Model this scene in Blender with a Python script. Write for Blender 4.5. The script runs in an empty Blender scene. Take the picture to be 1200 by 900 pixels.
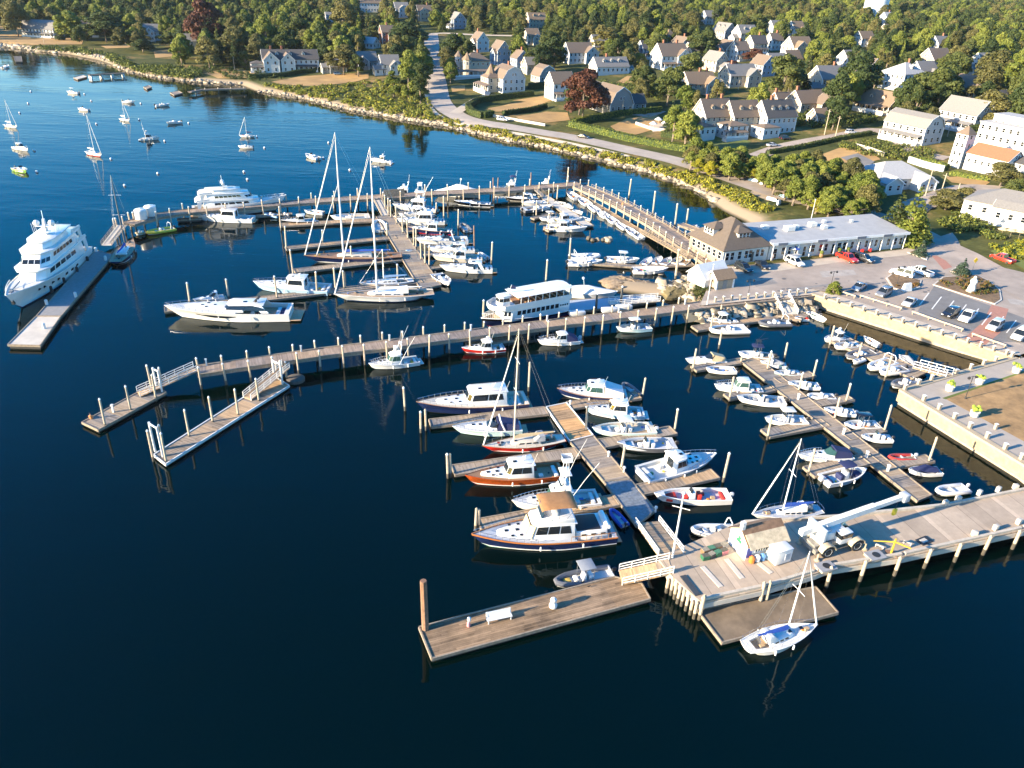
import bpy,bmesh,math,random
import numpy as np
from mathutils import Vector,Matrix
from mathutils.bvhtree import BVHTree
random.seed(7)
R=math.radians
C=bpy.context.scene.collection
CAM_H,FPX=60.0,900.0
PITCH,ROLL=R(28.6),R(-2.4)
F_=Vector((0,math.cos(PITCH),-math.sin(PITCH)))
_r0=Vector((1,0,0));_u0=_r0.cross(F_)
R_=_r0*math.cos(ROLL)-_u0*math.sin(ROLL)
U_=_u0*math.cos(ROLL)+_r0*math.sin(ROLL)
EYE=Vector((0,0,CAM_H))
def ray(px,py):
 return(F_+R_*((px-600)/FPX)-U_*((py-450)/FPX)).normalized()
def G(px,py,z=0.0):
 """where the sight line of a photograph pixel meets the level z"""
 d=ray(px,py)
 return EYE+d*((z-CAM_H)/d.z)
def proj(p):
 d=Vector(p)-EYE
 w=d.dot(F_)
 return 600+FPX*d.dot(R_)/w,450-FPX*d.dot(U_)/w
def height_to(base,py):
 """height above base whose top shows at picture row py"""
 lo,hi=0.0,60.0
 for _ in range(40):
  m=(lo+hi)/2
  if proj(base+Vector((0,0,m)))[1]>py:lo=m
  else:hi=m
 return lo
cam_d=bpy.data.cameras.new('camera');cam_d.sensor_width=36;cam_d.lens=27
cam_d.clip_start=0.5;cam_d.clip_end=20000
cam=bpy.data.objects.new('camera',cam_d);C.objects.link(cam)
_m=Matrix((R_,U_,-F_)).transposed().to_4x4();_m.translation=EYE
cam.matrix_world=_m
bpy.context.scene.camera=cam
SUN_EL,SHADOW_AZ=R(17.5),R(25)
sd=bpy.data.lights.new('sun','SUN');sd.energy=5.0;sd.angle=R(0.5);sd.color=(1.0,0.835,0.60)
sun=bpy.data.objects.new('sun',sd);C.objects.link(sun)
_dir=Vector((math.cos(SHADOW_AZ)*math.cos(SUN_EL),math.sin(SHADOW_AZ)*math.cos(SUN_EL),-math.sin(SUN_EL)))
sun.rotation_euler=_dir.to_track_quat('-Z','Y').to_euler()
W=bpy.data.worlds.new('World');bpy.context.scene.world=W;W.use_nodes=True
_n=W.node_tree.nodes;_n.clear()
_o=_n.new('ShaderNodeOutputWorld');_b=_n.new('ShaderNodeBackground');_s=_n.new('ShaderNodeTexSky')
_s.sky_type='NISHITA';_s.sun_disc=False;_s.sun_elevation=SUN_EL
_s.sun_rotation=math.atan2(-_dir.x,-_dir.y)
_s.air_density=1.0;_s.dust_density=0.6;_s.ozone_density=2.0
_b.inputs['Strength'].default_value=0.12
_h=_n.new('ShaderNodeHueSaturation');_h.inputs['Saturation'].default_value=1.7;_h.inputs['Hue'].default_value=.507
W.node_tree.links.new(_s.outputs[0],_h.inputs['Color']);W.node_tree.links.new(_h.outputs[0],_b.inputs[0]);W.node_tree.links.new(_b.outputs[0],_o.inputs[0])
vs=bpy.context.scene.view_settings
vs.view_transform='Standard';vs.look='None';vs.gamma=1.0;vs.exposure=1.78
vs.use_curve_mapping=False
cy=bpy.context.scene.cycles
cy.max_bounces=6;cy.diffuse_bounces=2;cy.glossy_bounces=3;cy.transmission_bounces=2;cy.volume_bounces=0
cy.caustics_reflective=False;cy.caustics_refractive=False
cy.use_denoising=True
_mats={}
def nd(nt,kind,**kw):
 n=nt.nodes.new(kind)
 for k,v in kw.items():
  if k in n.inputs:n.inputs[k].default_value=v
  else:setattr(n,k,v)
 return n
def M(name,col,rough=0.5,metal=0.0,var=0.12,scale=1.5,coat=0.0,bump=0.0,spec=0.5):
 """plain painted / natural surface with slow tone variation"""
 if name in _mats:return _mats[name]
 m=bpy.data.materials.new(name);m.use_nodes=True;nt=m.node_tree
 p=nt.nodes['Principled BSDF'];L=nt.links.new
 p.inputs['Roughness'].default_value=rough;p.inputs['Metallic'].default_value=metal
 p.inputs['Specular IOR Level'].default_value=spec
 if coat:p.inputs['Coat Weight'].default_value=coat;p.inputs['Coat Roughness'].default_value=0.06
 tc=nd(nt,'ShaderNodeTexCoord')
 nz=nd(nt,'ShaderNodeTexNoise',Scale=scale,Detail=4.0,Roughness=0.65)
 L(tc.outputs['Object'],nz.inputs['Vector'])
 mr=nd(nt,'ShaderNodeMapRange');mr.inputs[1].default_value=0.3;mr.inputs[2].default_value=0.7
 mr.inputs[3].default_value=1-var;mr.inputs[4].default_value=1+var
 L(nz.outputs['Fac'],mr.inputs[0])
 mx=nd(nt,'ShaderNodeVectorMath',operation='SCALE')
 mx.inputs[0].default_value=col[:3];L(mr.outputs[0],mx.inputs['Scale'])
 L(mx.outputs[0],p.inputs['Base Color'])
 if bump:
  bp=nd(nt,'ShaderNodeBump',Strength=bump,Distance=0.2);L(nz.outputs['Fac'],bp.inputs['Height'])
  L(bp.outputs[0],p.inputs['Normal'])
 _mats[name]=m
 return m
def plank_mat(name,col,axis='X',w=0.16,sect=2.6,var=0.5,stain=0.42,streak=0.6):
 """weathered deck boards lying across the given axis, with sections of different age"""
 if name in _mats:return _mats[name]
 m=bpy.data.materials.new(name);m.use_nodes=True;nt=m.node_tree;L=nt.links.new
 p=nt.nodes['Principled BSDF'];p.inputs['Roughness'].default_value=0.8
 p.inputs['Specular IOR Level'].default_value=0.2
 tc=nd(nt,'ShaderNodeTexCoord');sp=nd(nt,'ShaderNodeSeparateXYZ');L(tc.outputs['Object'],sp.inputs[0])
 a,b=(0,1)if axis=='X' else(1,0)
 def mth(op,*ins):
  n=nd(nt,'ShaderNodeMath',operation=op)
  for i,v in enumerate(ins):
   if isinstance(v,(int,float)):n.inputs[i].default_value=v
   else:L(v,n.inputs[i])
  return n.outputs[0]
 oi=nd(nt,'ShaderNodeObjectInfo')
 idp=mth('FLOOR',mth('DIVIDE',sp.outputs[a],w))
 bl=mth('FLOOR',mth('DIVIDE',mth('ADD',sp.outputs[b],mth('MULTIPLY',idp,1.7)),3.6))
 wn=nd(nt,'ShaderNodeTexWhiteNoise',noise_dimensions='2D')
 cb=nd(nt,'ShaderNodeCombineXYZ');L(idp,cb.inputs[0]);L(bl,cb.inputs[1]);L(cb.outputs[0],wn.inputs['Vector'])
 ids=mth('FLOOR',mth('ADD',mth('DIVIDE',sp.outputs[0],sect),mth('MULTIPLY',oi.outputs['Random'],17.0)))
 ws=nd(nt,'ShaderNodeTexWhiteNoise',noise_dimensions='1D');L(ids,ws.inputs['W'])
 gap=mth('LESS_THAN',mth('FRACT',mth('DIVIDE',sp.outputs[a],w)),0.09)
 mp=nd(nt,'ShaderNodeMapping');L(tc.outputs['Object'],mp.inputs[0])
 mp.inputs['Scale'].default_value=(2.2,0.25,1)if axis=='X' else(0.25,2.2,1)
 nz=nd(nt,'ShaderNodeTexNoise',Scale=1.0,Detail=6.0,Roughness=0.7);L(mp.outputs[0],nz.inputs['Vector'])
 n2=nd(nt,'ShaderNodeTexNoise',Scale=0.35,Detail=5.0,Roughness=0.7);L(tc.outputs['Object'],n2.inputs['Vector'])
 v=mth('ADD',mth('MULTIPLY',wn.outputs['Value'],var),mth('MULTIPLY',ws.outputs['Value'],var*0.9))
 v=mth('ADD',v,mth('MULTIPLY',nz.outputs['Fac'],streak))
 v=mth('ADD',v,mth('MULTIPLY',n2.outputs['Fac'],stain*2))
 v=mth('MAXIMUM',mth('ADD',v,1.0-streak/2-var*0.95-stain),.25)
 v=mth('MULTIPLY',v,mth('SUBTRACT',1.0,mth('MULTIPLY',gap,0.5)))
 mx=nd(nt,'ShaderNodeVectorMath',operation='SCALE');L(v,mx.inputs['Scale'])
 cr=nd(nt,'ShaderNodeMix',data_type='RGBA')
 cr.inputs[6].default_value=(col[0]*0.92,col[1]*0.98,col[2]*1.12,1);cr.inputs[7].default_value=(col[0]*1.12,col[1]*0.98,col[2]*0.8,1)
 L(ws.outputs['Value'],cr.inputs[0]);L(cr.outputs[2],mx.inputs[0])
 L(mx.outputs[0],p.inputs['Base Color'])
 _mats[name]=m
 return m
WHITE=M('gelcoat_white',(0.74,0.73,0.70),0.22,coat=0.4,var=0.03)
CREAM=M('deck_cream',(0.60,0.535,0.43),0.5,var=0.06)
OFFW=M('deck_offwhite',(0.58,0.575,0.55),0.5,var=0.05)
GREYW=M('deck_grey',(0.42,0.44,0.47),0.6,var=0.1)
NAVY=M('hull_navy',(0.012,0.022,0.075),0.15,coat=0.5,var=0.05)
BLACKH=M('hull_black',(0.012,0.013,0.016),0.2,coat=0.3,var=0.05)
REDH=M('hull_red',(0.55,0.025,0.018),0.22,coat=0.4,var=0.05)
LBLUE=M('hull_light_blue',(0.36,0.54,0.66),0.22,coat=0.4,var=0.03)
AQUA=M('hull_aqua',(0.52,0.70,0.70),0.22,coat=0.4,var=0.03)
GREENH=M('hull_lime',(0.35,0.62,0.10),0.25,coat=0.3,var=0.05)
MAHOG=M('mahogany',(0.33,0.065,0.012),0.16,coat=0.8,var=0.3,scale=3.0)
TEAK=M('teak',(0.30,0.16,0.075),0.55,var=0.2,scale=4)
TEAKL=M('teak_pale',(0.40,0.27,0.16),0.6,var=0.2,scale=4)
GLASS=M('dark_glass',(0.012,0.016,0.02),0.05,var=0.0,spec=0.7)
TGLASS=M('green_glass',(0.03,0.075,0.065),0.05,var=0.0,spec=0.7)
METAL=M('stainless',(0.62,0.62,0.62),0.25,metal=0.9,var=0.05)
ALU=M('painted_alu',(0.75,0.75,0.74),0.35,var=0.05)
RUBBER=M('black_rubber',(0.02,0.02,0.022),0.6,var=0.2)
GREYT=M('grey_tube',(0.10,0.105,0.12),0.55,var=0.1)
WTUBE=M('white_tube',(0.62,0.61,0.58),0.5,var=0.05)
YELT=M('yellow_tube',(0.62,0.50,0.05),0.5,var=0.1)
BLUEC=M('blue_canvas',(0.02,0.075,0.36),0.8,var=0.15)
NAVYC=M('navy_canvas',(0.018,0.025,0.085),0.8,var=0.15)
TANC=M('tan_canvas',(0.30,0.15,0.06),0.85,var=0.15)
CREAMC=M('cream_canvas',(0.56,0.42,0.24),0.85,var=0.08)
WHITEC=M('white_canvas',(0.66,0.65,0.62),0.8,var=0.06)
GREYC=M('grey_canvas',(0.24,0.255,0.28),0.8,var=0.1)
REDC=M('red_cushion',(0.62,0.035,0.02),0.7,var=0.1)
BOOTB=M('bottom_blue',(0.02,0.05,0.12),0.6)
BOOTR=M('bottom_red',(0.35,0.035,0.02),0.6)
BOOTK=M('bottom_black',(0.015,0.016,0.018),0.6)
BOOTG=M('bottom_green',(0.16,0.42,0.30),0.6)
WOODG=plank_mat('dock_boards_grey',(0.27,0.23,0.185),'X')
WOODT=plank_mat('dock_boards_tan',(0.33,0.25,0.17),'X')
WOODO=plank_mat('dock_boards_new',(0.42,0.27,0.14),'X')
WOODL=plank_mat('dock_boards_lengthwise',(0.215,0.155,0.10),'Y',w=0.24,sect=9,var=0.7,stain=1.0,streak=1.6)
PIERW=plank_mat('pier_boards',(0.28,0.225,0.18),'X',w=0.2,sect=4.5,var=0.4,stain=0.45)
BEAM=M('weathered_timber',(0.26,0.21,0.155),0.85,var=0.3,scale=2.5)
BEAMD=M('dark_timber',(0.10,0.085,0.07),0.85,var=0.3,scale=2.5)
PILEW=M('piling_wood',(0.40,0.33,0.24),0.85,var=0.3,scale=2.0)
PILEWET=M('piling_wet',(0.07,0.06,0.045),0.6,var=0.3,scale=2.0)
CAPW=M('white_cap',(0.66,0.655,0.63),0.5,var=0.06)
FLOATD=M('float_dark',(0.035,0.035,0.035),0.7,var=0.3)
CONC=M('concrete',(0.42,0.36,0.29),0.85,var=0.16,scale=0.6)
CONCL=M('concrete_light',(0.50,0.45,0.38),0.85,var=0.14,scale=0.5)
STEELR=M('rusty_steel',(0.22,0.12,0.07),0.75,var=0.35,scale=2.5)
HULLM={'w':WHITE,'n':NAVY,'k':BLACKH,'r':REDH,'b':LBLUE,'a':AQUA,'g':GREENH,'m':MAHOG,'c':CREAM,'t':GREYT}
class MB:
 def __init__(s):s.v=[];s.f=[];s.m=[]
 def add(s,vs_,fs_,mi=0):
  o=len(s.v);s.v+=[tuple(v)for v in vs_]
  for k,f in enumerate(fs_):
   s.f.append([i+o for i in f]);s.m.append(mi[k]if isinstance(mi,(list,tuple))else mi)
  return s
 def box(s,x0,y0,z0,x1,y1,z1,mi=0):
  return s.add([(x0,y0,z0),(x1,y0,z0),(x1,y1,z0),(x0,y1,z0),(x0,y0,z1),(x1,y0,z1),(x1,y1,z1),(x0,y1,z1)],[(3,2,1,0),(4,5,6,7),(0,1,5,4),(1,2,6,5),(2,3,7,6),(3,0,4,7)],mi)
 def cbox(s,c,sz,mi=0,rz=0.0,ry=0.0):
  m=Matrix.Translation(c)@Matrix.Rotation(rz,4,'Z')@Matrix.Rotation(ry,4,'Y')
  h=[a/2 for a in sz]
  vs_=[m@Vector((x*h[0],y*h[1],z*h[2]))for z in(-1,1)for x,y in((-1,-1),(1,-1),(1,1),(-1,1))]
  return s.add(vs_,[(3,2,1,0),(4,5,6,7),(0,1,5,4),(1,2,6,5),(2,3,7,6),(3,0,4,7)],mi)
 def prism(s,poly,z0,z1,mi=0,top=None,inset=0.0,bottom=True):
  n=len(poly)
  a=sum(poly[i][0]*poly[(i+1)%n][1]-poly[(i+1)%n][0]*poly[i][1]for i in range(n))
  if a<0:poly=list(poly)[::-1]
  up=poly
  if inset:
   cx=sum(p[0]for p in poly)/n;cyy=sum(p[1]for p in poly)/n
   up=[(cx+(p[0]-cx)*(1-inset),cyy+(p[1]-cyy)*(1-inset))for p in poly]
  vs_=[(p[0],p[1],z0)for p in poly]+[(p[0],p[1],z1)for p in up]
  fs_=[(i,(i+1)%n,n+(i+1)%n,n+i)for i in range(n)]
  ms=[mi]*n
  fs_.append(tuple(range(n,2*n)));ms.append(mi if top is None else top)
  if bottom:fs_.append(tuple(range(n-1,-1,-1)));ms.append(mi)
  return s.add(vs_,fs_,ms)
 def loft(s,rings,mi=0,closed=True,cap0=True,cap1=True):
  n=len(rings[0]);vs_=[v for r in rings for v in r];fs_=[]
  for k in range(len(rings)-1):
   for i in range(n if closed else n-1):
    j=(i+1)%n
    fs_.append((k*n+i,k*n+j,(k+1)*n+j,(k+1)*n+i))
  if cap0:fs_.append(tuple(range(n-1,-1,-1)))
  if cap1:fs_.append(tuple(range((len(rings)-1)*n,len(rings)*n)))
  return s.add(vs_,fs_,mi)
 def tube(s,pts,r,n=6,mi=0,caps=True):
  pts=[Vector(p)for p in pts];rings=[]
  for i,p in enumerate(pts):
   a=pts[max(i-1,0)];b=pts[min(i+1,len(pts)-1)]
   d=(b-a)
   if d.length<1e-6:d=Vector((0,0,1))
   d.normalize()
   u=d.cross(Vector((0,0,1)))
   if u.length<1e-3:u=Vector((1,0,0))
   u.normalize();w=u.cross(d)
   rr=r[i]if isinstance(r,(list,tuple))else r
   rings.append([p+(u*math.cos(2*math.pi*k/n)+w*math.sin(2*math.pi*k/n))*rr for k in range(n)])
  return s.loft(rings,mi,True,caps,caps)
 def lathe(s,prof,c=(0,0,0),n=10,mi=0):
  rings=[[(c[0]+r*math.cos(2*math.pi*k/n),c[1]+r*math.sin(2*math.pi*k/n),c[2]+z)for k in range(n)]for r,z in prof]
  return s.loft(rings,mi)
 def ball(s,c,r,mi=0,n=10,sz=1.0):
  return s.lathe([(max(0.001,r*math.sin(math.pi*k/6)),-r*sz*math.cos(math.pi*k/6))for k in range(7)],c,n,mi)
 def slab(s,poly3,t,mi=0):
  """a thin plate through 3+ points, thickness t to both sides along its normal"""
  p=[Vector(q)for q in poly3];nn=(p[1]-p[0]).cross(p[2]-p[0]).normalized()*(t/2);n=len(p)
  vs_=[q-nn for q in p]+[q+nn for q in p]
  fs_=[(i,(i+1)%n,n+(i+1)%n,n+i)for i in range(n)]+[tuple(range(n,2*n)),tuple(range(n-1,-1,-1))]
  return s.add(vs_,fs_,mi)
 def build(s,name,mats,parent=None,loc=None,rz=0.0,smooth=35,bevel=0.0,seg=2):
  me=bpy.data.meshes.new(name);me.from_pydata(s.v,[],s.f)
  if not isinstance(mats,(list,tuple)):mats=[mats]
  for m in mats:me.materials.append(m)
  if any(s.m):me.polygons.foreach_set('material_index',s.m)
  if bevel:
   bm=bmesh.new();bm.from_mesh(me);bmesh.ops.recalc_face_normals(bm,faces=bm.faces)
   bmesh.ops.bevel(bm,geom=list(bm.edges),offset=bevel,segments=seg,affect='EDGES',clamp_overlap=True,profile=0.5)
   bm.to_mesh(me);bm.free()
  me.update()
  if smooth:
   me.polygons.foreach_set('use_smooth',[True]*len(me.polygons));me.set_sharp_from_angle(angle=R(smooth))
  o=bpy.data.objects.new(name,me);C.objects.link(o)
  if parent:o.parent=parent
  if loc is not None:o.location=loc
  o.rotation_euler=(0,0,rz)
  return o
def tag(o,label=None,cat=None,group=None,kind=None):
 if label:o['label']=label
 if cat:o['category']=cat
 if group:o['group']=group
 if kind:o['kind']=kind
 return o
def thing(name,loc,rz,label,cat,group=None):
 o=bpy.data.objects.new(name,None);C.objects.link(o);o.empty_display_size=0.3
 o.location=loc;o.rotation_euler=(0,0,rz)
 return tag(o,label,cat,group)
def kids(o):return[c for c in _all_children.get(o.name,[])]if False else list(o.children)
def copy_tree(o,parent=None):
 c=o.copy();C.objects.link(c)
 if parent:c.parent=parent
 for ch in list(o.children):copy_tree(ch,c)
 return c
def lerp(a,b,t):return a+(b-a)*t
class Hull:
 def __init__(s,L,B,fs,fb,pw=2.2,stern=0.92,rake=0.09,aft=0.0):
  s.L,s.B,s.fs,s.fb,s.pw,s.stern,s.rake,s.aft=L,B,fs,fb,pw,stern,rake,aft
 def x(s,t):return(t-0.5)*s.L
 def bd(s,t):
  a=0.42
  if t<a:return s.B/2*(s.stern+(1-s.stern)*math.sin(t/a*math.pi/2))
  return max(0.012*s.B,s.B/2*(1-((t-a)/(1-a))**s.pw))
 def bw(s,t):
  a,e=0.35,1-s.rake
  k=1.0
  if s.aft and t<s.aft*2:k=min(1,max(0.0,(t/(s.aft*2)))**0.5)
  if t<a:return 0.9*s.bd(t)*k
  return max(0.0,0.9*s.B/2*(1-min(1,(t-a)/(e-a))**1.7))
 def zd(s,t):return s.fs+(s.fb-s.fs)*t**1.7
 def zl(s,t):
  e=1-s.rake
  if s.aft and t<s.aft:return s.zd(t)*0.55*(1-t/s.aft)
  if t<=e-0.12:return-0.35
  if t<=e:return-0.35*(e-t)/0.12
  return s.zd(t)*0.97*(t-e)/s.rake
 def ring(s,t):
  zd,zl,bd,bw=s.zd(t),s.zl(t),s.bd(t),s.bw(t)
  pts=[]
  for z in(zd,zd*0.72,zd*0.45,0.24,0.08,-0.35):
   z=max(z,zl)
   u=(z-max(zl,0))/max(1e-3,zd-max(zl,0))
   if t>1-s.rake or(s.aft and t<s.aft):y=bd*max(0.0,u)**0.6+0.004
   else:
    y=bw+(bd-bw)*max(0,min(1,u))**(1.0+0.9*t)
    if z<0:y=bw*0.55
   pts.append((s.x(t),y,z))
  return pts+[(p[0],-p[1],p[2])for p in reversed(pts)]
 def mesh(s,parent,top,stripe=None,bottom=None,n=16,band=None):
  ts=[k/n for k in range(n)]+[1-s.rake*0.6,1-s.rake*0.25,1.0]
  ts=sorted(set(ts))
  rings=[s.ring(t)for t in ts];b=MB();b.loft(rings,0,False,True,False)
  lv=[0 if band is None else 3,0,0,1,2,2,2,1,0,0,0 if band is None else 3]
  b.m=[lv[i%11]for i in range(11*(len(rings)-1))]+[0]
  return b.build('hull',[top,stripe or top,bottom or BOOTK,band or top],parent)
 def outline(s,t0,t1,inset=0.0,dz=0.0,n=10):
  pts=[]
  for k in range(n+1):
   t=lerp(t0,t1,k/n);pts.append(Vector((s.x(t)-inset*0.6,max(0.0,s.bd(t)-inset),s.zd(t)+dz)))
  return pts
 def rub(s,parent,mat,r=0.045,name='rub_rail',t0=0.0):
  b=MB();pl=s.outline(t0,1.0,0,0,14)
  b.tube(pl+[Vector((p.x,-p.y,p.z))for p in reversed(pl)],r,5)
  return b.build(name,mat,parent)
 def deck(s,parent,mat,sole_mat=None,opens=(),side=0.22,drop=0.05):
  """closed deck with sunk open wells; opens = (t0, t1, sole height)"""
  ts=set(k/16 for k in range(17))
  for a,b_,z in opens:ts|={a,b_}
  ts=sorted(ts);d=MB()
  for t0,t1 in zip(ts,ts[1:]):
   mid=(t0+t1)/2;op=next((o for o in opens if o[0]<=mid<=o[1]),None)
   q=[]
   for t in(t0,t1):
    y=s.bd(t)-0.02;q.append((s.x(t),y,s.zd(t)-drop))
   (xa,ya,za),(xb,yb,zb)=q
   cr=0.03
   if not op:
    d.add([(xa,ya,za),(xb,yb,zb),(xb,0,zb+cr),(xa,0,za+cr),(xb,-yb,zb),(xa,-ya,za)],[(0,1,2,3),(3,2,4,5)])
   else:
    ia,ib=max(0.05,ya-side),max(0.05,yb-side);z=op[2]
    for sg in(1,-1):
     d.add([(xa,sg*ya,za),(xb,sg*yb,zb),(xb,sg*ib,zb),(xa,sg*ia,za),(xa,sg*ia,z),(xb,sg*ib,z)],[(0,1,2,3),(3,2,5,4)])
    d.add([(xa,ia,z),(xb,ib,z),(xb,-ib,z),(xa,-ia,z)],[(0,1,2,3)],1)
  for a,b_,z in opens:
   for t in(a,b_):
    y=max(0.05,s.bd(t)-0.02-side);zz=s.zd(t)-drop
    d.add([(s.x(t),y,z),(s.x(t),y,zz),(s.x(t),-y,zz),(s.x(t),-y,z)],[(0,1,2,3)])
  return d.build('deck',[mat,sole_mat or mat],parent)
 def rail(s,parent,t0=0.5,h=0.55,mat=None,r=0.03,n=9):
  b=MB();pl=s.outline(t0,0.995,0.1,h,n)
  b.tube(pl+[Vector((p.x,-p.y,p.z))for p in reversed(pl)],r,5)
  for p in pl[:-1]:
   for sg in(1,-1):b.tube([(p.x,sg*p.y,p.z-h),(p.x,sg*p.y,p.z)],r*0.8,4)
  return b.build('bow_rail',mat or METAL,parent)
def house(parent,name,x0,x1,w0,w1,z0,z1,rf=0.5,ra=0.1,tum=0.86,ch=0.45,mat=None,bevel=0.06,roof=None,over=0.0):
 """deckhouse: tapered box with chamfered raked front; returns its wall patches"""
 fw=w1*0.62
 base=[(x0,w0),(x1-ch,w1),(x1,fw),(x1,-fw),(x1-ch,-w1),(x0,-w0)]
 top=[(x0+ra,w0*tum),(x1-ch-rf,w1*tum),(x1-rf,fw*tum),(x1-rf,-fw*tum),(x1-ch-rf,-w1*tum),(x0+ra,-w0*tum)]
 lo=[Vector((a,b,z0))for a,b in base];hi=[Vector((a,b,z1))for a,b in top]
 m=MB();m.loft([lo,hi],0,True,True,True)
 o=m.build(name,mat or WHITE,parent,bevel=bevel)
 P_={'left':(lo[0],lo[1],hi[1],hi[0]),'lq':(lo[1],lo[2],hi[2],hi[1]),'front':(lo[2],lo[3],hi[3],hi[2]),'rq':(lo[3],lo[4],hi[4],hi[3]),'right':(lo[5],lo[4],hi[4],hi[5]),'back':(lo[5],lo[0],hi[0],hi[5])}
 if roof:
  rp=[(a+(over if a>0.5*(x0+x1)else-over*1.4),b*(1+over*0.25))for a,b in top]
  q=MB();q.prism(rp,z1-0.01,z1+0.09,0);q.build('roof',roof,parent,bevel=0.04)
 return P_
def pane(parent,patch,u0,v0,u1,v1,mat=None,name='window',off=0.012,sl0=0.0,sl1=0.0,outx=1):
 a,b,c,d=patch
 def at(u,v):return(a*(1-u)+b*u)*(1-v)+(d*(1-u)+c*u)*v
 nn=(b-a).cross(d-a).normalized();mid=at(0.5,0.5)
 if nn.dot(Vector((mid.x*0.0,mid.y,0))if abs(mid.y)>0.3 else Vector((outx,0,0)))<0:nn=-nn
 q=[at(u0,v0),at(u1,v0),at(u1-sl1,v1),at(u0+sl0,v1)]
 m=MB();m.slab([p+nn*off for p in q],0.03,0)
 return m.build(name,mat or GLASS,parent,smooth=0)
def glaze(parent,P_,ns=2,v0=0.45,v1=0.9,front=3,mat=None,u0=0.08,u1=0.97):
 for sd_ in('left','right'):
  w=(u1-u0)/max(1,ns)
  for k in range(ns):
   pane(parent,P_[sd_],u0+w*k+0.012,v0,u0+w*(k+1)-0.012,v1,mat,sl0=0.04 if k==0 else 0)
 if front:
  for sd_ in('lq','rq'):pane(parent,P_[sd_],0.06,v0,0.94,v1,mat,'windscreen')
  pane(parent,P_['front'],0.04,v0,0.49,v1,mat,'windscreen');pane(parent,P_['front'],0.51,v0,0.96,v1,mat,'windscreen')
def hatches(parent,h,ts,z,y=0.0,s=0.42,mat=None):
 for t in ts:
  m=MB();m.box(-s/2,-s/2,0,s/2,s/2,0.04)
  m.build('hatch',mat or GLASS,parent,(h.x(t),y,z),smooth=0)
def outboard(parent,x,y,z,k=1.0,mat=None):
 m=MB()
 prof=[(-0.02,0.02),(0.10,0.02),(0.12,0.3),(0.06,0.42)]
 rings=[]
 for zz,lx,ly in((0.25,0.30,0.15),(0.45,0.38,0.2),(0.75,0.36,0.19),(0.9,0.22,0.12)):
  rings.append([(x-0.3*k+lx*k*math.cos(a),y+ly*k*math.sin(a),z+zz*k)for a in[2*math.pi*i/8 for i in range(8)]])
 m.loft(rings,0);m.box(x-0.38*k,y-0.07*k,z-0.7*k,x-0.18*k,y+0.07*k,z+0.3*k,1)
 return m.build('outboard_motor',[mat or RUBBER,RUBBER],parent)
def seat(parent,x,y,z,sx,sy,h,mat,name='seat'):
 m=MB();m.box(x-sx/2,y-sy/2,z,x+sx/2,y+sy/2,z+h);m.build(name,mat,parent,bevel=0.05)
def fender_line(parent,h,side,ts,mat=None):
 for t in ts:
  m=MB();m.lathe([(0.02,0.35),(0.1,0.28),(0.11,-0.2),(0.03,-0.3)],(h.x(t),side*(h.bd(t)+0.1),h.zd(t)*0.55),7)
  m.build('fender',mat or WHITE,parent)
BOATS=[]
GEAR=[M('gear_'+n_,c_,.6)for n_,c_ in(('blue',(.06,.14,.4)),('red',(.5,.05,.03)),('orange',(.6,.2,.03)),('dark',(.04,.045,.05)),('grey',(.25,.26,.28)),('yellow',(.6,.45,.05)),('green',(.05,.2,.1)),('tan',(.4,.28,.16)))]
def gear(o,h,z,ts,w,n):
 rg=random.Random(int(h.L*1000))
 for k in range(n):
  x=h.x(rg.uniform(*ts));y=rg.uniform(-w,w);s=rg.uniform(.22,.42);m=MB()
  if k%2:m.box(x-s*.7,y-s*.5,z,x+s*.7,y+s*.5,z+s*.8)
  else:m.lathe([(s*.5,0),(s*.62,.06),(s*.55,.14),(s*.2,.16)],(x,y,z),9)
  m.build('cool_box' if k%2 else 'rope_coil',rg.choice(GEAR),o)
def place(bow,stern,z,name,label,cat,group):
 a,b=G(bow[0],bow[1],z[0]if isinstance(z,tuple)else z),G(stern[0],stern[1],z[1]if isinstance(z,tuple)else z)
 d=a-b;L=math.hypot(d.x,d.y);c=(a+b)/2
 o=thing(name,(c.x,c.y,0.0),math.atan2(d.y,d.x),label,cat,group)
 BOATS.append((o,L))
 return o,L
G_S,G_C,G_E,G_N,G_W='boats berthed at the south docks','small boats berthed at the centre float dock','small boats berthed under the seawall','boats berthed at the north piers','boats moored out on the bay'
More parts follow.
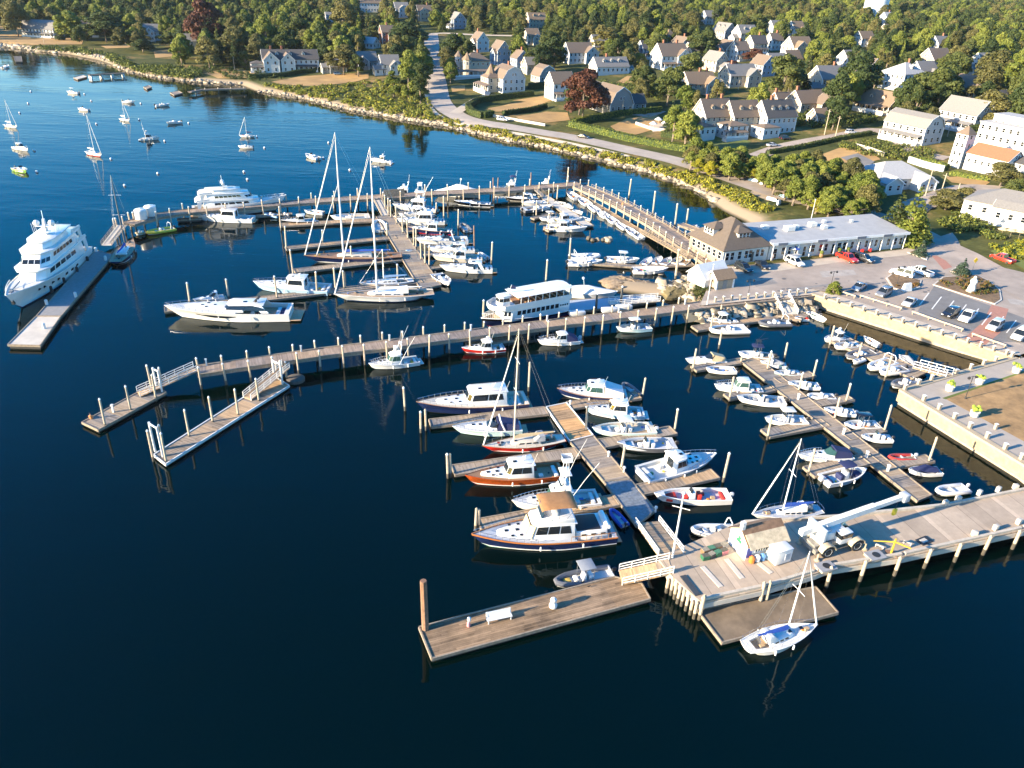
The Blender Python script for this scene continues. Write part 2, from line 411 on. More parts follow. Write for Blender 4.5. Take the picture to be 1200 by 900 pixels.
def b_down(bow,stern,z,label,hull='w',group=G_S,deck=None,hm=None,ns=2,canvas=None,ht=None,house_t=(0.32,0.58),trunk=0.86,rail=True,stripe=None,bottom=None,br=3.3,hatch=2,radar=True,ob=0,platform=True,roofm=None,name='cabin_cruiser',cat='motor boat',glass=None,cover=None,trunkm=None,rub=None):
 o,L=place(bow,stern,z,name,label,cat,group)
 B=max(L/br,1.9);fs,fb=0.055*L+0.28,0.085*L+0.5
 h=Hull(L,B,fs,fb);h.mesh(o,HULLM[hull],stripe,bottom)
 h.rub(o,rub or(TEAK if hull in 'mn' else ALU))
 t0,t1=house_t;dm=deck or OFFW
 h.deck(o,dm,TEAKL if hull=='m' else dm,[(0.03,t0-0.01,fs*0.45)])
 hm=hm or WHITE;zt=h.zd((t0+trunk)/2)-0.1
 ht=ht(L)if callable(ht)else ht or(0.06*L+0.95)
 if trunk:
  house(o,'trunk_cabin',h.x(t1)-0.4,h.x(trunk),h.bd(t1)*0.74,h.bd(trunk)*0.62,zt-0.2,zt+0.42+0.01*L,rf=0.35,ch=0.7,mat=trunkm or hm,bevel=0.08)
  hatches(o,h,[lerp(t1,trunk,0.3+0.35*k)for k in range(hatch)],zt+0.43+0.01*L)
  if L>11:
   for sg in(1,-1):hatches(o,h,[lerp(t1,trunk,0.22),lerp(t1,trunk,0.5)],zt+0.42+0.01*L,sg*h.bd(t1)*0.45,0.35)
 zb=h.zd(t1)-0.15
 Pt=house(o,'deckhouse',h.x(t0),h.x(t1)+0.3,h.bd(t0)*0.8,h.bd(t1)*0.74,zb-0.25,zb+ht,rf=0.75,ch=0.45,mat=hm,roof=roofm or hm,over=0.18)
 glaze(o,Pt,ns,0.46,0.9,3,glass)
 if L>9:hatches(o,h,[lerp(t0,t1,0.65)],zb+ht+0.09,0,0.5)
 pane(o,Pt['back'],.3,.18,.72,.86,None,'companion_door',.02,outx=-1)
 m=MB()
 for sg in(1,-1):m.tube([(h.x(t0)+.3,sg*h.bd(t0)*.55,zb+ht+.22),(h.x(t1)-.9,sg*h.bd(t1)*.48,zb+ht+.22)],.03,4)
 m.build('grab_rail',TEAK if hull in 'mn' else METAL,o)
 if rail:h.rail(o,t1-0.05)
 if L>7:seat(o,h.x(0.08),0,fs*0.45,0.5,B*0.62,0.45,WHITEC)
 seat(o,h.x(t0-0.08),B*0.2,fs*0.45,0.6,0.6,0.55,cover or WHITEC,'helm_seat')
 if platform:
  m=MB();m.box(-L/2-0.7,-B*0.4,0.22,-L/2+0.02,B*0.4,0.32);m.build('swim_platform',TEAKL if L>9 else dm,o,bevel=0.03)
 if canvas:
  zc=zb+ht-0.05
  m=MB();m.loft([[(h.x(t0)-0.05,-B*.36,zc),(h.x(t0)-0.05,B*.36,zc),(h.x(t0)-0.05,B*.42,fs),(h.x(t0)-0.05,-B*.42,fs)],[(h.x(0.06),-B*.34,zc-0.9),(h.x(0.06),B*.34,zc-0.9),(h.x(0.06),B*.42,fs),(h.x(0.06),-B*.42,fs)]],0)
  m.build('cockpit_canvas',canvas,o)
 gear(o,h,fs*.45,(.06,t0-.05),B*.3,4);fender_line(o,h,-1,(.2,.45,.62));fender_line(o,h,1,(.25,.55))
 if radar:
  m=MB();m.tube([(h.x(lerp(t0,t1,.35)),0,zb+ht),(h.x(lerp(t0,t1,.25)),0,zb+ht+0.9)],0.05,5);m.lathe([(0.02,0),(0.28,0.03),(0.28,0.18),(0.05,0.24)],(h.x(lerp(t0,t1,.3)),0,zb+ht+0.5),10)
  m.tube([(h.x(t0)+.3,B*.3,zb+ht),(h.x(t0)-.3,B*.33,zb+ht+1.9)],0.015,4)
  m.build('radar_mast',WHITE,o)
 for k in range(ob):outboard(o,-L/2,(k-(ob-1)/2)*0.7,0.35,1.0,None if k%2 else GREYW)
 return o,L,B,h,zb+ht
def b_express(bow,stern,z,label,hull='w',group=G_S,hard=True,canvas=None,glass=None,stripe=None,rail=True,dark_band=False,ob=0,deck=None,seats=None,arch=False,hulltop=None,br=3.4,sport=False):
 o,L=place(bow,stern,z,'express_cruiser',label,'motor boat',group)
 B=max(L/br,2.0);fs,fb=0.06*L+0.3,0.085*L+0.45
 h=Hull(L,B,fs,fb,pw=2.6,rake=0.12);h.mesh(o,HULLM[hull],stripe);h.rub(o,ALU,0.035)
 h.deck(o,deck or OFFW,TEAKL if L>11 else OFFW,[(0.04,0.42,fs*0.5)])
 zt=h.zd(0.6)-0.06
 house(o,'trunk_cabin',h.x(0.42),h.x(0.86),h.bd(0.45)*0.8,h.bd(0.86)*0.55,zt-0.15,zt+0.3+0.012*L,rf=0.9,ch=0.9,mat=WHITE,bevel=0.1)
 hatches(o,h,[0.6,0.7]if L>8 else[0.62],zt+0.31+0.012*L,0,0.45)
 if L>11:seat(o,h.x(0.74),0,zt+0.2,1.5,1.6,0.22,WHITEC,'sun_pad')
 zb=zt+0.1
 wx0,wx1=h.x(0.36),h.x(0.54);hw=h.bd(0.42)*0.78
 Pw=house(o,'windscreen_base',wx0,wx1,hw,hw*0.9,zb-0.2,zb+0.28,rf=0.3,tum=0.96,ch=0.7,mat=WHITE,bevel=0.03)
 m=MB();zt2=zb+0.95
 lo=[Vector((x,y,zb+0.27))for x,y in((wx0+.1,hw*.96),(wx1-1.0,hw*.88),(wx1-.32,hw*.54),(wx1-.32,-hw*.54),(wx1-1.0,-hw*.88),(wx0+.1,-hw*.96))]
 hi=[Vector((x,y,zt2))for x,y in((wx0-.2,hw*.86),(wx1-1.8,hw*.78),(wx1-1.2,hw*.5),(wx1-1.2,-hw*.5),(wx1-1.8,-hw*.78),(wx0-.2,-hw*.86))]
 for i in range(5):m.slab([lo[i],lo[i+1],hi[i+1],hi[i]],0.03)
 m.build('windscreen',glass or GLASS,o,smooth=0)
 if hard:
  m=MB();m.prism([(h.x(0.2),hw*.8),(wx1-1.6,hw*.8),(wx1-1.0,hw*.45),(wx1-1.0,-hw*.45),(wx1-1.6,-hw*.8),(h.x(0.2),-hw*.8)],zt2,zt2+0.12,0)
  m.build('hardtop',WHITE,o,bevel=0.05)
  hatches(o,h,[0.36],zt2+0.12,0,0.7)
  for sg in(1,-1):m=MB();m.loft([[(h.x(.16),sg*hw*.98,fs),(h.x(.22),sg*hw*.98,fs),(h.x(.22),sg*hw*.92,fs),(h.x(.16),sg*hw*.92,fs)],[(h.x(.22),sg*hw*.8,zt2+.05),(h.x(.28),sg*hw*.8,zt2+.05),(h.x(.28),sg*hw*.74,zt2+.05),(h.x(.22),sg*hw*.74,zt2+.05)]]);m.build('arch',WHITE,o)
 if arch:
  m=MB();ax=h.x(0.28)
  m.tube([(ax-.3,hw,fs),(ax+.3,hw*.9,zt2+.2),(ax+.4,hw*.6,zt2+.5),(ax+.4,-hw*.6,zt2+.5),(ax+.3,-hw*.9,zt2+.2),(ax-.3,-hw,fs)],0.12,6);m.build('radar_arch',WHITE,o)
 if canvas:
  m=MB();m.loft([[(wx0,-hw*.8,zt2+.15),(wx0,hw*.8,zt2+.15),(wx0,hw,fs),(wx0,-hw,fs)],[(h.x(.04),-hw*.8,zt2-.5),(h.x(.04),hw*.8,zt2-.5),(h.x(.04),hw*.95,fs),(h.x(.04),-hw*.95,fs)]])
  m.build('cockpit_canvas',canvas,o)
 else:
  seat(o,h.x(0.1),0,fs*.5,0.7,B*.6,.45,seats or WHITEC);seat(o,h.x(0.3),B*.18,fs*.5,.6,.7,.7,seats or WHITEC,'helm_seat');seat(o,h.x(0.3),-B*.18,fs*.5,.6,.7,.7,seats or WHITEC)
 if sport:
  for sg in(1,-1):
   m=MB();m.slab([(wx0-.22*L,sg*hw*.99,zb+.1),(wx0+.15,sg*hw*.97,zb+.27),(wx0-.2,sg*hw*.87,zt2-.02),(wx0-.1*L,sg*hw*.88,zt2-.02)],.04);m.build('side_window',GLASS,o,smooth=0)
  for sg in(1,-1):hatches(o,h,[.66],zt+.31+.012*L,sg*hw*.4,.5)
  seat(o,h.x(.05),0,fs*.5,1.6,B*.55,.3,NAVYC,'sun_pad')
  m=MB();m.tube([(h.x(.3),0,zt2),(h.x(.25),0,zt2+1.1)],.09,6);m.ball((h.x(.27),.5,zt2+.5),.3);m.box(h.x(.24),-.9,zt2+.9,h.x(.26),.9,zt2+1.0);m.build('radar_mast',RUBBER,o)
 if dark_band:
  for sg in(1,-1):
   m=MB();pts=[]
   for t,dz in((.42,.5),(.5,.44),(.62,.5),(.74,.56)):pts.append((t,dz))
   for(ta,da),(tb_,db)in zip(pts,pts[1:]):
    qa=[]
    for t,d_,e in((ta,da,.0),(tb_,db,.0)):
     zz=h.zd(t);r0=h.ring(t);yb=lerp(r0[1][1],r0[2][1],.4)+0.03
     qa+=[(h.x(t),sg*(yb+.03),zz*.68),(h.x(t),sg*(yb-.03),zz*(.46 if .45<t<.7 else .6))]
    m.slab([qa[0],qa[2],qa[3],qa[1]],.04)
   m.build('hull_window',GLASS,o,smooth=0)
 m=MB();m.box(-L/2-.09*L,-B*.42,.25,-L/2+.05,B*.42,.37);m.build('swim_platform',TEAKL,o,bevel=.04)
 if rail:h.rail(o,.52,.5)
 gear(o,h,fs*.5,(.1,.34),B*.3,3);fender_line(o,h,-1,(.2,.45,.66));fender_line(o,h,1,(.3,.55))
 for k in range(ob):outboard(o,-L/2-.05,(k-(ob-1)/2)*.7,.4,1.1,WHITE)
 return o,L,B,h,zt2
def b_cc(bow,stern,z,label,hull='w',group=G_C,top='none',ob=1,obm=None,deck=None,seats=None,cuddy=False,canvas=None,br=2.5,name='open_boat',console=True,tower=False,hullstripe=None,rods=0,floor=None,topm=None):
 o,L=place(bow,stern,z,name,label,'motor boat',group)
 B=max(L/br,1.45);fs,fb=.055*L+.34,.075*L+.6
 h=Hull(L,B,fs,fb,pw=2.4,rake=.1);h.mesh(o,HULLM[hull],hullstripe);h.rub(o,ALU,.035)
 zs=fs*.45;dm=deck or OFFW
 h.deck(o,dm,floor or dm,[(.07,.55 if cuddy else .86,zs)],side=.14 if L<7 else .2)
 sm=seats or WHITEC
 if cuddy:
  zt=h.zd(.7)-.06;house(o,'cuddy',h.x(.55),h.x(.86),h.bd(.55)*.8,h.bd(.86)*.55,zt-.15,zt+.35,rf=.6,ch=.5,mat=WHITE,bevel=.07);hatches(o,h,[.68],zt+.36,0,.4)
 cx=h.x(.5);cw=B*.19
 if console:
  Pq=house(o,'console',cx-.4,cx+.5,cw,cw*.95,zs,zs+1.05,rf=.25,tum=.95,ch=.12,mat=WHITE,bevel=.04)
  m=MB();m.slab([(cx+.28,cw,zs+1.04),(cx+.28,-cw,zs+1.04),(cx+.05,-cw*.9,zs+1.5),(cx+.05,cw*.9,zs+1.5)],.03);m.build('windscreen',GLASS,o,smooth=0)
  seat(o,cx-.95,0,zs,.5,cw*2.1,.75,sm,'leaning_post')
  if L>6:seat(o,cx+.85,0,zs,.6,cw*1.6,.45,sm)
 seat(o,h.x(.1),0,zs,.4,B*.55,.4,sm)
 if not cuddy:
  m=MB();ya,yb=h.bd(.7)-.25,h.bd(.82)-.22
  m.prism([(h.x(.7),ya),(h.x(.845),max(.1,yb)),(h.x(.845),-max(.1,yb)),(h.x(.7),-ya)],zs,zs+.4);m.build('bow_cushion',sm,o,bevel=.04)
 if top in('t','tt'):
  zt=zs+2.15;m=MB()
  for sx in(-.55,.35):
   for sg in(1,-1):m.tube([(cx+sx,sg*cw*1.1,zs),(cx+sx*1.1,sg*cw*1.3,zt)],.03,5)
  m.build('top_frame',METAL,o)
  m=MB();m.prism([(cx-1.1,B*.3),(cx+.7,B*.3),(cx+1.0,B*.2),(cx+1.0,-B*.2),(cx+.7,-B*.3),(cx-1.1,-B*.3)],zt,zt+.09);m.build('t_top',topm or WHITE,o,bevel=.03)
  if tower:
   m=MB()
   for sx in(-.5,.3):
    for sg in(1,-1):m.tube([(cx+sx,sg*B*.24,zt),(cx+sx*.6,sg*B*.14,zt+1.0)],.03,5)
   m.box(cx-.5,-B*.2,zt+1.0,cx+.4,B*.2,zt+1.06);m.tube([(cx+.2,0,zt+1.0),(cx-1.2,B*.5,zt+2.2)],.03,4);m.tube([(cx+.2,0,zt+1.0),(cx-1.2,-B*.5,zt+2.2)],.03,4)
   m.build('tower',RUBBER if topm else METAL,o)
 if canvas:
  m=MB();m.loft([[(h.x(.1),B*.38,fs+.1),(h.x(.1),-B*.38,fs+.1),(h.x(.1),-B*.1,fs+.35),(h.x(.1),B*.1,fs+.35)],[(h.x(.5),B*.4,fs+.2),(h.x(.5),-B*.4,fs+.2),(h.x(.5),-B*.12,fs+.95),(h.x(.5),B*.12,fs+.95)],[(h.x(.88),B*.14,fb),(h.x(.88),-B*.14,fb),(h.x(.88),-B*.05,fb+.12),(h.x(.88),B*.05,fb+.12)]])
  m.build('boat_cover',canvas,o)
 gear(o,h,zs,(.12,.75),B*.26,4 if L>5 else 2)
 if L>6:fender_line(o,h,-1,(.25,.55))
 for k in range(rods):
  m=MB();y=(k-(rods-1)/2)*.4;m.tube([(cx-.9,y,zs+1.0),(cx-1.6,y*1.3,zs+3.2)],.02,4);m.build('fishing_rod',RUBBER,o)
 for k in range(ob):outboard(o,-L/2,(k-(ob-1)/2)*.6,.3,.95 if L>5.5 else .7,obm or(RUBBER if k%2==0 else GREYW))
 return o,L,B,h
def b_rib(bow,stern,z,label,tube=None,group=G_C,console=True,canopy=None,arch=False,ob=1,floor=None,cargo=None,br=2.2,obm=None,name='inflatable_boat'):
 o,L=place(bow,stern,z,name,label,'inflatable',group)
 B=max(L/br,1.35);r=.085*B+.1;tm=tube or GREYT
 pts=[]
 y=B/2-r
 for t,k in((0,1),(.35,1),(.6,.97),(.78,.8),(.9,.5),(.97,.2)):pts.append((lerp(-L/2,L/2-r,t),y*k,.32+.22*t**2))
 m=MB();m.tube([(-L/2-.25,y,.33)]+pts+[(a,-b,c)for a,b,c in reversed(pts)]+[(-L/2-.25,-y,.33)],[r*.4]+[r]*12+[r*.4],8);m.build('inflatable_tube',tm,o)
 m=MB();fl=[(a,b)for a,b,c in pts]+[(a,-b)for a,b,c in reversed(pts)]
 m.prism([(a-.05,b*.98)for a,b in fl],-.1,.22);m.build('floor',floor or OFFW,o)
 m=MB();m.box(-L/2,-y,.1,-L/2+.12,y,.62);m.build('transom',floor or GREYW,o)
 cx=-.02*L
 if console:
  w=B*.18;house(o,'console',cx-.3,cx+.35,w,w,.2,1.1,rf=.2,ch=.1,mat=WHITE,bevel=.04);seat(o,cx-.8,0,.2,.5,w*2.2,.6,WHITEC)
  if L>5:seat(o,cx+.9,0,.2,.5,w*1.8,.4,WHITEC)
 else:
  seat(o,cx-.2,0,.42,.25,B-2.4*r,.06,OFFW,'thwart')
 if canopy:
  m=MB()
  for sx in(-.9,.5):
   for sg in(1,-1):m.tube([(cx+sx,sg*B*.28,.3),(cx+sx,sg*B*.3,2.2)],.03,5)
  m.build('canopy_frame',METAL,o);m=MB();m.box(cx-1.1,-B*.33,2.2,cx+.7,B*.33,2.28);m.build('canopy',canopy,o,bevel=.03)
 if arch:
  m=MB();ax=-L*.33;m.tube([(ax,y,.5),(ax-.25,y*.95,1.6),(ax-.35,y*.6,1.95),(ax-.35,-y*.6,1.95),(ax-.25,-y*.95,1.6),(ax,-y,.5)],.07,6);m.build('arch',WHITE,o)
 if cargo:seat(o,L*.25,0,.22,.8,.6,.3,cargo,'fuel_tank')
 for k in range(ob):outboard(o,-L/2,(k-(ob-1)/2)*.6,.3,.85 if L>4 else .6,obm)
 return o,L,B
def b_sail(bow,stern,z,label,mast_top,mast_t=.58,hull='w',group=G_S,cover=None,stripe=None,bottom=None,deck=None,jib=True,inner=False,canvas=None,br=3.6,trunkm=None,mizzen=None,aft=.1,dinghy=False,mastm=None,small=False,band=None):
 o,L=place(bow,stern,z,'sailboat',label,'sailboat',group)
 B=L/br;fs,fb=.035*L+.45,.05*L+.6
 h=Hull(L,B,fs,fb,pw=1.9,stern=.62,rake=.14,aft=aft);h.mesh(o,HULLM[hull],stripe,bottom,band=band);h.rub(o,TEAK if hull in 'nr' else ALU,.04,'toe_rail')
 h.deck(o,deck or OFFW,TEAKL,[(.1,.3,fs*.5)],side=B*.17)
 zt=h.zd(.5)-.06;tm=trunkm or WHITE
 Pt=house(o,'coach_roof',h.x(.31),h.x(.68),h.bd(.34)*.62,h.bd(.68)*.5,zt-.15,zt+.42,rf=.6,ch=.5,mat=tm,bevel=.06)
 for sd_ in('left','right'):
  for k in range(3):pane(o,Pt[sd_],.1+.28*k,.45,.3+.28*k,.8)
 if not small:hatches(o,h,[.6,.76],zt+.42,0,.4)
 mx=h.x(mast_t);rot=Matrix.Rotation(o.rotation_euler.z,3,'Z');wb=o.location+rot@Vector((mx,0,0))
 H=height_to(wb,mast_top);H=min(H,L*1.75)
 m=MB();m.tube([(mx,0,zt),(mx,0,H*.6),(mx,0,H)],[.011*L*.75+.02,.011*L*.7+.02,.05],8);m.build('mast',mastm or WHITE,o)
 m=MB()
 for k in((.5,.75)if H>12 else(.58,)):m.tube([(mx,B*.32,H*k),(mx,0,H*k+.05),(mx,-B*.32,H*k)],.035,5)
 m.build('spreader',ALU,o)
 bz=zt+1.0;bx=h.x(.12)
 m=MB();m.tube([(mx-.1,0,bz),(bx,0,bz+.15)],.07,6);m.build('boom',ALU,o)
 if cover:
  m=MB();rings=[]
  for t,rr,hh in((0,.17,.62),(.2,.2,.5),(.6,.17,.36),(1,.08,.2)):
   x=lerp(mx-.02,bx+.2,t);zc=lerp(bz,bz+.15,t)-.06
   rings.append([(x,rr,zc),(x,rr*.6,zc+hh*.6),(x,0,zc+hh),(x,-rr*.6,zc+hh*.6),(x,-rr,zc)])
  m.loft(rings);m.build('sail_cover',cover,o)
 fx,fz=h.x(.985),h.zd(1)+.1
 if jib:
  m=MB();m.tube([(fx,0,fz),(lerp(fx,mx,.5),0,lerp(fz,H*.97,.5)),(lerp(fx,mx,.97),0,lerp(fz,H*.97,.97))],[.05+.005*L,.045+.005*L,.03],6);m.build('furled_jib',WHITEC,o)
 if inner:
  m=MB();ix=h.x(.87);m.tube([(ix,0,h.zd(.9)),(mx+.1,0,H*.62)],[.11,.05],6);m.build('furled_staysail',WHITEC,o)
 m=MB();wr=.012 if L>11 else .01
 for a,b_ in(((fx,0,fz),(mx,0,H)),((h.x(.01),0,h.zd(0)),(mx,0,H)),((mx-.2,h.bd(mast_t)-.08,zt),(mx,B*.32,H*.58)),((mx-.2,-h.bd(mast_t)+.08,zt),(mx,-B*.32,H*.58)),((mx,B*.32,H*.58),(mx,0,H)),((mx,-B*.32,H*.58),(mx,0,H)),((bx,0,bz+.15),(mx,0,H*.98))):
  m.tube([a,b_],wr,4)
 m.build('rigging',METAL,o)
 if not small:
  m=MB();pl=h.outline(.02,.99,.06,.6,8)
  for sg in(1,-1):
   m.tube([(p.x,sg*p.y,p.z)for p in pl],.012,4)
   for p in pl:m.tube([(p.x,sg*p.y,p.z-.6),(p.x,sg*p.y,p.z)],.014,4)
  m.tube([(pl[0].x,pl[0].y,pl[0].z),(pl[0].x-.1,0,pl[0].z),(pl[0].x,-pl[0].y,pl[0].z)],.02,4)
  m.build('guard_rail',METAL,o)
  m=MB();m.lathe([(.02,0),(.45,.02),(.45,.06),(.02,.07)],(0,0,0),10);w_=m.build('steering_wheel',METAL,o,(h.x(.16),0,fs*.5+.9));w_.rotation_euler=(0,R(75),0)
 if canvas:
  m=MB();x0,x1=h.x(.26),h.x(.36);w=B*.3
  m.loft([[(x1+.3,w*.9,zt+.4),(x1+.3,-w*.9,zt+.4),(x1+.25,-w*.8,zt+.5),(x1+.25,w*.8,zt+.5)],[(x1-.4,w,zt+.4),(x1-.4,-w,zt+.4),(x1-.4,-w*.8,zt+1.1),(x1-.4,w*.8,zt+1.1)],[(x0,w,zt+.4),(x0,-w,zt+.4),(x0,-w*.8,zt+1.15),(x0,w*.8,zt+1.15)]]);m.build('spray_hood',canvas,o)
 gear(o,h,fs*.5,(.12,.28),B*.14,2);gear(o,h,h.zd(.8),(.72,.9),B*.1,3);fender_line(o,h,-1,(.3,.55));fender_line(o,h,1,(.3,.55))
 if mizzen:
  m=MB();m.tube([(h.x(.14),0,fs),(h.x(.14),0,H*.62)],[.07,.04],6);m.build('mizzen_mast',WHITE,o)
 if dinghy:seat(o,h.x(.8),0,h.zd(.8),2.2,1.2,.4,WHITEC,'deck_dinghy')
 return o,L,B,h
def b_fly(bow,stern,z,label,hull='w',group=G_N,tower=False,bimini=None,radar=True,outr=False,trunk=.84,glass=None,rail=True,front_canvas=None,bottom=None,stripe=None,deck=None,rub=None,name='flybridge_yacht',ns=3,br=3.35,hk=1.0,house_t=(.26,.6)):
 o,L,B,h,zr=b_down(bow,stern,z,label,hull,group,deck,ns=ns,house_t=house_t,trunk=trunk,rail=rail,radar=False,name=name,glass=glass,bottom=bottom,stripe=stripe,br=br,rub=rub,ht=lambda L_:(.055*L_+1.1)*hk)
 t0,t1=house_t
 fx0,fx1=h.x(t0)+.1,h.x(t1)-.9
 fw=h.bd(t0)*.66
 house(o,'flybridge',fx0,fx1,fw,fw*.9,zr+.08,zr+.75,rf=.5,tum=1.03,ch=.6,mat=WHITE,bevel=.06)
 m=MB();m.slab([(fx1-.5,fw*.7,zr+.76),(fx1-.5,-fw*.7,zr+.76),(fx1-.9,-fw*.62,zr+1.2),(fx1-.9,fw*.62,zr+1.2)],.03);m.build('windscreen',GLASS,o,smooth=0)
 seat(o,(fx0+fx1)/2,0,zr+.7,.6,fw*1.2,.55,WHITEC,'helm_seat')
 if radar:
  m=MB();ax=fx0+.3
  m.tube([(ax-.2,fw,zr+.4),(ax-.5,fw*.85,zr+1.7),(ax-.5,-fw*.85,zr+1.7),(ax-.2,-fw,zr+.4)],.1,6)
  m.lathe([(.03,0),(.3,.03),(.3,.2),(.05,.28)],(ax-.5,0,zr+1.75),10);m.tube([(ax-.5,fw*.6,zr+1.7),(ax-.8,fw*.7,zr+4.2)],.018,4);m.tube([(ax-.5,-fw*.6,zr+1.7),(ax-.8,-fw*.7,zr+3.8)],.018,4)
  m.build('radar_arch',WHITE,o)
 if bimini:
  m=MB();zb=zr+2.35;x0,x1=fx0-.2,fx1-.4
  for x in(x0+.1,(x0+x1)/2,x1-.1):
   m.tube([(lerp(x,(x0+x1)/2,.6),fw*.95,zr+.6),(x,fw*.95,zb-.1),(x,0,zb+.12),(x,-fw*.95,zb-.1),(lerp(x,(x0+x1)/2,.6),-fw*.95,zr+.6)],.025,5)
  m.build('bimini_frame',METAL,o)
  m=MB();rings=[]
  for x,dz in((x0,-.18),(x0+.25,0),(lerp(x0,x1,.25),.05),(lerp(x0,x1,.5),.08),(lerp(x0,x1,.75),.05),(x1-.2,0),(x1,-.15)):
   rings.append([(x,fw*1.0*math.cos(a)*1.02,zb-.1+dz+.26*math.sin(a))for a in[math.pi*k/6 for k in range(7)]]+[(x,-fw*.98,zb-.14+dz),(x,fw*.98,zb-.14+dz)])
  m.loft(rings);m.build('bimini_top',bimini,o)
 if front_canvas:
  zb0=h.zd(t1)-.15;m=MB();w=h.bd(t1)*.74
  m.loft([[(h.x(t1)+.42,w*.6,zb0+.35),(h.x(t1)+.42,-w*.6,zb0+.35),(h.x(t1)-.1,-w*.6,zr-.05),(h.x(t1)-.1,w*.6,zr-.05)],[(h.x(t1)+.36,w*.58,zb0+.35),(h.x(t1)+.36,-w*.58,zb0+.35),(h.x(t1)-.16,-w*.58,zr-.05),(h.x(t1)-.16,w*.58,zr-.05)]]);m.build('windscreen_cover',front_canvas,o)
  for sg in(1,-1):
   m=MB();m.slab([(h.x(t1)+.38,sg*w*.63,zb0+.35),(h.x(t1)-.2,sg*w*1.01,zb0+.35),(h.x(t1)-.72,sg*w*.9,zr-.1),(h.x(t1)-.14,sg*w*.57,zr-.1)],.06);m.build('windscreen_cover',front_canvas,o,smooth=0)
 if tower:
  m=MB();zt=zr+2.4;x0,x1=fx0+.2,fx1-.8
  for x,xx in((x0,x0+.25),(x1,x1-.25)):
   for sg in(1,-1):m.tube([(x,sg*fw,zr+.3),(xx,sg*fw*.7,zt),(lerp(xx,(x0+x1)/2,.5),sg*fw*.42,zt+1.9)],.035,5)
  m.build('tower_frame',ALU,o)
  m=MB();m.box(x0-.1,-fw*.9,zt,x1+.3,fw*.9,zt+.1);m.build('hardtop',WHITE,o,bevel=.04)
  xm=(x0+x1)/2;m=MB();m.box(xm-.6,-fw*.5,zt+1.7,xm+.6,fw*.5,zt+1.78);m.loft([[(xm-.6,fw*.5,zt+1.78),(xm+.5,fw*.5,zt+1.78),(xm+.5,-fw*.5,zt+1.78),(xm-.6,-fw*.5,zt+1.78)],[(xm-.6,fw*.5,zt+2.4),(xm+.7,fw*.5,zt+2.4),(xm+.7,-fw*.5,zt+2.4),(xm-.6,-fw*.5,zt+2.4)]],0,True,False,False);m.build('crows_nest',ALU,o)
 if outr:
  for sg in(1,-1):
   m=MB();m.tube([(h.x(.42),sg*h.bd(.4)*.9,h.zd(.4)),(h.x(.25),sg*h.bd(.4)*1.35,h.zd(.4)+.38*L),(h.x(.12),sg*h.bd(.4)*1.6,h.zd(.4)+.62*L)],[.035,.03,.02],4);m.build('outrigger',ALU,o)
 return o,L,B,h,zr
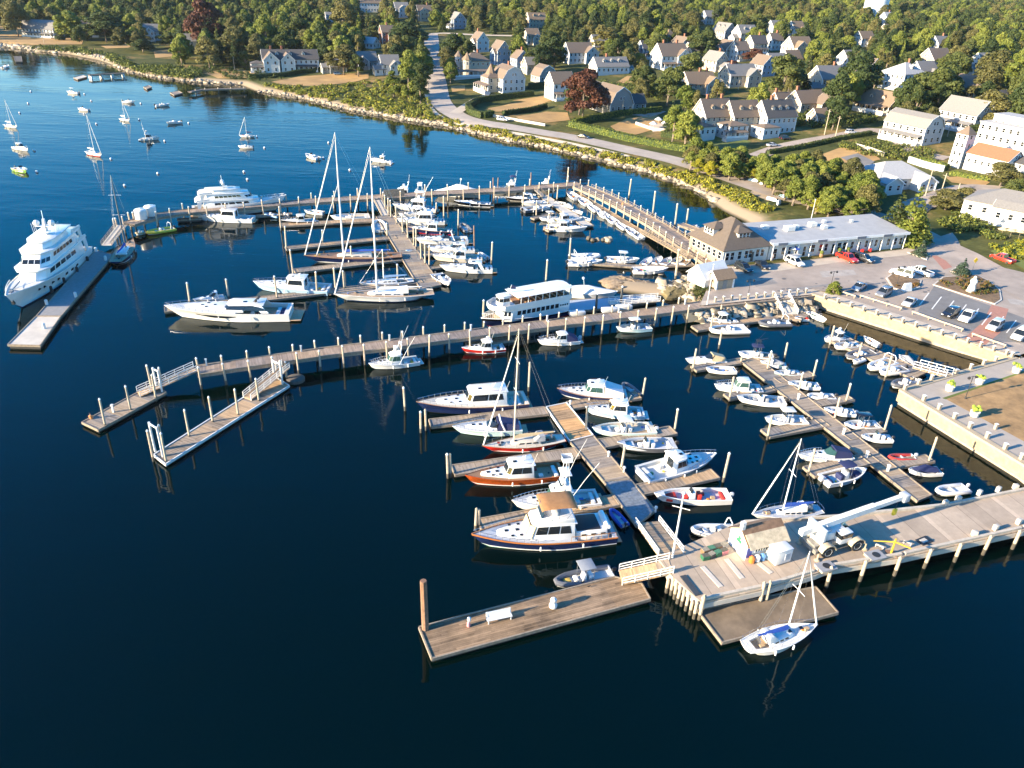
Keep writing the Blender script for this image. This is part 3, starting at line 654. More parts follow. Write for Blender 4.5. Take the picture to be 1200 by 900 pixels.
def b_super(bow,stern,z,label,group=G_N,decks=3,teak=True,br=4.4,dark=False,fk=1.0):
 o,L=place(bow,stern,z,'motor_superyacht',label,'yacht',group)
 B=L/br;fs,fb=2.2*L/33*fk,4.2*L/33*fk
 k=L/33
 h=Hull(L,B,fs,fb,pw=2.4,rake=.11,stern=.9);h.mesh(o,WHITE,NAVY,BOOTB);h.rub(o,WHITE,.08*k)
 h.deck(o,OFFW,OFFW,[(.03,.14,1.4*k*fk),(.86,.955,fb*.76)],side=.45*k)
 z0=fs-.1;zr=z0
 spec=[(.12,.76,.93,2.3*k,5),(.16,.66,.88,2.2*k,6),(.24,.54,.70,1.1*k,0)][:decks]
 for i,(t0,t1,wf,hh,ns)in enumerate(spec):
  w=B/2*wf;zz=h.zd(t1)*.92 if i==0 else zr
  base=zr if i else z0
  Pq=house(o,'main_deckhouse' if i==0 else('bridge_deckhouse' if i==1 else 'sun_deck'),h.x(t0),h.x(t1),w,w*(.74 if i==0 else .86),base,base+hh+(.5*k if i==0 else 0),rf=2.2*k if i<2 else .8*k,ra=.2,tum=.9,ch=2.2*k,mat=WHITE,bevel=.15*k)
  if ns:
   for sd_ in('left','right'):
    for j in range(ns):
     a=.22+.7/ns*j
     pane(o,Pq[sd_],a,.42 if i else .5,a+.58/ns,.72 if i else .76)
   if i==1:
    for sd_ in('lq','rq'):
     for a in(.06,.53):pane(o,Pq[sd_],a,.3,a+.4,.6,name='windscreen')
    for a in(.03,.36,.69):pane(o,Pq['front'],a,.3,a+.28,.6,name='windscreen')
  zr=base+hh+(.5*k if i==0 else 0)
  ov=.75*k;t0o=t0-.08
  m=MB();x0,x1=h.x(t0o),h.x(t1)-(2.0*k if i<2 else .7*k);w2=w*.98
  m.prism([(x0,w2*.92),(x0+1,w2),(x1-2.4*k,w2),(x1+.2*k,w2*.55),(x1+.2*k,-w2*.55),(x1-2.4*k,-w2),(x0+1,-w2),(x0,-w2*.92)],zr,zr+.22*k,0);m.build('deck_overhang',WHITE,o,bevel=.08*k)
  if i<2:
   for sg in(1,-1):
    m=MB();m.loft([[(x0+.2,sg*w2*.97,zr+.2*k),(h.x(spec[i][0])+2.5*k,sg*w2*.97,zr+.2*k),(h.x(spec[i][0])+2.5*k,sg*w2*.93,zr+.2*k),(x0+.2,sg*w2*.93,zr+.2*k)],[(x0+.6,sg*w2*.97,zr+.75*k),(h.x(spec[i][0])+2.2*k,sg*w2*.97,zr+1.0*k),(h.x(spec[i][0])+2.2*k,sg*w2*.93,zr+1.0*k),(x0+.6,sg*w2*.93,zr+.75*k)]]);m.build('deck_bulwark',WHITE,o)
   for sg in(1,-1):
    m=MB();m.slab([(x0+.5,sg*w*.95,base+.05),(x0+1.6*k,sg*w*.95,base+.05),(x0+2.4*k,sg*w*.95,zr),(x0+.9*k,sg*w*.95,zr)],.18*k);m.build('side_wing',WHITE,o,smooth=0)
  zr+=.22*k
 for sg in(1,-1):
  for t in(.30,.38,.46,.56,.62,.70,.745):
   r0=h.ring(t);m=MB();zz=h.zd(t)*.62;y=lerp(r0[1][1],r0[2][1],.4)+.03
   m.slab([(h.x(t)-.55*k,sg*y,zz-.2*k),(h.x(t)+.55*k,sg*(y-.05),zz-.2*k),(h.x(t)+.55*k,sg*(y+.0),zz+.25*k),(h.x(t)-.55*k,sg*(y+.05),zz+.25*k)],.05);m.build('hull_window',GLASS,o,smooth=0)
 mx=h.x(.36);m=MB();m.loft([[(mx-.5*k,.5*k,zr-1.0*k),(mx+.9*k,.4*k,zr-1.0*k),(mx+.9*k,-.4*k,zr-1.0*k),(mx-.5*k,-.5*k,zr-1.0*k)],[(mx-.6*k,.2*k,zr+3.0*k),(mx-.1*k,.15*k,zr+3.0*k),(mx-.1*k,-.15*k,zr+3.0*k),(mx-.6*k,-.2*k,zr+3.0*k)]])
 m.box(mx-.7*k,-1.7*k,zr+1.5*k,mx+.2*k,1.7*k,zr+1.65*k);m.box(mx-.2*k,-1.0*k,zr+.5*k,mx+1.2*k,1.0*k,zr+.62*k);m.tube([(mx-.4*k,0,zr+3*k),(mx-.5*k,0,zr+4.6*k)],.06,5)
 m.build('radar_mast',WHITE,o)
 for sg in(1,-1):
  m=MB();m.ball((mx-.25*k,sg*1.4*k,zr+2.15*k),.62*k,0,12);m.build('satellite_dome',WHITE,o)
  m=MB()
  for j in range(3):m.tube([(mx-1*k+j*.7*k,sg*B*.27,zr-.2*k),(mx-1.2*k+j*.7*k,sg*B*.3,zr+2.2*k)],.03,4)
  m.build('whip_aerial',WHITE,o)
 seat(o,h.x(.38),0,zr-.9*k,1.6*k,1.6*k,.5*k,TANC,'sun_deck_seat');seat(o,h.x(.3),B*.15,zr-.9*k,1.2*k,.8*k,.5*k,WHITEC,'sun_deck_seat')
 h.rail(o,.76,.7*k,WHITE,.04)
 m=MB();m.tube([(h.x(.93),0,fb),(h.x(.84),.1,fb+.35*k),(h.x(.8),-.1,fb+.3*k)],[.16*k,.14*k,.1*k],6);m.lathe([(.3*k,0),(.28*k,.5*k),(.1*k,.6*k)],(h.x(.9),.6*k,fb*.75),8);m.lathe([(.3*k,0),(.28*k,.5*k),(.1*k,.6*k)],(h.x(.9),-.6*k,fb*.75),8);m.build('anchor_windlass',GREYC,o)
 m=MB();m.box(-L/2-1.3*k,-B*.4,.3,-L/2+.1,B*.4,.5);m.build('swim_platform',TEAKL,o,bevel=.05)
 for sg in(1,-1):
  m=MB();r0=h.ring(.95);m.cbox((h.x(.945),sg*(r0[2][1]+.1),h.zd(.95)*.55),(.6*k,.25*k,.9*k));m.build('anchor',RUBBER,o)
 for t in(.15,.35,.55,.7):
  m=MB();m.lathe([(.05,.8*k),(.28*k,.65*k),(.3*k,-.5*k),(.08,-.7*k)],(h.x(t),(h.bd(t)+.25*k),h.zd(t)*.4),8);m.build('fender',RUBBER,o)
 return o,L,B,h
def b_tour(bow,stern,z,label,group=G_N):
 o,L=place(bow,stern,z,'passenger_ferry',label,'ferry',group)
 B=L/3.5;h=Hull(L,B,1.35,2.2,pw=2.3,stern=.9,rake=.08);h.mesh(o,NAVY,REDH,BOOTR,band=BLACKH);h.rub(o,WHITE,.09);h.deck(o,TEAKL,TEAKL,[(.84,.93,1.75)],side=.25)
 w=B*.46;z1=1.5
 Pq=house(o,'main_cabin',h.x(.02),h.x(.8),w,w*.92,z1-.2,z1+2.3,rf=.25,ra=.0,tum=.99,ch=1.6,mat=WHITE,bevel=.04)
 for sd_ in('left','right'):
  for j in range(9):pane(o,Pq[sd_],.2+.082*j,.45,.262+.082*j,.78)
  for j in range(4):pane(o,Pq[sd_],.03+.04*j,.55,.052+.04*j,.68)
 for sd_ in('lq','rq'):pane(o,Pq[sd_],.2,.45,.45,.78);pane(o,Pq[sd_],.6,.45,.85,.78)
 z2=z1+2.3;m=MB();m.prism([(h.x(.0),w),(h.x(.8),w),(h.x(.9),w*.55),(h.x(.92),0),(h.x(.9),-w*.55),(h.x(.8),-w),(h.x(.0),-w)],z2,z2+.12);m.build('upper_deck',WHITE,o)
 m=MB();ring=[(h.x(.0),w),(h.x(.8),w),(h.x(.9),w*.56),(h.x(.92),0),(h.x(.9),-w*.56),(h.x(.8),-w),(h.x(.0),-w)]
 for(ax,ay),(bx,by)in zip(ring,ring[1:]+ring[:1]):m.slab([(ax,ay,z2+.1),(bx,by,z2+.1),(bx,by,z2+.95),(ax,ay,z2+.95)],.06)
 m.build('bulwark',WHITE,o,smooth=0)
 m=MB();m.box(h.x(.01),-w*.93,z2+.121,h.x(.62),w*.93,z2+.3);m.build('upper_saloon_floor',TEAK,o)
 m=MB()
 for j in range(8):
  x=h.x(.02+.085*j)
  for sg in(1,-1):m.box(x-.06,sg*w*.97-.05,z2+.9,x+.06,sg*w*.97+.05,z2+2.2)
 m.build('roof_post',WHITE,o)
 m=MB()
 for j in range(9):m.box(h.x(.04+.06*j),-w*.7,z2+.3,h.x(.04+.06*j)+.4,w*.7,z2+.8)
 m.build('bench_rows',TEAK,o)
 m=MB();rings=[]
 for x,s_ in((h.x(-.01),.8),(h.x(.02),.97),(h.x(.35),1.0),(h.x(.66),1.0)):
  rings.append([(x,w*1.04*s_,z2+2.2),(x,w*.6*s_,z2+2.42),(x,0,z2+2.5),(x,-w*.6*s_,z2+2.42),(x,-w*1.04*s_,z2+2.2),(x,0,z2+2.14)])
 m.loft(rings);m.build('roof',WHITE,o)
 Pw=house(o,'wheelhouse',h.x(.7),h.x(.82),w*.42,w*.4,z2+.12,z2+2.2,rf=.1,ra=.0,tum=.95,ch=.7,mat=WHITE,roof=WHITE,over=.2)
 glaze(o,Pw,2,.5,.82)
 m=MB();m.tube([(h.x(.69),0,z2+2.2),(h.x(.66),0,z2+4.0)],.05,5);m.tube([(h.x(.69),-.3,z2+2.2),(h.x(.69),-.3,z2+3.4)],.04,5);m.build('signal_mast',WHITE,o)
 m=MB();m.slab([(h.x(.665),.0,z2+3.9),(h.x(.62),.3,z2+3.7),(h.x(.62),.35,z2+3.1),(h.x(.67),.0,z2+3.2)],.02);m.build('flag',NAVYC,o,smooth=0)
 h.rail(o,.82,.9,WHITE,.035)
 return o,L,B,h
def b_cov(bow,stern,z,label,hull='w',group=G_N,canvas=None,hgt=1.6):
 o,L=place(bow,stern,z,'covered_boat',label,'motor boat',group)
 B=L/3.3;fs,fb=.06*L+.3,.085*L+.5;h=Hull(L,B,fs,fb);h.mesh(o,HULLM[hull]);h.rub(o,ALU)
 m=MB();rings=[]
 for t,k in((.0,.45),(.15,.62),(.35,.95),(.5,1.0),(.62,.7),(.8,.34),(.95,.08)):
  y=h.bd(t)*.98;zz=h.zd(t);rings.append([(h.x(t),y,zz-.1),(h.x(t),y*.95,zz+.05),(h.x(t),y*.55,zz+hgt*k*.75),(h.x(t),0,zz+hgt*k),(h.x(t),-y*.55,zz+hgt*k*.75),(h.x(t),-y*.95,zz+.05),(h.x(t),-y,zz-.1)])
 m.loft(rings);m.build('boat_cover',canvas or WHITEC,o)
 m=MB();m.tube([(h.x(.42),0,h.zd(.4)+hgt),(h.x(.4),0,h.zd(.4)+hgt+1.6)],.05,5);m.ball((h.x(.4),0,h.zd(.4)+hgt+1.5),.3);m.build('mast',WHITE,o)
 return o,L,B,h
def buoy(px,py,label,group,ylw=False):
 p=G(px,py,.25);m=MB();m.ball((0,0,.2),.42,0,9)
 o=m.build('mooring_buoy',M('buoy_yellow',(.7,.5,.05),.5)if ylw else WHITE,None,(p.x,p.y,0));tag(o,label,'buoy',group)
 s=MB();s.lathe([(.43,-.05),(.43,.05)],(0,0,.2),9);s.build('band',BLUEC,o)
def frame_of(pts,k=0):
 """local frame of a polygon: centre and direction of edge k -> (centre, rz, local points)"""
 c=sum((Vector((p[0],p[1],0))for p in pts),Vector())/len(pts)
 a,b=pts[k],pts[(k+1)%len(pts)]
 rz=math.atan2(b[1]-a[1],b[0]-a[0]);ct,st=math.cos(-rz),math.sin(-rz)
 loc=[((p[0]-c.x)*ct-(p[1]-c.y)*st,(p[0]-c.x)*st+(p[1]-c.y)*ct)for p in pts]
 return c,rz,loc
def offset_poly(poly,d):
 n=len(poly);a=sum(poly[i][0]*poly[(i+1)%n][1]-poly[(i+1)%n][0]*poly[i][1]for i in range(n))
 if a<0:poly=poly[::-1]
 out=[]
 for i in range(n):
  p0,p1,p2=Vector(poly[i-1][:2]),Vector(poly[i][:2]),Vector(poly[(i+1)%n][:2])
  e1=(p1-p0).normalized();e2=(p2-p1).normalized()
  n1=Vector((e1.y,-e1.x));n2=Vector((e2.y,-e2.x));m=(n1+n2)
  if m.length<1e-4:m=n1
  m=m.normalized();k=d/max(0.4,m.dot(n1));out.append((p1.x+m.x*k,p1.y+m.y*k))
 return out
DOCKS=[]
def dock(pts,z,label,mat=None,group=None,name='floating_dock',k=0,world=False,thick=0.28,edge=None,flo=True,floatm=None,cat='dock'):
 w=[p if world else G(p[0],p[1],z)[:2]for p in pts]
 c,rz,loc=frame_of(w,k)
 o=thing(name,(c.x,c.y,0),rz,label,cat,group)
 m=MB();m.prism(loc,z-0.08,z);m.build('deck',mat or WOODG,o,smooth=0)
 m=MB();m.prism(offset_poly(loc,0.07),z-thick,z-0.085)
 for i in range(len(loc)):
  a,b=Vector(loc[i]),Vector(loc[(i+1)%len(loc)]);d=(b-a);L_=d.length
  if L_<0.4:continue
  d/=L_;mid=(a+b)/2
  m.cbox((mid.x,mid.y,z+0.03),(L_-0.02,0.16,0.14),0,math.atan2(d.y,d.x))
 m.build('edge_timber',edge or BEAM,o,smooth=0)
 if flo:
  m=MB();m.prism(offset_poly(loc,-0.15),-0.4,z-thick-0.002);m.build('float',floatm or FLOATD,o,smooth=0)
 return o
def strip(a,b,w,z,label,mat=None,group=None,name='finger_dock',**kw):
 z-=random.uniform(.012,.03)
 A,B=G(a[0],a[1],z),G(b[0],b[1],z);d=(B-A);d.z=0;d.normalize();n=Vector((-d.y,d.x,0))*(w/2)
 pts=[(A-n)[:2],(B-n)[:2],(B+n)[:2],(A+n)[:2]]
 return dock(pts,z,label,mat,group,name,0,True,**kw)
_pm={}
def piling(x,y,top,r,label,group,wet=0.75,cap=True,mat=None,lean=0.0,capm=None,deep=1.6):
 key=(round(top,1),round(r,2),round(wet,2),mat.name if mat else '')
 if key not in _pm:
  m=MB();n=8
  rg=[[(rr*math.cos(2*math.pi*i/n),rr*math.sin(2*math.pi*i/n),z)for i in range(n)]for rr,z in((r*1.04,-deep),(r*1.04,wet),(r,wet+.02),(r*.92,key[0]-.02),(r*.86,key[0]))]
  m.loft(rg);m.m=[1]*n+[0]*(3*n)+[1,0]
  o=m.build('piling',[mat or PILEW,PILEWET]);me=o.data;C_=None
  cm=MB();cm.lathe([(r*1.08,0),(r*1.08,.07),(r*.5,.2),(.01,.3)],(0,0,key[0]-.03),8);co=cm.build('piling_cap',capm or CAPW)
  _pm[key]=(me,co.data);bpy.data.objects.remove(o);bpy.data.objects.remove(co)
 me,cme=_pm[key]
 x+=random.uniform(-.12,.12);y+=random.uniform(-.12,.12)
 o=bpy.data.objects.new('piling',me);C.objects.link(o);o.location=(x,y,0)
 o.rotation_euler=(random.uniform(-.03,.03),random.uniform(-.03,.03)+lean,random.uniform(0,6))
 tag(o,label,'piling',group)
 if cap:
  q=bpy.data.objects.new('cap',cme);C.objects.link(q);q.parent=o
 return o
def pile_px(base,topy,label,group,r=.19,z0=.5,**kw):
 p=G(base[0],base[1],z0);h=height_to(p,topy)
 return piling(p.x,p.y,z0+h,r,label,group,**kw)
def along(pts,step,off,start=0.0,end=1e9):
 """points every step metres along a world polyline, shifted sideways by off"""
 out=[];s=start;acc=0.0
 for a,b in zip(pts,pts[1:]):
  a,b=Vector(a[:2]),Vector(b[:2]);L_=(b-a).length;d=(b-a)/L_;n=Vector((-d.y,d.x))
  while s<=acc+L_ and s<=end:
   p=a+d*(s-acc)+n*off;out.append((p.x,p.y,math.atan2(d.y,d.x)));s+=step
  acc+=L_
 return out
def pier(px,z,w,label,mat=None,name='pier',group=None):
 W_=[G(p[0],p[1],z)for p in px]
 c=(W_[0]+W_[-1])/2;d=W_[-1]-W_[0];rz=math.atan2(d.y,d.x);inv=Matrix.Rotation(-rz,3,'Z')
 lp=[inv@(p-Vector((c.x,c.y,0)))for p in W_]
 o=thing(name,(c.x,c.y,0),rz,label,'pier',group)
 L_,R__=[],[]
 for i,p in enumerate(lp):
  a=lp[max(0,i-1)];b=lp[min(len(lp)-1,i+1)];t=(b-a).normalized();n=Vector((-t.y,t.x,0))*(w/2)
  L_.append(p+n);R__.append(p-n)
 def ribbon(l,r,z0,z1):
  m=MB();m.loft([[(a.x,a.y,z0),(a.x,a.y,z1),(b.x,b.y,z1),(b.x,b.y,z0)]for a,b in zip(l,r)]);return m
 ribbon(L_,R__,z-.1,z).build('deck',mat or PIERW,o,smooth=0)
 m=MB()
 for l in(L_,R__):
  m.tube([(a.x,a.y,z+.07)for a in l],.11,4);
  m.loft([[(a.x-.06,a.y,z-.55),(a.x+.06,a.y,z-.55),(a.x+.06,a.y,z-.102),(a.x-.06,a.y,z-.102)]for a in l])
 m.build('edge_beam',BEAM,o,smooth=0)
 for q in along([(p.x,p.y)for p in lp],3.6,0):m=MB();m.cbox((q[0],q[1],z-.35),(.3,w*.98,.3),0,q[2]);m.build('cross_beam',BEAMD,o,smooth=0)
 return o,W_
def gangway(a,b,za,zb,w,label,mat=None,rail=True,h=1.0,group=None,railm=None,arch=False):
 A,B=G(a[0],a[1],za),G(b[0],b[1],zb);d=B-A;L_=math.hypot(d.x,d.y);mid=(A+B)/2
 o=thing('gangway',(mid.x,mid.y,0),math.atan2(d.y,d.x),label,'gangway',group)
 m=MB();x0,x1=-L_/2,L_/2
 m.loft([[(x0,w/2,za+.05),(x0,-w/2,za+.05),(x0,-w/2,za+.17),(x0,w/2,za+.17)],[(x1,w/2,zb-.1),(x1,-w/2,zb-.1),(x1,-w/2,zb+.05),(x1,w/2,zb+.05)]]);m.build('walkway',mat or WOODT,o,smooth=0)
 if rail:
  for sg in(1,-1):
   m=MB();n=max(3,int(L_/1.3))
   for hh in(h,h*.62,h*.25):m.slab([(x0,sg*w/2-.001,za+.1+hh-.05),(x1,sg*w/2,zb+hh-.05),(x1,sg*w/2,zb+hh+.05),(x0,sg*w/2,za+.1+hh+.05)],.06)
   for k in range(n+1):
    t=k/n;x=lerp(x0,x1,t);zz=lerp(za,zb,t);m.box(x-.045,sg*w/2-.045,zz+.05,x+.045,sg*w/2+.045,zz+h+.08)
   m.build('handrail',railm or CAPW,o,smooth=0)
 return o
ZP,ZF=2.4,0.55
_,MPW=pier([(231,434),(300,424),(380,412.5),(467,402),(560,390),(668,376.5),(767,365),(830,356.5),(950,343.5)],ZP,3.2,'long weathered timber pier running from the quay past the ferry to open water',name='pier')
for i,q in enumerate(along(MPW,3.7,1.75,.3,92)):
 piling(q[0],q[1],ZP+random.uniform(1.1,1.5),.17,'white capped timber piling along the ferry side of the long pier','pilings along the ferry side of the long pier')
for q in along(MPW,3.7,-1.75,.3,92):
 piling(q[0],q[1],ZP+random.uniform(1.1,1.5),.17,'white capped timber piling along the near side of the long pier','pilings along the near side of the long pier')
for i,q in enumerate(along(MPW,7.4,0,1.5,92)):
 for off in(-.9,.9):
  p=Vector((q[0],q[1]))+Vector((-math.sin(q[2]),math.cos(q[2])))*off
 m=MB();m.box(-.12,-.12,ZP,.12,.12,ZP+1.0);m.box(-.16,-.16,ZP+1.0,.16,.16,ZP+1.12)
 a=along(MPW,7.4,1.35,1.5,92)[i]
 if i%2==0:tag(m.build('power_pedestal',CAPW,None,(a[0],a[1],0.001),a[2]),'small white power pedestal standing on the long pier','pedestal','power pedestals on the long pier')
strip((547,404),(600,397),1.6,.9,'narrow landing float tucked under the long pier behind the red lobster boat',WOODT,'landing floats under the long pier','floating_dock')
_,UPW=pier([(151,262),(185,252.5),(230,246.5),(290,241.5),(350,237),(433,231.5),(512,226.5),(600,222),(680,215.5)],ZP,4.0,'long grey timber pier in front of the second white yacht',name='pier')
_,NPW=pier([(679,218),(705,229),(729,241),(770,264),(812,292),(842,312)],ZP,5.0,'wide timber pier lined with dinghies leading to the shingled dock house',name='pier')
for q in along(UPW,4.6,-2.15,6):piling(q[0],q[1],ZP+random.uniform(1.5,1.9),.19,'pale timber piling along the near edge of the upper pier','pilings along the near edge of the upper pier',capm=CAPW)
for q in along(UPW,6.4,2.15,2):piling(q[0],q[1],ZP+random.uniform(1.5,2.0),.19,'pale timber piling along the bay edge of the upper pier','pilings along the bay edge of the upper pier')
for q in along(NPW,3.9,-2.6,1):piling(q[0],q[1],ZP+random.uniform(1.3,1.7),.18,'white capped piling along the dinghy side of the dock house pier','pilings along the dinghy side of the dock house pier')
for q in along(NPW,3.9,2.6,1):piling(q[0],q[1],ZP+random.uniform(1.3,1.7),.18,'white capped piling along the shore side of the dock house pier','pilings along the shore side of the dock house pier')
fr=thing('handrail_fence',(NPW[0].x,NPW[0].y,0),0,'weathered timber handrail running along the dock house pier','fence')
for off in(-2.35,2.35):
 m=MB();ps=along(NPW,3.9,off,2.9)
 for q in ps:m.cbox((q[0]-NPW[0].x,q[1]-NPW[0].y,ZP+.5),(.08,.08,1.0),0,q[2])
 for hh in(.5,1.0):m.tube([(q[0]-NPW[0].x,q[1]-NPW[0].y,ZP+hh)for q in ps],.05,4)
 m.build('rail',BEAM,fr,smooth=0)
NF=[G(x,y,ZF)for x,y in((676,226),(749,270),(770,285))]
strip((674,225),(760,277),2.0,ZF,'long low float with a row of dinghies beside the dock house pier',WOODT,None,'floating_dock')
gangway((752,272),(808,303),ZF,ZP-.3,1.5,'timber ramp from the dinghy float up to the dock house pier',railm=BEAM)
m_=MB()
wf=along(UPW,1,-2.05)
_a,_b=G(450,231,ZP),G(474,229.5,ZP)
wv=thing('wave_screen',((_a.x+_b.x)/2,(_a.y+_b.y)/2,0),math.atan2(_b.y-_a.y,_b.x-_a.x),'brown vertical board screen at the corner of the upper pier','fence')
m=MB();Lw=(_b-_a).length/2
for k in range(int(Lw*2/.3)):m.box(-Lw+k*.3,-.06,.3,-Lw+k*.3+.27,.06,ZP+2.0)
m.build('boards',BEAM,wv,smooth=0);m=MB();m.box(-Lw,.065,ZP+.5,Lw,.2,ZP+.7);m.box(-Lw,.065,ZP+1.4,Lw,.2,ZP+1.6);m.build('rail',BEAM,wv,smooth=0)
_,BP=pier([(797,262),(812,267.5),(828,273)],1.6,2.2,'short grey jetty behind the shingled dock house')
strip((208,257),(236,255.5),1.5,.7,'low float under the upper pier beside the yellow inflatable',WOODG,'landing floats under the upper pier','floating_dock')
strip((300,253),(342,250.5),1.6,ZF,'low float under the upper pier beside the pale blue skiff',WOODG,'landing floats under the upper pier','floating_dock')
o_=dock([(9,404),(47,405),(71,371),(42,371)],.75,'tan end section of the long yacht float',CONCL,'sections of the long yacht float',k=1)
o_=dock([(42.6,370.4),(71.6,370.4),(133,299),(112,293)],.75,'grey main section of the long yacht float beside the superyacht',M('grey_float_top',(.24,.235,.23),.85,var=.12),'sections of the long yacht float',k=1)
gangway((125,288),(143,264),.8,ZP,2.2,'pale timber ramp from the yacht float up to the pier head',CONCL,railm=BEAM)
for x,y in((89,348),(55,357),(52,385),(113,295),(124,305)):
 p=G(x,y,.75);m=MB();m.lathe([(.28,0),(.28,.9),(.2,1.0),(.05,1.05)],(0,0,0),9)
 tag(m.build('mooring_post',CAPW,None,(p.x,p.y,.75)),'squat white post standing on the long yacht float','mooring post','white posts on the long yacht float')
for x,y,ty in((134,268,257),(138,266,256),(146,266,254),(157,259,249),(168,257,246)):
 pile_px((x,y),ty,'pale piling at the pier head beside the dark sailboat','pilings at the pier head',z0=1.5)
for i,(x,y)in enumerate(((166,257),(177,253))):
 p=G(x,y,ZP);t=thing('fuel_tank',(p.x,p.y,ZP),0,('white upright fuel tank on the pier head, the one nearer the ramp','white upright fuel tank on the pier head, the one nearer the second yacht')[i],'tank','white tanks on the pier head')
 m=MB();m.lathe([(1.35,.15),(1.4,.25),(1.4,2.3),(1.2,2.55),(.3,2.7)],(0,0,0),18);m.build('tank_body',WHITE,t);m=MB();m.lathe([(.3,0),(.3,.12)],(0,0,2.68),10);m.build('hatch',CAPW,t);m=MB();m.box(-1.2,-1.2,0,1.2,1.2,.16);m.build('cradle',BEAM,t)
LF1=dock([(96,495),(115,504),(195,460),(180,450)],ZF,'left outer float at the end of the long pier with a seated figure',WOODG,'outer floats with tall posts',k=1)
LF2=dock([(180,533),(194,544),(339,452),(323,442)],ZF,'longer outer float in front of the pier with a steel goalpost frame',WOODT,'outer floats with tall posts',k=1,edge=CAPW)
gangway((163,463),(229,433),ZF,ZP,1.7,'white railed ramp down from the pier end to the left float',WOODT,arch=True)
gangway((290,468),(335,430),ZF,ZP,1.6,'white railed ramp down to the longer outer float',WOODT)
for x,y,ty in((124,498,468),(153,481,454),(182,467,440),(178,459,429),(191,455,432)):
 pile_px((x,y),ty,'slim white capped post beside the left outer float','posts of the left outer float',r=.16)
for x,y,ty in((194,541,508),(180,537,505),(193,526,498),(223,511,481),(250,494,465),(280,486,457),(304,470,444),(330,449,423),(335,444,425),(326,440,425)):
 pile_px((x,y),ty,'slim white capped post beside the longer outer float','posts of the longer outer float',r=.16)
for(a,b,zt,lab)in(((182,529),(191,535),5.2,'white goalpost frame at the near end of the longer outer float'),((184,456),(190,459),4.3,'white goalpost frame over the ramp foot on the left float'),((322,446),(331,450),4.3,'white goalpost frame over the ramp foot on the longer float')):
 A,B=G(*a,ZF),G(*b,ZF);mid=(A+B)/2;o=thing('goalpost_frame',(mid.x,mid.y,ZF),math.atan2(B.y-A.y,B.x-A.x),lab,'frame','goalpost frames over the ramps');hw=(B-A).length/2
 for sg in(-1,1):
  m=MB();m.tube([(sg*hw,0,0),(sg*hw,0,zt-ZF)],.16,8);m.build('post',CAPW,o)
 m=MB();m.tube([(-hw,0,zt-ZF-.2),(hw,0,zt-ZF-.2)],.13,8);m.build('crossbar',CAPW,o)
p=G(133,483,ZF);m=MB();m.box(-.12,-.12,0,.12,.12,1.1);m.box(-.17,-.17,1.1,.17,.17,1.3);tag(m.build('power_pedestal',CAPW,None,(p.x,p.y,ZF)),'short white pedestal on the left outer float','pedestal')
m=MB();m.lathe([(.1,-1),(1.5,-.9),(1.5,.45),(1.2,.6)],(0,0,0),14);p=G(346,442,.6);tag(m.build('mooring_dolphin',BEAMD,None,(p.x,p.y,0)),'dark round timber dolphin at the head of the longer outer float','dolphin')
GF='finger docks beside the big sailboats'
dock([(441,254),(459,251),(517,334),(493,339)],ZF,'grey plank walkway between the sailboats and the row of cruisers',WOODG,None,k=1)
gangway((452,253),(441,232),ZF,ZP,2.2,'timber ramp from the upper pier to the cruiser walkway',CONCL,railm=BEAM)
strip((328,263.5),(446,257.5),2.6,ZF,'tan finger dock below the upper pier, first of the four beside the sailboats',WOODT,GF)
strip((335,291),(464,278),2.2,ZF,'tan finger dock behind the dark varnished sailboat, second from the upper pier',WOODT,GF)
strip((345,317.5),(480,302),2.4,ZF,'grey finger dock in front of the dark varnished sailboat',WOODG,GF)
strip((193,363),(494,329),2.4,ZF,'longest grey finger dock, behind the big white sailboat and the express yacht',WOODG,GF)
GP='tall pilings at the ends of the sailboat fingers'
for x,y,ty in((223,354,332),(268,348,327),(329,268,243),(335,291,266),(344,322,293),(393,339,315),(466,328,310),(325,349,324),(371,344,319),(404,338,318),(412,304,289),(378,283,270),(454,277,262)):
 pile_px((x,y),ty,'tall brown piling at a finger dock beside the big sailboats',GP,r=.2)
G2='white pilings in front of the cruiser row'
for x,y,ty in((452,248,229),(455.5,253,233),(458.5,255,235),(465,262,243),(471.5,273,253),(478,280,258),(484.5,288,267),(487,290,268),(493,304,284),(499,309,286),(502.5,311,288)):
 pile_px((x,y),ty,'tall white piling between the walkway and the bows of the cruisers',G2,r=.19)
for i,(x,y,ty)in enumerate(((520,254,231),(536.5,265,246),(575.5,306,284),(511,248,238))):
 pile_px((x,y),ty,'tall white piling off the sterns of the cruisers','pilings off the sterns of the cruisers',r=.2)
for x,y,ty in((555.5,289,264),(578,221,208),(583,221,208),(622,217,202)):pile_px((x,y),ty,'slender rust brown steel piling near the moored motor yachts','rust brown steel pilings',r=.17,cap=False,mat=STEELR,z0=.5)
for a,b in(((464,262),(480,261)),((482,280),(505,278.5)),((497,299),(516,297)),((503,314.5),(524,312)),((474,272),(490,270))):
 strip(a,b,1.2,ZF,'short finger dock between the cruiser bows',WOODG,'short fingers between the cruisers')
strip((634,228),(690,265),3.0,ZF,'white railed float running down between the northern runabouts',CONCL,None,'floating_dock')
gangway((638,231),(628,222),ZF,ZP,2.0,'pale ramp from the upper pier to the northern runabout float',CONCL,railm=BEAM)
for a,b in(((612,245),(634,240)),((624,256),(648,250)),((641,270),(668,264))):strip(a,b,1.4,ZF,'short finger dock between the northern runabouts',WOODG,'short fingers between the northern runabouts')
for x,y,ty in((612,243,226),(628,253,236),(642.5,269,250),(692,259,246),(642,240,222),(653,234,218)):pile_px((x,y),ty,'white piling among the northern runabouts','pilings among the northern runabouts',r=.18)
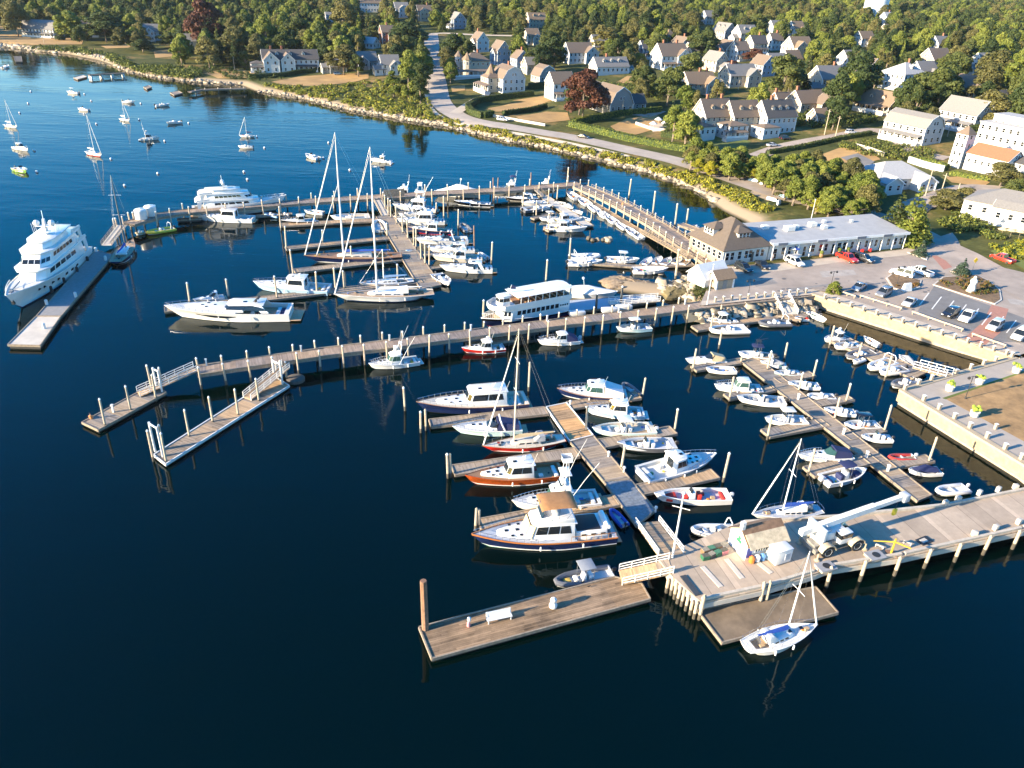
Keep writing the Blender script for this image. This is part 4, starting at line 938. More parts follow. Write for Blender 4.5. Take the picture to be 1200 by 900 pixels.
for x,y,ty in((664,222,197),(737,231,210),(764.5,252,225),(790.5,265,239),(805,260,245)):pile_px((x,y),ty,'very tall pale piling along the shore side of the dock house pier','very tall pilings by the dock house pier',r=.24,z0=.2)
for x,y,ty in((667,303,280),(639.5,331,305),(565.5,373,352)):pile_px((x,y),ty,'lone tall white piling standing in open water near the ferry','lone pilings near the ferry',r=.2,z0=.1)
p=G(791,318,.1);pile_px((791,326),293,'tallest pale piling beside the launch and the gravel shed','lone pilings by the gravel shed',r=.26,z0=.1)
strip((690,308),(752,312.5),1.6,ZF,'narrow float holding the two white launches',WOODG,None,'floating_dock')
strip((752,311),(812,309),2.4,ZF,'float heaped with dinghies below the dock house',WOODG,None,'floating_dock')
dock([(662,352),(664,366),(716,361),(770,353),(768,345),(712,349)],.7,'pale blue topped service float beside the ferry',M('blue_grey_float',(.36,.40,.45),.8,var=.08),None,k=1)
gangway((714,356),(772,351),1.0,ZP-.6,1.8,'long white truss ramp beside the ferry float',CONCL)
for i,(x,y,ty)in enumerate(((668,350,335),(698,363,345),(727,358,336))):pile_px((x,y),ty,'black steel piling with a white cone beside the ferry float','black pilings at the ferry float',r=.25,mat=BLACKH,z0=.7)
for i,(x,y)in enumerate(((714,365),(731,362),(676,369))):
 p=G(x,y,.7);m=MB();m.box(-1.6,-.6,0,1.6,.6,.8);tag(m.build('dock_box',CAPW,None,(p.x,p.y,.7),R(14),bevel=.08),'white dock locker on the ferry float','dock box','white lockers on the ferry float')
dock([(640,477),(664,472),(695,510),(667.5,517)],ZF+.01,'newer tan head section of the south walkway beside the red sailboat',WOODO,'sections of the south walkway',k=1,edge=CAPW)
dock([(668,517.6),(695.6,510.7),(738,561),(707,563.5)],ZF,'grey middle section of the south walkway beside the sportfishing boat',WOODG,'sections of the south walkway',k=1)
dock([(707.6,564.2),(738.6,561.7),(768,598),(746,616)],ZF,'grey blue inner section of the south walkway ending at the railed ramp',M('part_shaded_boards',(.17,.19,.21),.6,var=.35,scale=2.5),'sections of the south walkway',k=1)  # grey-blue boards, with some shadow from the boats painted into the colour
GB='long finger docks of the south walkway'
strip((504,496),(640,481),2.2,ZF,'grey finger dock under the blue motor yacht',WOODG,GB)
strip((667,475),(748,463),2.2,ZF,'tan finger dock in front of the navy cabin boat',WOODT,GB)
strip((531,551),(676,530),2.3,ZF,'grey finger dock between the red sailboat and the varnished cruiser',WOODG,GB)
strip((704,520),(789,504),2.2,ZF,'grey finger dock behind the grey workboat',WOODG,GB)
strip((562,615),(722,586),2.2,ZF,'tan finger dock behind the navy trawler',WOODT,GB)
strip((749,574),(838,555),2.2,ZF,'tan finger dock behind the red cushioned boat',WOODT,GB)
gangway((758,613),(786,650),ZF,ZP,3.0,'wide tan ramp with white rails from the south walkway to the wharf',WOODT,h=.9)
for g,x,y,ty in((0,494,503,482),(0,499,501,481),(0,474,478,455),(1,524,557,533),(1,529,556,533),(2,557,617,597),(2,562,616,597)):
 pile_px((x,y),ty,('weathered paired piling at the blue motor yacht finger','pale paired piling off the varnished cruiser','pale paired piling at the bow of the navy trawler')[g],'paired pilings at the south finger ends',r=.18,capm=PILEW)
for x,y,ty in((620,455,426),(753,464,444),(791,504,480),(687,505,478),(729,548,522),(848,561,532)):
 pile_px((x,y),ty,'single yellowish piling at a south finger dock','single pilings at the south fingers',r=.18,capm=PILEW)
for x,y in((713,535),(731,553),(768,600),(668,475)):
 p=G(x,y,ZF);t=MB();t.lathe([(.12,0),(.1,.5),(.22,.62),(.2,.85),(.04,.95)],(0,0,0),8);tag(t.build('dock_bollard',CAPW,None,(p.x,p.y,ZF)),'small white bollard on the south walkway','bollard','white bollards on the south walkway')
BD=dock([(491,735),(506,772),(762,702),(752,684),(720,676)],.65,'large weathered plank float with a white bench and a steel piling',WOODL,None,k=1,edge=BEAM)
pile_px((499,741),683,'thick rust brown steel tube piling at the corner of the large plank float','steel tube piling',r=.36,cap=False,mat=STEELR,z0=.3,deep=2)
gangway((727,678),(786,664),.65,ZP,2.2,'white railed ramp from the large plank float to the wharf',WOODT)
p=G(585,727,.65)
bn=thing('bench',(p.x,p.y,.65),R(19),'white slatted bench on the large plank float','bench')
m=MB()
for k in range(4):m.box(-1.35,-.25+k*.14,.42,1.35,-.14+k*.14,.47)
m.build('seat',WHITE,bn,smooth=0);m=MB()
for k in range(5):m.slab([(-1.35,.3+k*.03,.5+k*.11),(1.35,.3+k*.03,.5+k*.11),(1.35,.33+k*.03,.6+k*.11),(-1.35,.33+k*.03,.6+k*.11)],.04)
m.build('backrest',WHITE,bn,smooth=0)
for sx in(-1.2,1.2):
 m=MB();m.box(sx-.05,-.25,0,sx+.05,-.15,.42);m.box(sx-.05,.24,0,sx+.05,.34,.5);m.box(sx-.05,-.25,.36,sx+.05,.34,.415);m.slab([(sx-.05,.26,.45),(sx+.05,.26,.45),(sx+.05,.47,1.05),(sx-.05,.47,1.05)],.06);m.build('leg',WHITE,bn,smooth=0)
p=G(648,712,.65);m=MB();m.lathe([(.25,0),(.42,.15),(.45,.4),(.3,.68),(.24,.72),(.36,.95),(.33,1.2),(.1,1.42)],(0,0,0),12);tag(m.build('mooring_ball',CAPW,None,(p.x,p.y,.65)),'two white mooring balls stacked on the large plank float','buoy')
p=G(549,734,.65);t=MB();t.lathe([(.16,0),(.2,.1),(.16,.5),(.06,.6)],(0,0,0),9);b_=t.build('hose_stand',M('pink_paint',(.75,.3,.32),.5),None,(p.x,p.y,.65));tag(b_,'small pink and white hose stand on the large plank float','stand')
t=MB();t.lathe([(.1,.58),(.2,.75),(.2,1.05),(.05,1.15)],(.05,.1,0),9);t.build('reel',CAPW,b_)
for x,y in((612,700),(640,694),(683,683),(690,688)):
 p=G(x,y,.72);t=MB();t.box(-.2,-.04,.1,.2,.04,.16);t.box(-.07,-.04,0,-.02,.04,.1);t.box(.02,-.04,0,.07,.04,.1);tag(t.build('cleat',RUBBER,None,(p.x,p.y,.75),R(19)),'dark steel mooring cleat on the edge of the large plank float','cleat','cleats on the large plank float')
dock([(869,424),(886,418),(1092,580),(1075,587)],ZF,'long grey spine float with small boats on both sides',WOODG,None,k=1)
GC='finger docks off the centre float'
for a,b,w,t_ in(((813,432),(873,422),1.8,'behind the canvas covered cabin boat'),((852,465),(905,455),1.8,'behind the white pilothouse boat'),((897,508),(967,495),2.2,'below the white centre console, empty on its near side'),((948,553),(1024,536),2.4,'between the cuddy with the navy cover and the small white console boat'),((888,421),(908,416),2.0,'at the head of the centre float'),((911,446),(952,438),1.8,'on the quay side behind the pale aqua skiff'),((958,473),(997,466),1.8,'on the quay side behind the two inflatables'),((992,512),(1034,502),1.8,'on the quay side with the dark towered console'),((1037,546),(1090,537),1.8,'on the quay side beside the red inflatable')):
 strip(a,b,w,ZF,'small finger dock '+t_,WOODG,GC)
strip((814,385),(926,368),2.2,ZF,'tan float along the foot of the riprap with inflatables alongside',WOODT,None,'floating_dock')
dock([(910,370),(938,376),(950,368),(922,361)],ZF,'square float at the foot of the white stair ramp',WOODT,None,k=1)
gangway((926,369),(915,347),ZF,ZP+.2,3.2,'wide pale ramp from the quay down to the riprap float',CONCL)
GCP='leaning yellowish pilings of the centre float'
for x,y,ty in((812,432,410),(842,405,390),(899,433,412),(855,467,443),(920,417,402),(936,458,437),(953,442,423),(868,425,420),(900,512,488),(977,491,468),(992,471,451),(948,554,527),(1037,505,476),(1088,541,513)):
 pile_px((x,y),ty,'yellowish timber piling at a centre float finger',GCP,r=.17,capm=PILEW)
for x,y,ty in((843,372,358),(833,385,368)):pile_px((x,y),ty,'timber piling at the riprap float','pilings of the riprap float',r=.17,capm=PILEW)
for x,y in((904,428),(935,468),(988,509),(1015,536),(1040,552)):
 p=G(x,y,ZF);m=MB();m.box(-.13,-.13,0,.13,.13,.9);m.box(-.18,-.18,.9,.18,.18,1.05);tag(m.build('power_pedestal',CAPW,None,(p.x,p.y,ZF)),'white power pedestal standing on the centre float','pedestal','power pedestals on the centre float')
dock([(970,398),(985,392),(1087,436),(1070,444)],ZF,'short grey float crowded with boats under the seawall',WOODG,None,k=1)
for x,y,ty in((972,405,383),(1005,420,403),(1037,443,418)):pile_px((x,y),ty,'tall yellowish piling beside the float under the seawall','pilings under the seawall',r=.17,capm=PILEW)
gangway((1073,431),(1112,441),ZF+.8,2.7,1.6,'white slatted ramp from the seawall float to the park walkway',WOODT,h=1.3)
ZQ=2.6
SHORE_PX=[(-260,52),(-120,55),(0,55),(40,60),(60,62),(80,64),(115,71),(133,77),(147,84),(187,92),(225,96),(282,100),(300,107),(327,112),(357,117),(405,129),(450,137),(490,144),(520,148),(550,155),(597,166),(632,172),(675,182),(712,191),(750,200),(780,210),(812,222),(847,247),(878,262),(874,274),(856,288),(826,303),(812,312),(806,324),(790,329),(768,333),(730,327),(705,331),(712,340),(765,348),(800,352),(818,362),(850,365),(905,364),(945,362),(951,354),(1162,427),(1054,470),(1200,558),(1330,640)]
SH=[G(a,b,0)[:2]for a,b in SHORE_PX]
SH=[(SH[0][0]-600,SH[0][1]+400)]+SH+[(900,60),(5200,500),(5200,6500),(-3500,6500)]
_A=np.array(SH);_B=np.roll(_A,-1,0)
NSH=len(SHORE_PX)
def sdist(X,Y):
 """signed distance to the shoreline, land positive"""
 X=np.asarray(X,float).ravel();Y=np.asarray(Y,float).ravel()
 best=np.full(X.shape,1e9);ins=np.zeros(X.shape,bool)
 for i in range(len(_A)):
  ax,ay=_A[i];bx,by=_B[i];dx,dy=bx-ax,by-ay
  t=np.clip(((X-ax)*dx+(Y-ay)*dy)/(dx*dx+dy*dy),0,1)
  if i<NSH+1:best=np.minimum(best,np.hypot(X-ax-t*dx,Y-ay-t*dy))
  c=((ay>Y)!=(by>Y));xi=ax+(Y-ay)*dx/(dy if abs(dy)>1e-9 else 1e-9);ins^=c&(X<xi)
 return np.where(ins,best,-best)
def hfun(X,Y):
 X=np.asarray(X,float).ravel();Y=np.asarray(Y,float).ravel()
 d=sdist(X,Y)
 s=np.clip(d/9,-1,1);base=np.where(d>=0,2.5*(1-(1-np.clip(d/9,0,1))**2),np.maximum(-3,d*.45))
 up=np.clip(d-50,0,None);rise=26*(1-np.exp(-up/330.0))
 bump=(np.sin(X*.011+1)*np.cos(Y*.009)*2.2+np.sin(X*.031)*np.sin(Y*.027+2)*.7)*np.clip((d-50)/120,0,1)
 return base+np.where(d>0,rise+bump,0)
def grid_mesh():
 nr,na=250,300
 rr=np.concatenate([np.linspace(95,620,170),620*(5200/620.0)**(np.arange(1,nr-170+1)/(nr-170))])
 aa=np.linspace(R(-46),R(50),na)
 RR,AA=np.meshgrid(rr,aa,indexing='ij');X=RR*np.sin(AA);Y=RR*np.cos(AA);Z=hfun(X,Y).reshape(X.shape)
 V=np.stack([X,Y,Z],-1).reshape(-1,3);idx=np.arange(len(rr)*na).reshape(len(rr),na)
 Fq=np.stack([idx[:-1,:-1],idx[:-1,1:],idx[1:,1:],idx[1:,:-1]],-1).reshape(-1,4)
 keep=(V[Fq][:,:,2].max(1)>-1.5);Fq=Fq[keep]
 return V,Fq
_V,_F=grid_mesh()
def np_obj(name,V,Fc,mats,parent=None,mi=None,smooth=False):
 me=bpy.data.meshes.new(name);n=Fc.shape[1]
 me.vertices.add(len(V));me.vertices.foreach_set('co',np.ascontiguousarray(V,np.float32).ravel())
 me.loops.add(Fc.size);me.loops.foreach_set('vertex_index',np.ascontiguousarray(Fc,np.int32).ravel())
 me.polygons.add(len(Fc));me.polygons.foreach_set('loop_start',np.arange(0,Fc.size,n,dtype=np.int32))
 if mi is not None:me.polygons.foreach_set('material_index',np.ascontiguousarray(mi,np.int32))
 if smooth:me.polygons.foreach_set('use_smooth',np.ones(len(Fc),bool))
 me.update(calc_edges=True)
 for m in(mats if isinstance(mats,(list,tuple))else[mats]):me.materials.append(m)
 o=bpy.data.objects.new(name,me);C.objects.link(o)
 if parent:o.parent=parent
 return o
def ground_mat():
 m=bpy.data.materials.new('ground_grass');m.use_nodes=True;nt=m.node_tree;L=nt.links.new;p=nt.nodes['Principled BSDF'];p.inputs['Roughness'].default_value=.9;p.inputs['Specular IOR Level'].default_value=.1
 g=nd(nt,'ShaderNodeNewGeometry');n1=nd(nt,'ShaderNodeTexNoise',Scale=.045,Detail=6.0,Roughness=.7);L(g.outputs['Position'],n1.inputs['Vector'])
 n2=nd(nt,'ShaderNodeTexNoise',Scale=.5,Detail=5.0,Roughness=.7);L(g.outputs['Position'],n2.inputs['Vector'])
 r1=nd(nt,'ShaderNodeValToRGB');e=r1.color_ramp.elements
 e[0].position=.35;e[0].color=(.035,.048,.014,1);e[1].position=.66;e[1].color=(.25,.165,.065,1)
 k=e.new(.55);k.color=(.095,.095,.028,1)
 L(n1.outputs['Fac'],r1.inputs[0])
 mr=nd(nt,'ShaderNodeMapRange');mr.inputs[1].default_value=.3;mr.inputs[2].default_value=.7;mr.inputs[3].default_value=.65;mr.inputs[4].default_value=1.3;L(n2.outputs['Fac'],mr.inputs[0])
 sc=nd(nt,'ShaderNodeVectorMath',operation='SCALE');L(r1.outputs[0],sc.inputs[0]);L(mr.outputs[0],sc.inputs['Scale'])
 sp=nd(nt,'ShaderNodeSeparateXYZ');L(g.outputs['Position'],sp.inputs[0]);m2=nd(nt,'ShaderNodeMapRange');m2.inputs[1].default_value=1.4;m2.inputs[2].default_value=2.2;L(sp.outputs[2],m2.inputs[0])
 mx=nd(nt,'ShaderNodeMix',data_type='RGBA');mx.inputs[6].default_value=(.30,.235,.16,1);L(m2.outputs[0],mx.inputs[0]);L(sc.outputs[0],mx.inputs[7])
 m3=nd(nt,'ShaderNodeMapRange');m3.inputs[1].default_value=.05;m3.inputs[2].default_value=.5;L(sp.outputs[2],m3.inputs[0])
 m4=nd(nt,'ShaderNodeMix',data_type='RGBA');m4.inputs[6].default_value=(.06,.055,.035,1);L(m3.outputs[0],m4.inputs[0]);L(mx.outputs[2],m4.inputs[7])
 L(m4.outputs[2],p.inputs['Base Color']);return m
ground=np_obj('ground',_V,_F,ground_mat(),smooth=True);tag(ground,kind='structure')
BV=BVHTree.FromPolygons([tuple(v)for v in _V],[tuple(f)for f in _F])
def gz(x,y):
 h=BV.ray_cast(Vector((x,y,400)),Vector((0,0,-1)))
 return h[0].z if h[0]is not None else 0.0
def T(px,py):
 """photograph pixel -> point on the terrain"""
 h=BV.ray_cast(EYE,ray(px,py),8000)
 return h[0]if h[0]is not None else G(px,max(py,2),20)
def water_mat():
 m=bpy.data.materials.new('sea_water');m.use_nodes=True;nt=m.node_tree;L=nt.links.new;p=nt.nodes['Principled BSDF']
 p.inputs['Base Color'].default_value=(.0,.0036,.0030,1);p.inputs['Specular IOR Level'].default_value=.38;p.inputs['Roughness'].default_value=.045;p.inputs['IOR'].default_value=1.333;p.inputs['Specular Tint'].default_value=(.62,.86,1,1)
 g=nd(nt,'ShaderNodeNewGeometry')
 def noise(sx,sy,rot,detail,sc):
  mp=nd(nt,'ShaderNodeMapping');L(g.outputs['Position'],mp.inputs[0]);mp.inputs['Scale'].default_value=(sx,sy,.3);mp.inputs['Rotation'].default_value=(0,0,rot)
  n=nd(nt,'ShaderNodeTexNoise',Scale=sc,Detail=detail,Roughness=.55,Distortion=.4);L(mp.outputs[0],n.inputs['Vector']);return n.outputs['Fac']
 a=noise(.35,1.0,R(-12),3.0,.33);b=noise(.6,1.2,R(20),3.0,1.1);c=noise(.12,.4,R(-8),2.0,.12)
 m1=nd(nt,'ShaderNodeMath',operation='MULTIPLY_ADD');L(a,m1.inputs[0]);m1.inputs[1].default_value=.6;
 m2=nd(nt,'ShaderNodeMath',operation='MULTIPLY');L(b,m2.inputs[0]);m2.inputs[1].default_value=.085;L(m2.outputs[0],m1.inputs[2])
 pr=nd(nt,'ShaderNodeMapRange');L(c,pr.inputs[0]);pr.inputs[1].default_value=.35;pr.inputs[2].default_value=.7;pr.inputs[3].default_value=.2;pr.inputs[4].default_value=1.15
 m3=nd(nt,'ShaderNodeMath',operation='MULTIPLY');L(m1.outputs[0],m3.inputs[0]);L(pr.outputs[0],m3.inputs[1])
 bp=nd(nt,'ShaderNodeBump',Strength=.75,Distance=.25);L(m3.outputs[0],bp.inputs['Height']);L(bp.outputs[0],p.inputs['Normal'])
 return m
m=MB();m.add([(-4500,-300,0),(4500,-300,0),(4500,6000,0),(-4500,6000,0)],[(0,1,2,3)]);tag(m.build('water',water_mat(),smooth=0),kind='structure')
def drape(name,poly,mat,off,cuts=3,kind='structure',world=False,flat=None):
 w=[p if world else T(*p)[:2]for p in poly]
 bm=bmesh.new();vs_=[bm.verts.new((p[0],p[1],0))for p in w];bm.faces.new(vs_);bmesh.ops.triangulate(bm,faces=bm.faces)
 for _ in range(cuts):bmesh.ops.subdivide_edges(bm,edges=[e for e in bm.edges if e.calc_length()>4],cuts=1,use_grid_fill=False);bmesh.ops.triangulate(bm,faces=[f for f in bm.faces if len(f.verts)>3])
 for v in bm.verts:v.co.z=(gz(v.co.x,v.co.y)if flat is None else flat)+off
 me=bpy.data.meshes.new(name);bm.to_mesh(me);bm.free();me.materials.append(mat)
 o=bpy.data.objects.new(name,me);C.objects.link(o);tag(o,kind=kind);return o
def road(name,px,w,mat,off,flat=None,world=False,step=4):
 P_=[Vector(p)if world else Vector(T(*p)[:2])for p in px];pts=[]
 for i in range(len(P_)-1):
  p0,p1,p2,p3=P_[max(i-1,0)],P_[i],P_[i+1],P_[min(i+2,len(P_)-1)];n=max(2,int((p2-p1).length/step))
  for k in range(n):
   t=k/n;pts.append(.5*((2*p1)+(-p0+p2)*t+(2*p0-5*p1+4*p2-p3)*t*t+(-p0+3*p1-3*p2+p3)*t**3))
 pts.append(P_[-1]);m=MB();rings=[]
 for i,p in enumerate(pts):
  d=(pts[min(i+1,len(pts)-1)]-pts[max(i-1,0)]).normalized();n=Vector((-d.y,d.x));row=[]
  for k in range(5):
   q=p+n*(w/2-w*k/4);row.append((q.x,q.y,(gz(q.x,q.y)if flat is None else flat)+off))
  rings.append(row)
 m.loft(rings,0,False,False,False);o=m.build(name,mat);tag(o,kind='structure');return o,pts
ASPH=M('asphalt',(.325,.265,.215),.9,var=.22,scale=.16)
ASPHD=M('asphalt_dark',(.17,.16,.15),.9,var=.16,scale=.3)
PAVE=M('pavement',(.46,.385,.30),.9,var=.1,scale=.5)
ROADM=M('road_asphalt',(.37,.31,.255),.9,var=.16,scale=.2)
SAND=M('sand',(.42,.31,.19),.95,var=.18,scale=.2)
LAWN=M('lawn_green',(.10,.125,.022),.95,var=.35,scale=.14)
TANL=M('lawn_dry',(.36,.215,.075),.95,var=.25,scale=.12)
BRICKP=M('brick_paving',(.36,.17,.12),.9,var=.12)
LINE=M('road_paint',(.70,.68,.62),.7,var=.1)
MULCH=M('planting_bed',(.16,.10,.05),.95,var=.4,scale=1.2)
GRANITE=M('granite',(.36,.30,.23),.8,var=.15,scale=1.5)
Q=lambda x,y:tuple(G(x,y,ZQ)[:2])
def flat_prism(name,px,z0,z1,mat,kind='structure',top=None):
 w=[Q(*p)for p in px];m=MB();m.prism(w,z0,z1,0,1 if top else None);o=m.build(name,[mat,top]if top else mat,smooth=0);tag(o,kind=kind);return o
quay_px=[(820,357.5),(952,344),(1196,419.5),(1330,400),(1330,300),(1150,262),(1076,285),(1058,292),(905,309),(846,312),(836,322)]
flat_prism('parking_lot',quay_px,-1,ZQ,GRANITE,top=ASPH)
def sheet(name,px,mat,lvl):
 w=[Q(*p)for p in px];m=MB();a=sum(w[i][0]*w[(i+1)%len(w)][1]-w[(i+1)%len(w)][0]*w[i][1]for i in range(len(w)))
 if a<0:w=w[::-1]
 m.add([(p[0],p[1],ZQ+.004*lvl)for p in w],[tuple(range(len(w)))]);o=m.build(name,mat,smooth=0);tag(o,kind='structure');return o
sheet('pavement',[(846,313),(905,310),(1057,293),(1075,286),(1078,291),(1063,299),(985,307),(915,317),(866,321),(852,320)],PAVE,1)
sheet('pavement',[(822,358),(952,345),(1196,420.5),(1196,413),(958,339),(945,339),(822,353)],PAVE,1)
sheet('parking_stalls',[(1095,335),(1160,358),(1210,376),(1210,402),(1160,400),(1120,385),(1075,365)],ASPHD,1)
sheet('crosswalk',[(1128,398),(1152,377),(1162,357),(1182,362),(1172,390),(1150,408)],BRICKP,2)
sheet('crosswalk',[(1092,300),(1102,299),(1116,313),(1106,316)],BRICKP,2)
for i in range(8):
 x=1088+i*14.6;y=343+i*4.6;sheet('road_marking',[(x,y),(x+1.3,y+.3),(x-10,y+15),(x-11.3,y+14.6)],LINE,3)
for i in range(5):
 sheet('road_marking',[(1138+i*7,322+i*1.5-2),(1142+i*7,323+i*1.5-2),(1148+i*7,317+i*1.5-2),(1144+i*7,316+i*1.5-2)],LINE,3)
for a,b in(((1108,284),(1146,303)),((1150,305),(1200,330))):
 sheet('road_marking',[a,b,(b[0]-1.2,b[1]+1),(a[0]-1.2,a[1]+1)],LINE,3)
def island(px,label,hgt=.14,mat=None):
 w=[Q(*p)for p in px];o=thing('planting_island',(w[0][0],w[0][1],ZQ),0,label,'planter','planted islands in the car park');l=[(p[0]-w[0][0],p[1]-w[0][1])for p in w]
 m=MB();m.prism(l,0.002,hgt);m.build('kerb',CONCL,o,smooth=0);m=MB();m.prism(offset_poly(l,-.35),hgt-.05,hgt+.05);m.build('soil',mat or MULCH,o,smooth=0);return o
island([(1038,326),(1046,320),(1080,329),(1078,337),(1062,342),(1046,338)],'small kerbed planting island in front of the two white trucks')
island([(1093,334),(1104,325),(1144,322),(1160,330),(1172,340),(1174,352),(1166,357),(1130,346)],'large kerbed planting island around the white statue')
island([(1063,296),(1074,292),(1088,300),(1086,305)],'kerbed planting wedge at the end of the shop row')
island([(1113,318),(1122,312),(1138,318),(1136,326)],'kerbed planting wedge with the yellow sign beside the crossing')
def wall_px(px,label,zb,zt,th,mat,name='seawall',cap=None):
 W2=[Vector(G(p[0],p[1],zt)[:2])for p in px];o=thing(name,(W2[0].x,W2[0].y,0),0,label,'seawall' if 'sea' in name else 'wall')
 l=[p-W2[0]for p in W2]
 for nm,z0,z1,t0,mt in(('wall_face',zb,zt-.3,th,mat),('coping',zt-.298,zt+.05,th+.12,cap or mat)):
  m=MB();rings=[]
  for i,p in enumerate(l):
   d=(l[min(i+1,len(l)-1)]-l[max(i-1,0)]).normalized();n=Vector((-d.y,d.x))*t0/2;rings.append([(p.x-n.x,p.y-n.y,z0),(p.x-n.x,p.y-n.y,z1),(p.x+n.x,p.y+n.y,z1),(p.x+n.x,p.y+n.y,z0)])
  m.loft(rings);m.build(nm,mt,o,smooth=0)
 return o
def seawall_mat():
 m=M('seawall_stone',(.35,.265,.16),.85,var=.22,scale=1.2);return m
SEAW=seawall_mat();SEAWC=M('seawall_coping',(.40,.32,.215),.85,var=.1)
WEED=M('weed_band',(.09,.075,.03),.8,var=.4,scale=2)
def tide_band(px,z,th):
 pass
wall_px([(952,343.5),(1030,367.5),(1110,392),(1196,419)],'long pale stone seawall below the car park',.62,ZQ+.06,.9,SEAW,cap=SEAWC)
wall_px([(952,343.5),(1030,367.5),(1110,392),(1196,419)],'dark weedy footing along the car park seawall',-1.5,.61,.96,WEED,'seawall_footing')
flat_prism('park_path',[(1057,457),(1112,440),(1195,416),(1290,385),(1420,470),(1300,620),(1200,543)],-1,ZQ,GRANITE,top=M('path_concrete',(.35,.30,.25),.9,var=.1,scale=.4))
wall_px([(1195,417),(1112,440.5),(1057.5,457),(1128,499),(1201,543),(1290,600)],'pale stone seawall around the park corner',.62,ZQ+.06,.9,SEAW,cap=SEAWC)
wall_px([(1195,417),(1112,440.5),(1057.5,457),(1128,499),(1201,543),(1290,600)],'dark weedy footing along the park corner seawall',-1.5,.61,.96,WEED,'seawall_footing')
sheet('park_lawn',[(1107,467),(1200,436),(1330,400),(1400,470),(1300,580),(1205,520),(1150,490)],M('lawn_worn',(.30,.18,.075),.95,var=.4,scale=.35),1)
sheet('lawn_edge',[(1104,466.5),(1200,434.5),(1200,436.5),(1108,468)],LAWN,2)
for i,px in enumerate(([(880,330),(905,327),(912,332),(886,336)],[(960,318),(1000,316),(1004,322),(964,325)],[(1015,330),(1030,334),(1022,340),(1008,336)],[(925,338),(985,331),(986,333),(926,340.5)],[(1180,350),(1200,352),(1200,358),(1184,356)],[(1090,318),(1108,320),(1104,327),(1088,324)])):sheet('asphalt_patch',px,M('patch_'+str(i%3),((.22,.2,.18),(.34,.3,.26),(.18,.165,.15))[i%3],.9,var=.2,scale=.6),2)
for i in range(40):
 x,y=random.uniform(875,1180),0;y=322+random.uniform(0,1)*(12+(x-875)*.19);w_=random.uniform(.5,1.6);q=[(x+w_*2*math.cos(t),y+w_*.8*math.sin(t))for t in[k*.9 for k in range(7)]];sheet('oil_stain',q,M('oil_stain',(.15,.135,.12),.7,var=.3,scale=2),4+i%5)
def post(x,y,h,label,group,r=.2,z=ZQ):
 p=G(x,y,z);m=MB();m.box(-r,-r,0,r,r,h);o=m.build('stone_post',GRANITE,None,(p.x,p.y,z),R(17),bevel=.03,seg=1);tag(o,label,'post',group);k=MB();k.prism([(-r*1.15,-r*1.15),(r*1.15,-r*1.15),(r*1.15,r*1.15),(-r*1.15,r*1.15)],h,h+.08,inset=.3);k.build('cap',CAPW,o,smooth=0)
for i in range(15):
 x=966+i*15.2;post(x,350.5+(x-966)*.308,1.0,'squat granite post along the car park seawall','granite posts along the car park seawall')
for i in range(12):
 t=i/11;post(lerp(838,944,t),lerp(354,343.5,t),1.05,'white post on the edge of the pier root above the riprap','white posts above the riprap')
for x,y in((1060,457),(1082,470),(1100,480),(1118,491),(1136,502),(1156,514),(1177,527),(1196,539)):post(x,y,1.0,'tall square granite post along the park corner seawall','granite posts at the park corner',.24)
for x,y in((1120,439),(1137,433),(1152,428),(1166,424),(1076,451),(1091,446),(1185,419)):post(x,y,1.0,'granite post along the path beside the white slatted ramp','granite posts along the ramp path',.22)
p=G(1167,502,ZQ);post(1166,503,.9,'lone granite post on the worn park lawn','granite posts on the lawn')
for a,b in(((975,341),(1002,350)),((1007,349),(1056,364)),((1068,368),(1128,389)),((1138,394),(1178,408))):
 A,B=G(*a,ZQ),G(*b,ZQ);d=B-A;L_=d.length;o=thing('guard_rail',((A.x+B.x)/2,(A.y+B.y)/2,ZQ),math.atan2(d.y,d.x),'low timber guard rail in front of the parked cars','guard rail','timber guard rails by the parked cars')
 m=MB();m.box(-L_/2,-.1,.45,L_/2,.1,.72);m.build('beam',PILEW,o,smooth=0)
 m=MB()
 for k in range(4):x=lerp(-L_/2+.2,L_/2-.2,k/3);m.box(x-.1,-.09,0,x+.1,.09,.449)
 m.build('post',BEAM,o,smooth=0)
def lamp(px,py,top,label,twin=True,z=ZQ):
 p=G(px,py,z);h=height_to(p,top);o=thing('street_lamp',(p.x,p.y,z),R(20),label,'street lamp','dark twin headed lamp posts');m=MB();m.lathe([(.16,0),(.1,.3),(.06,.5),(.05,h)],(0,0,0),8);m.build('pole',RUBBER,o)
 m=MB();m.tube([(-.75,0,h-.1),(0,0,h+.02),(.75,0,h-.1)],.035,5);m.build('arm',RUBBER,o)
 for sg in(1,-1):
  m=MB();m.lathe([(.06,.3),(.24,.1),(.2,-.12),(.05,-.2)],(sg*.75,0,h-.25),9);m.build('lantern',RUBBER,o)
lamp(972,341,318,'dark twin headed lamp post beside the shrub at the seawall corner');lamp(1131,467,441,'dark twin headed lamp post at the edge of the worn park lawn');lamp(1051,333,312,'dark twin headed lamp post behind the white trucks');lamp(876,349,328,'dark twin headed lamp post at the pier root')
def mast_pole(px,py,top,label,r=.1,mat=None,name='flagpole',cat='pole',cross=False,z=None):
 p=T(px,py)if z is None else G(px,py,z);h=height_to(p,top);m=MB();m.tube([(0,0,0),(0,0,h)],[r,r*.6],8)
 o=m.build(name,mat or CAPW,None,p);tag(o,label,cat)
 if cross:
  q=MB();q.tube([(-.9,.35,h*.78),(.9,-.35,h*.78)],.05,5);q.build('yard',mat or CAPW,o)
 b=MB();b.ball((0,0,h),r*1.5);b.build('finial',mat or CAPW,o);return o
mast_pole(828.5,357,310,'tall white flagpole at the pier root beside the gravel shed',z=ZQ)
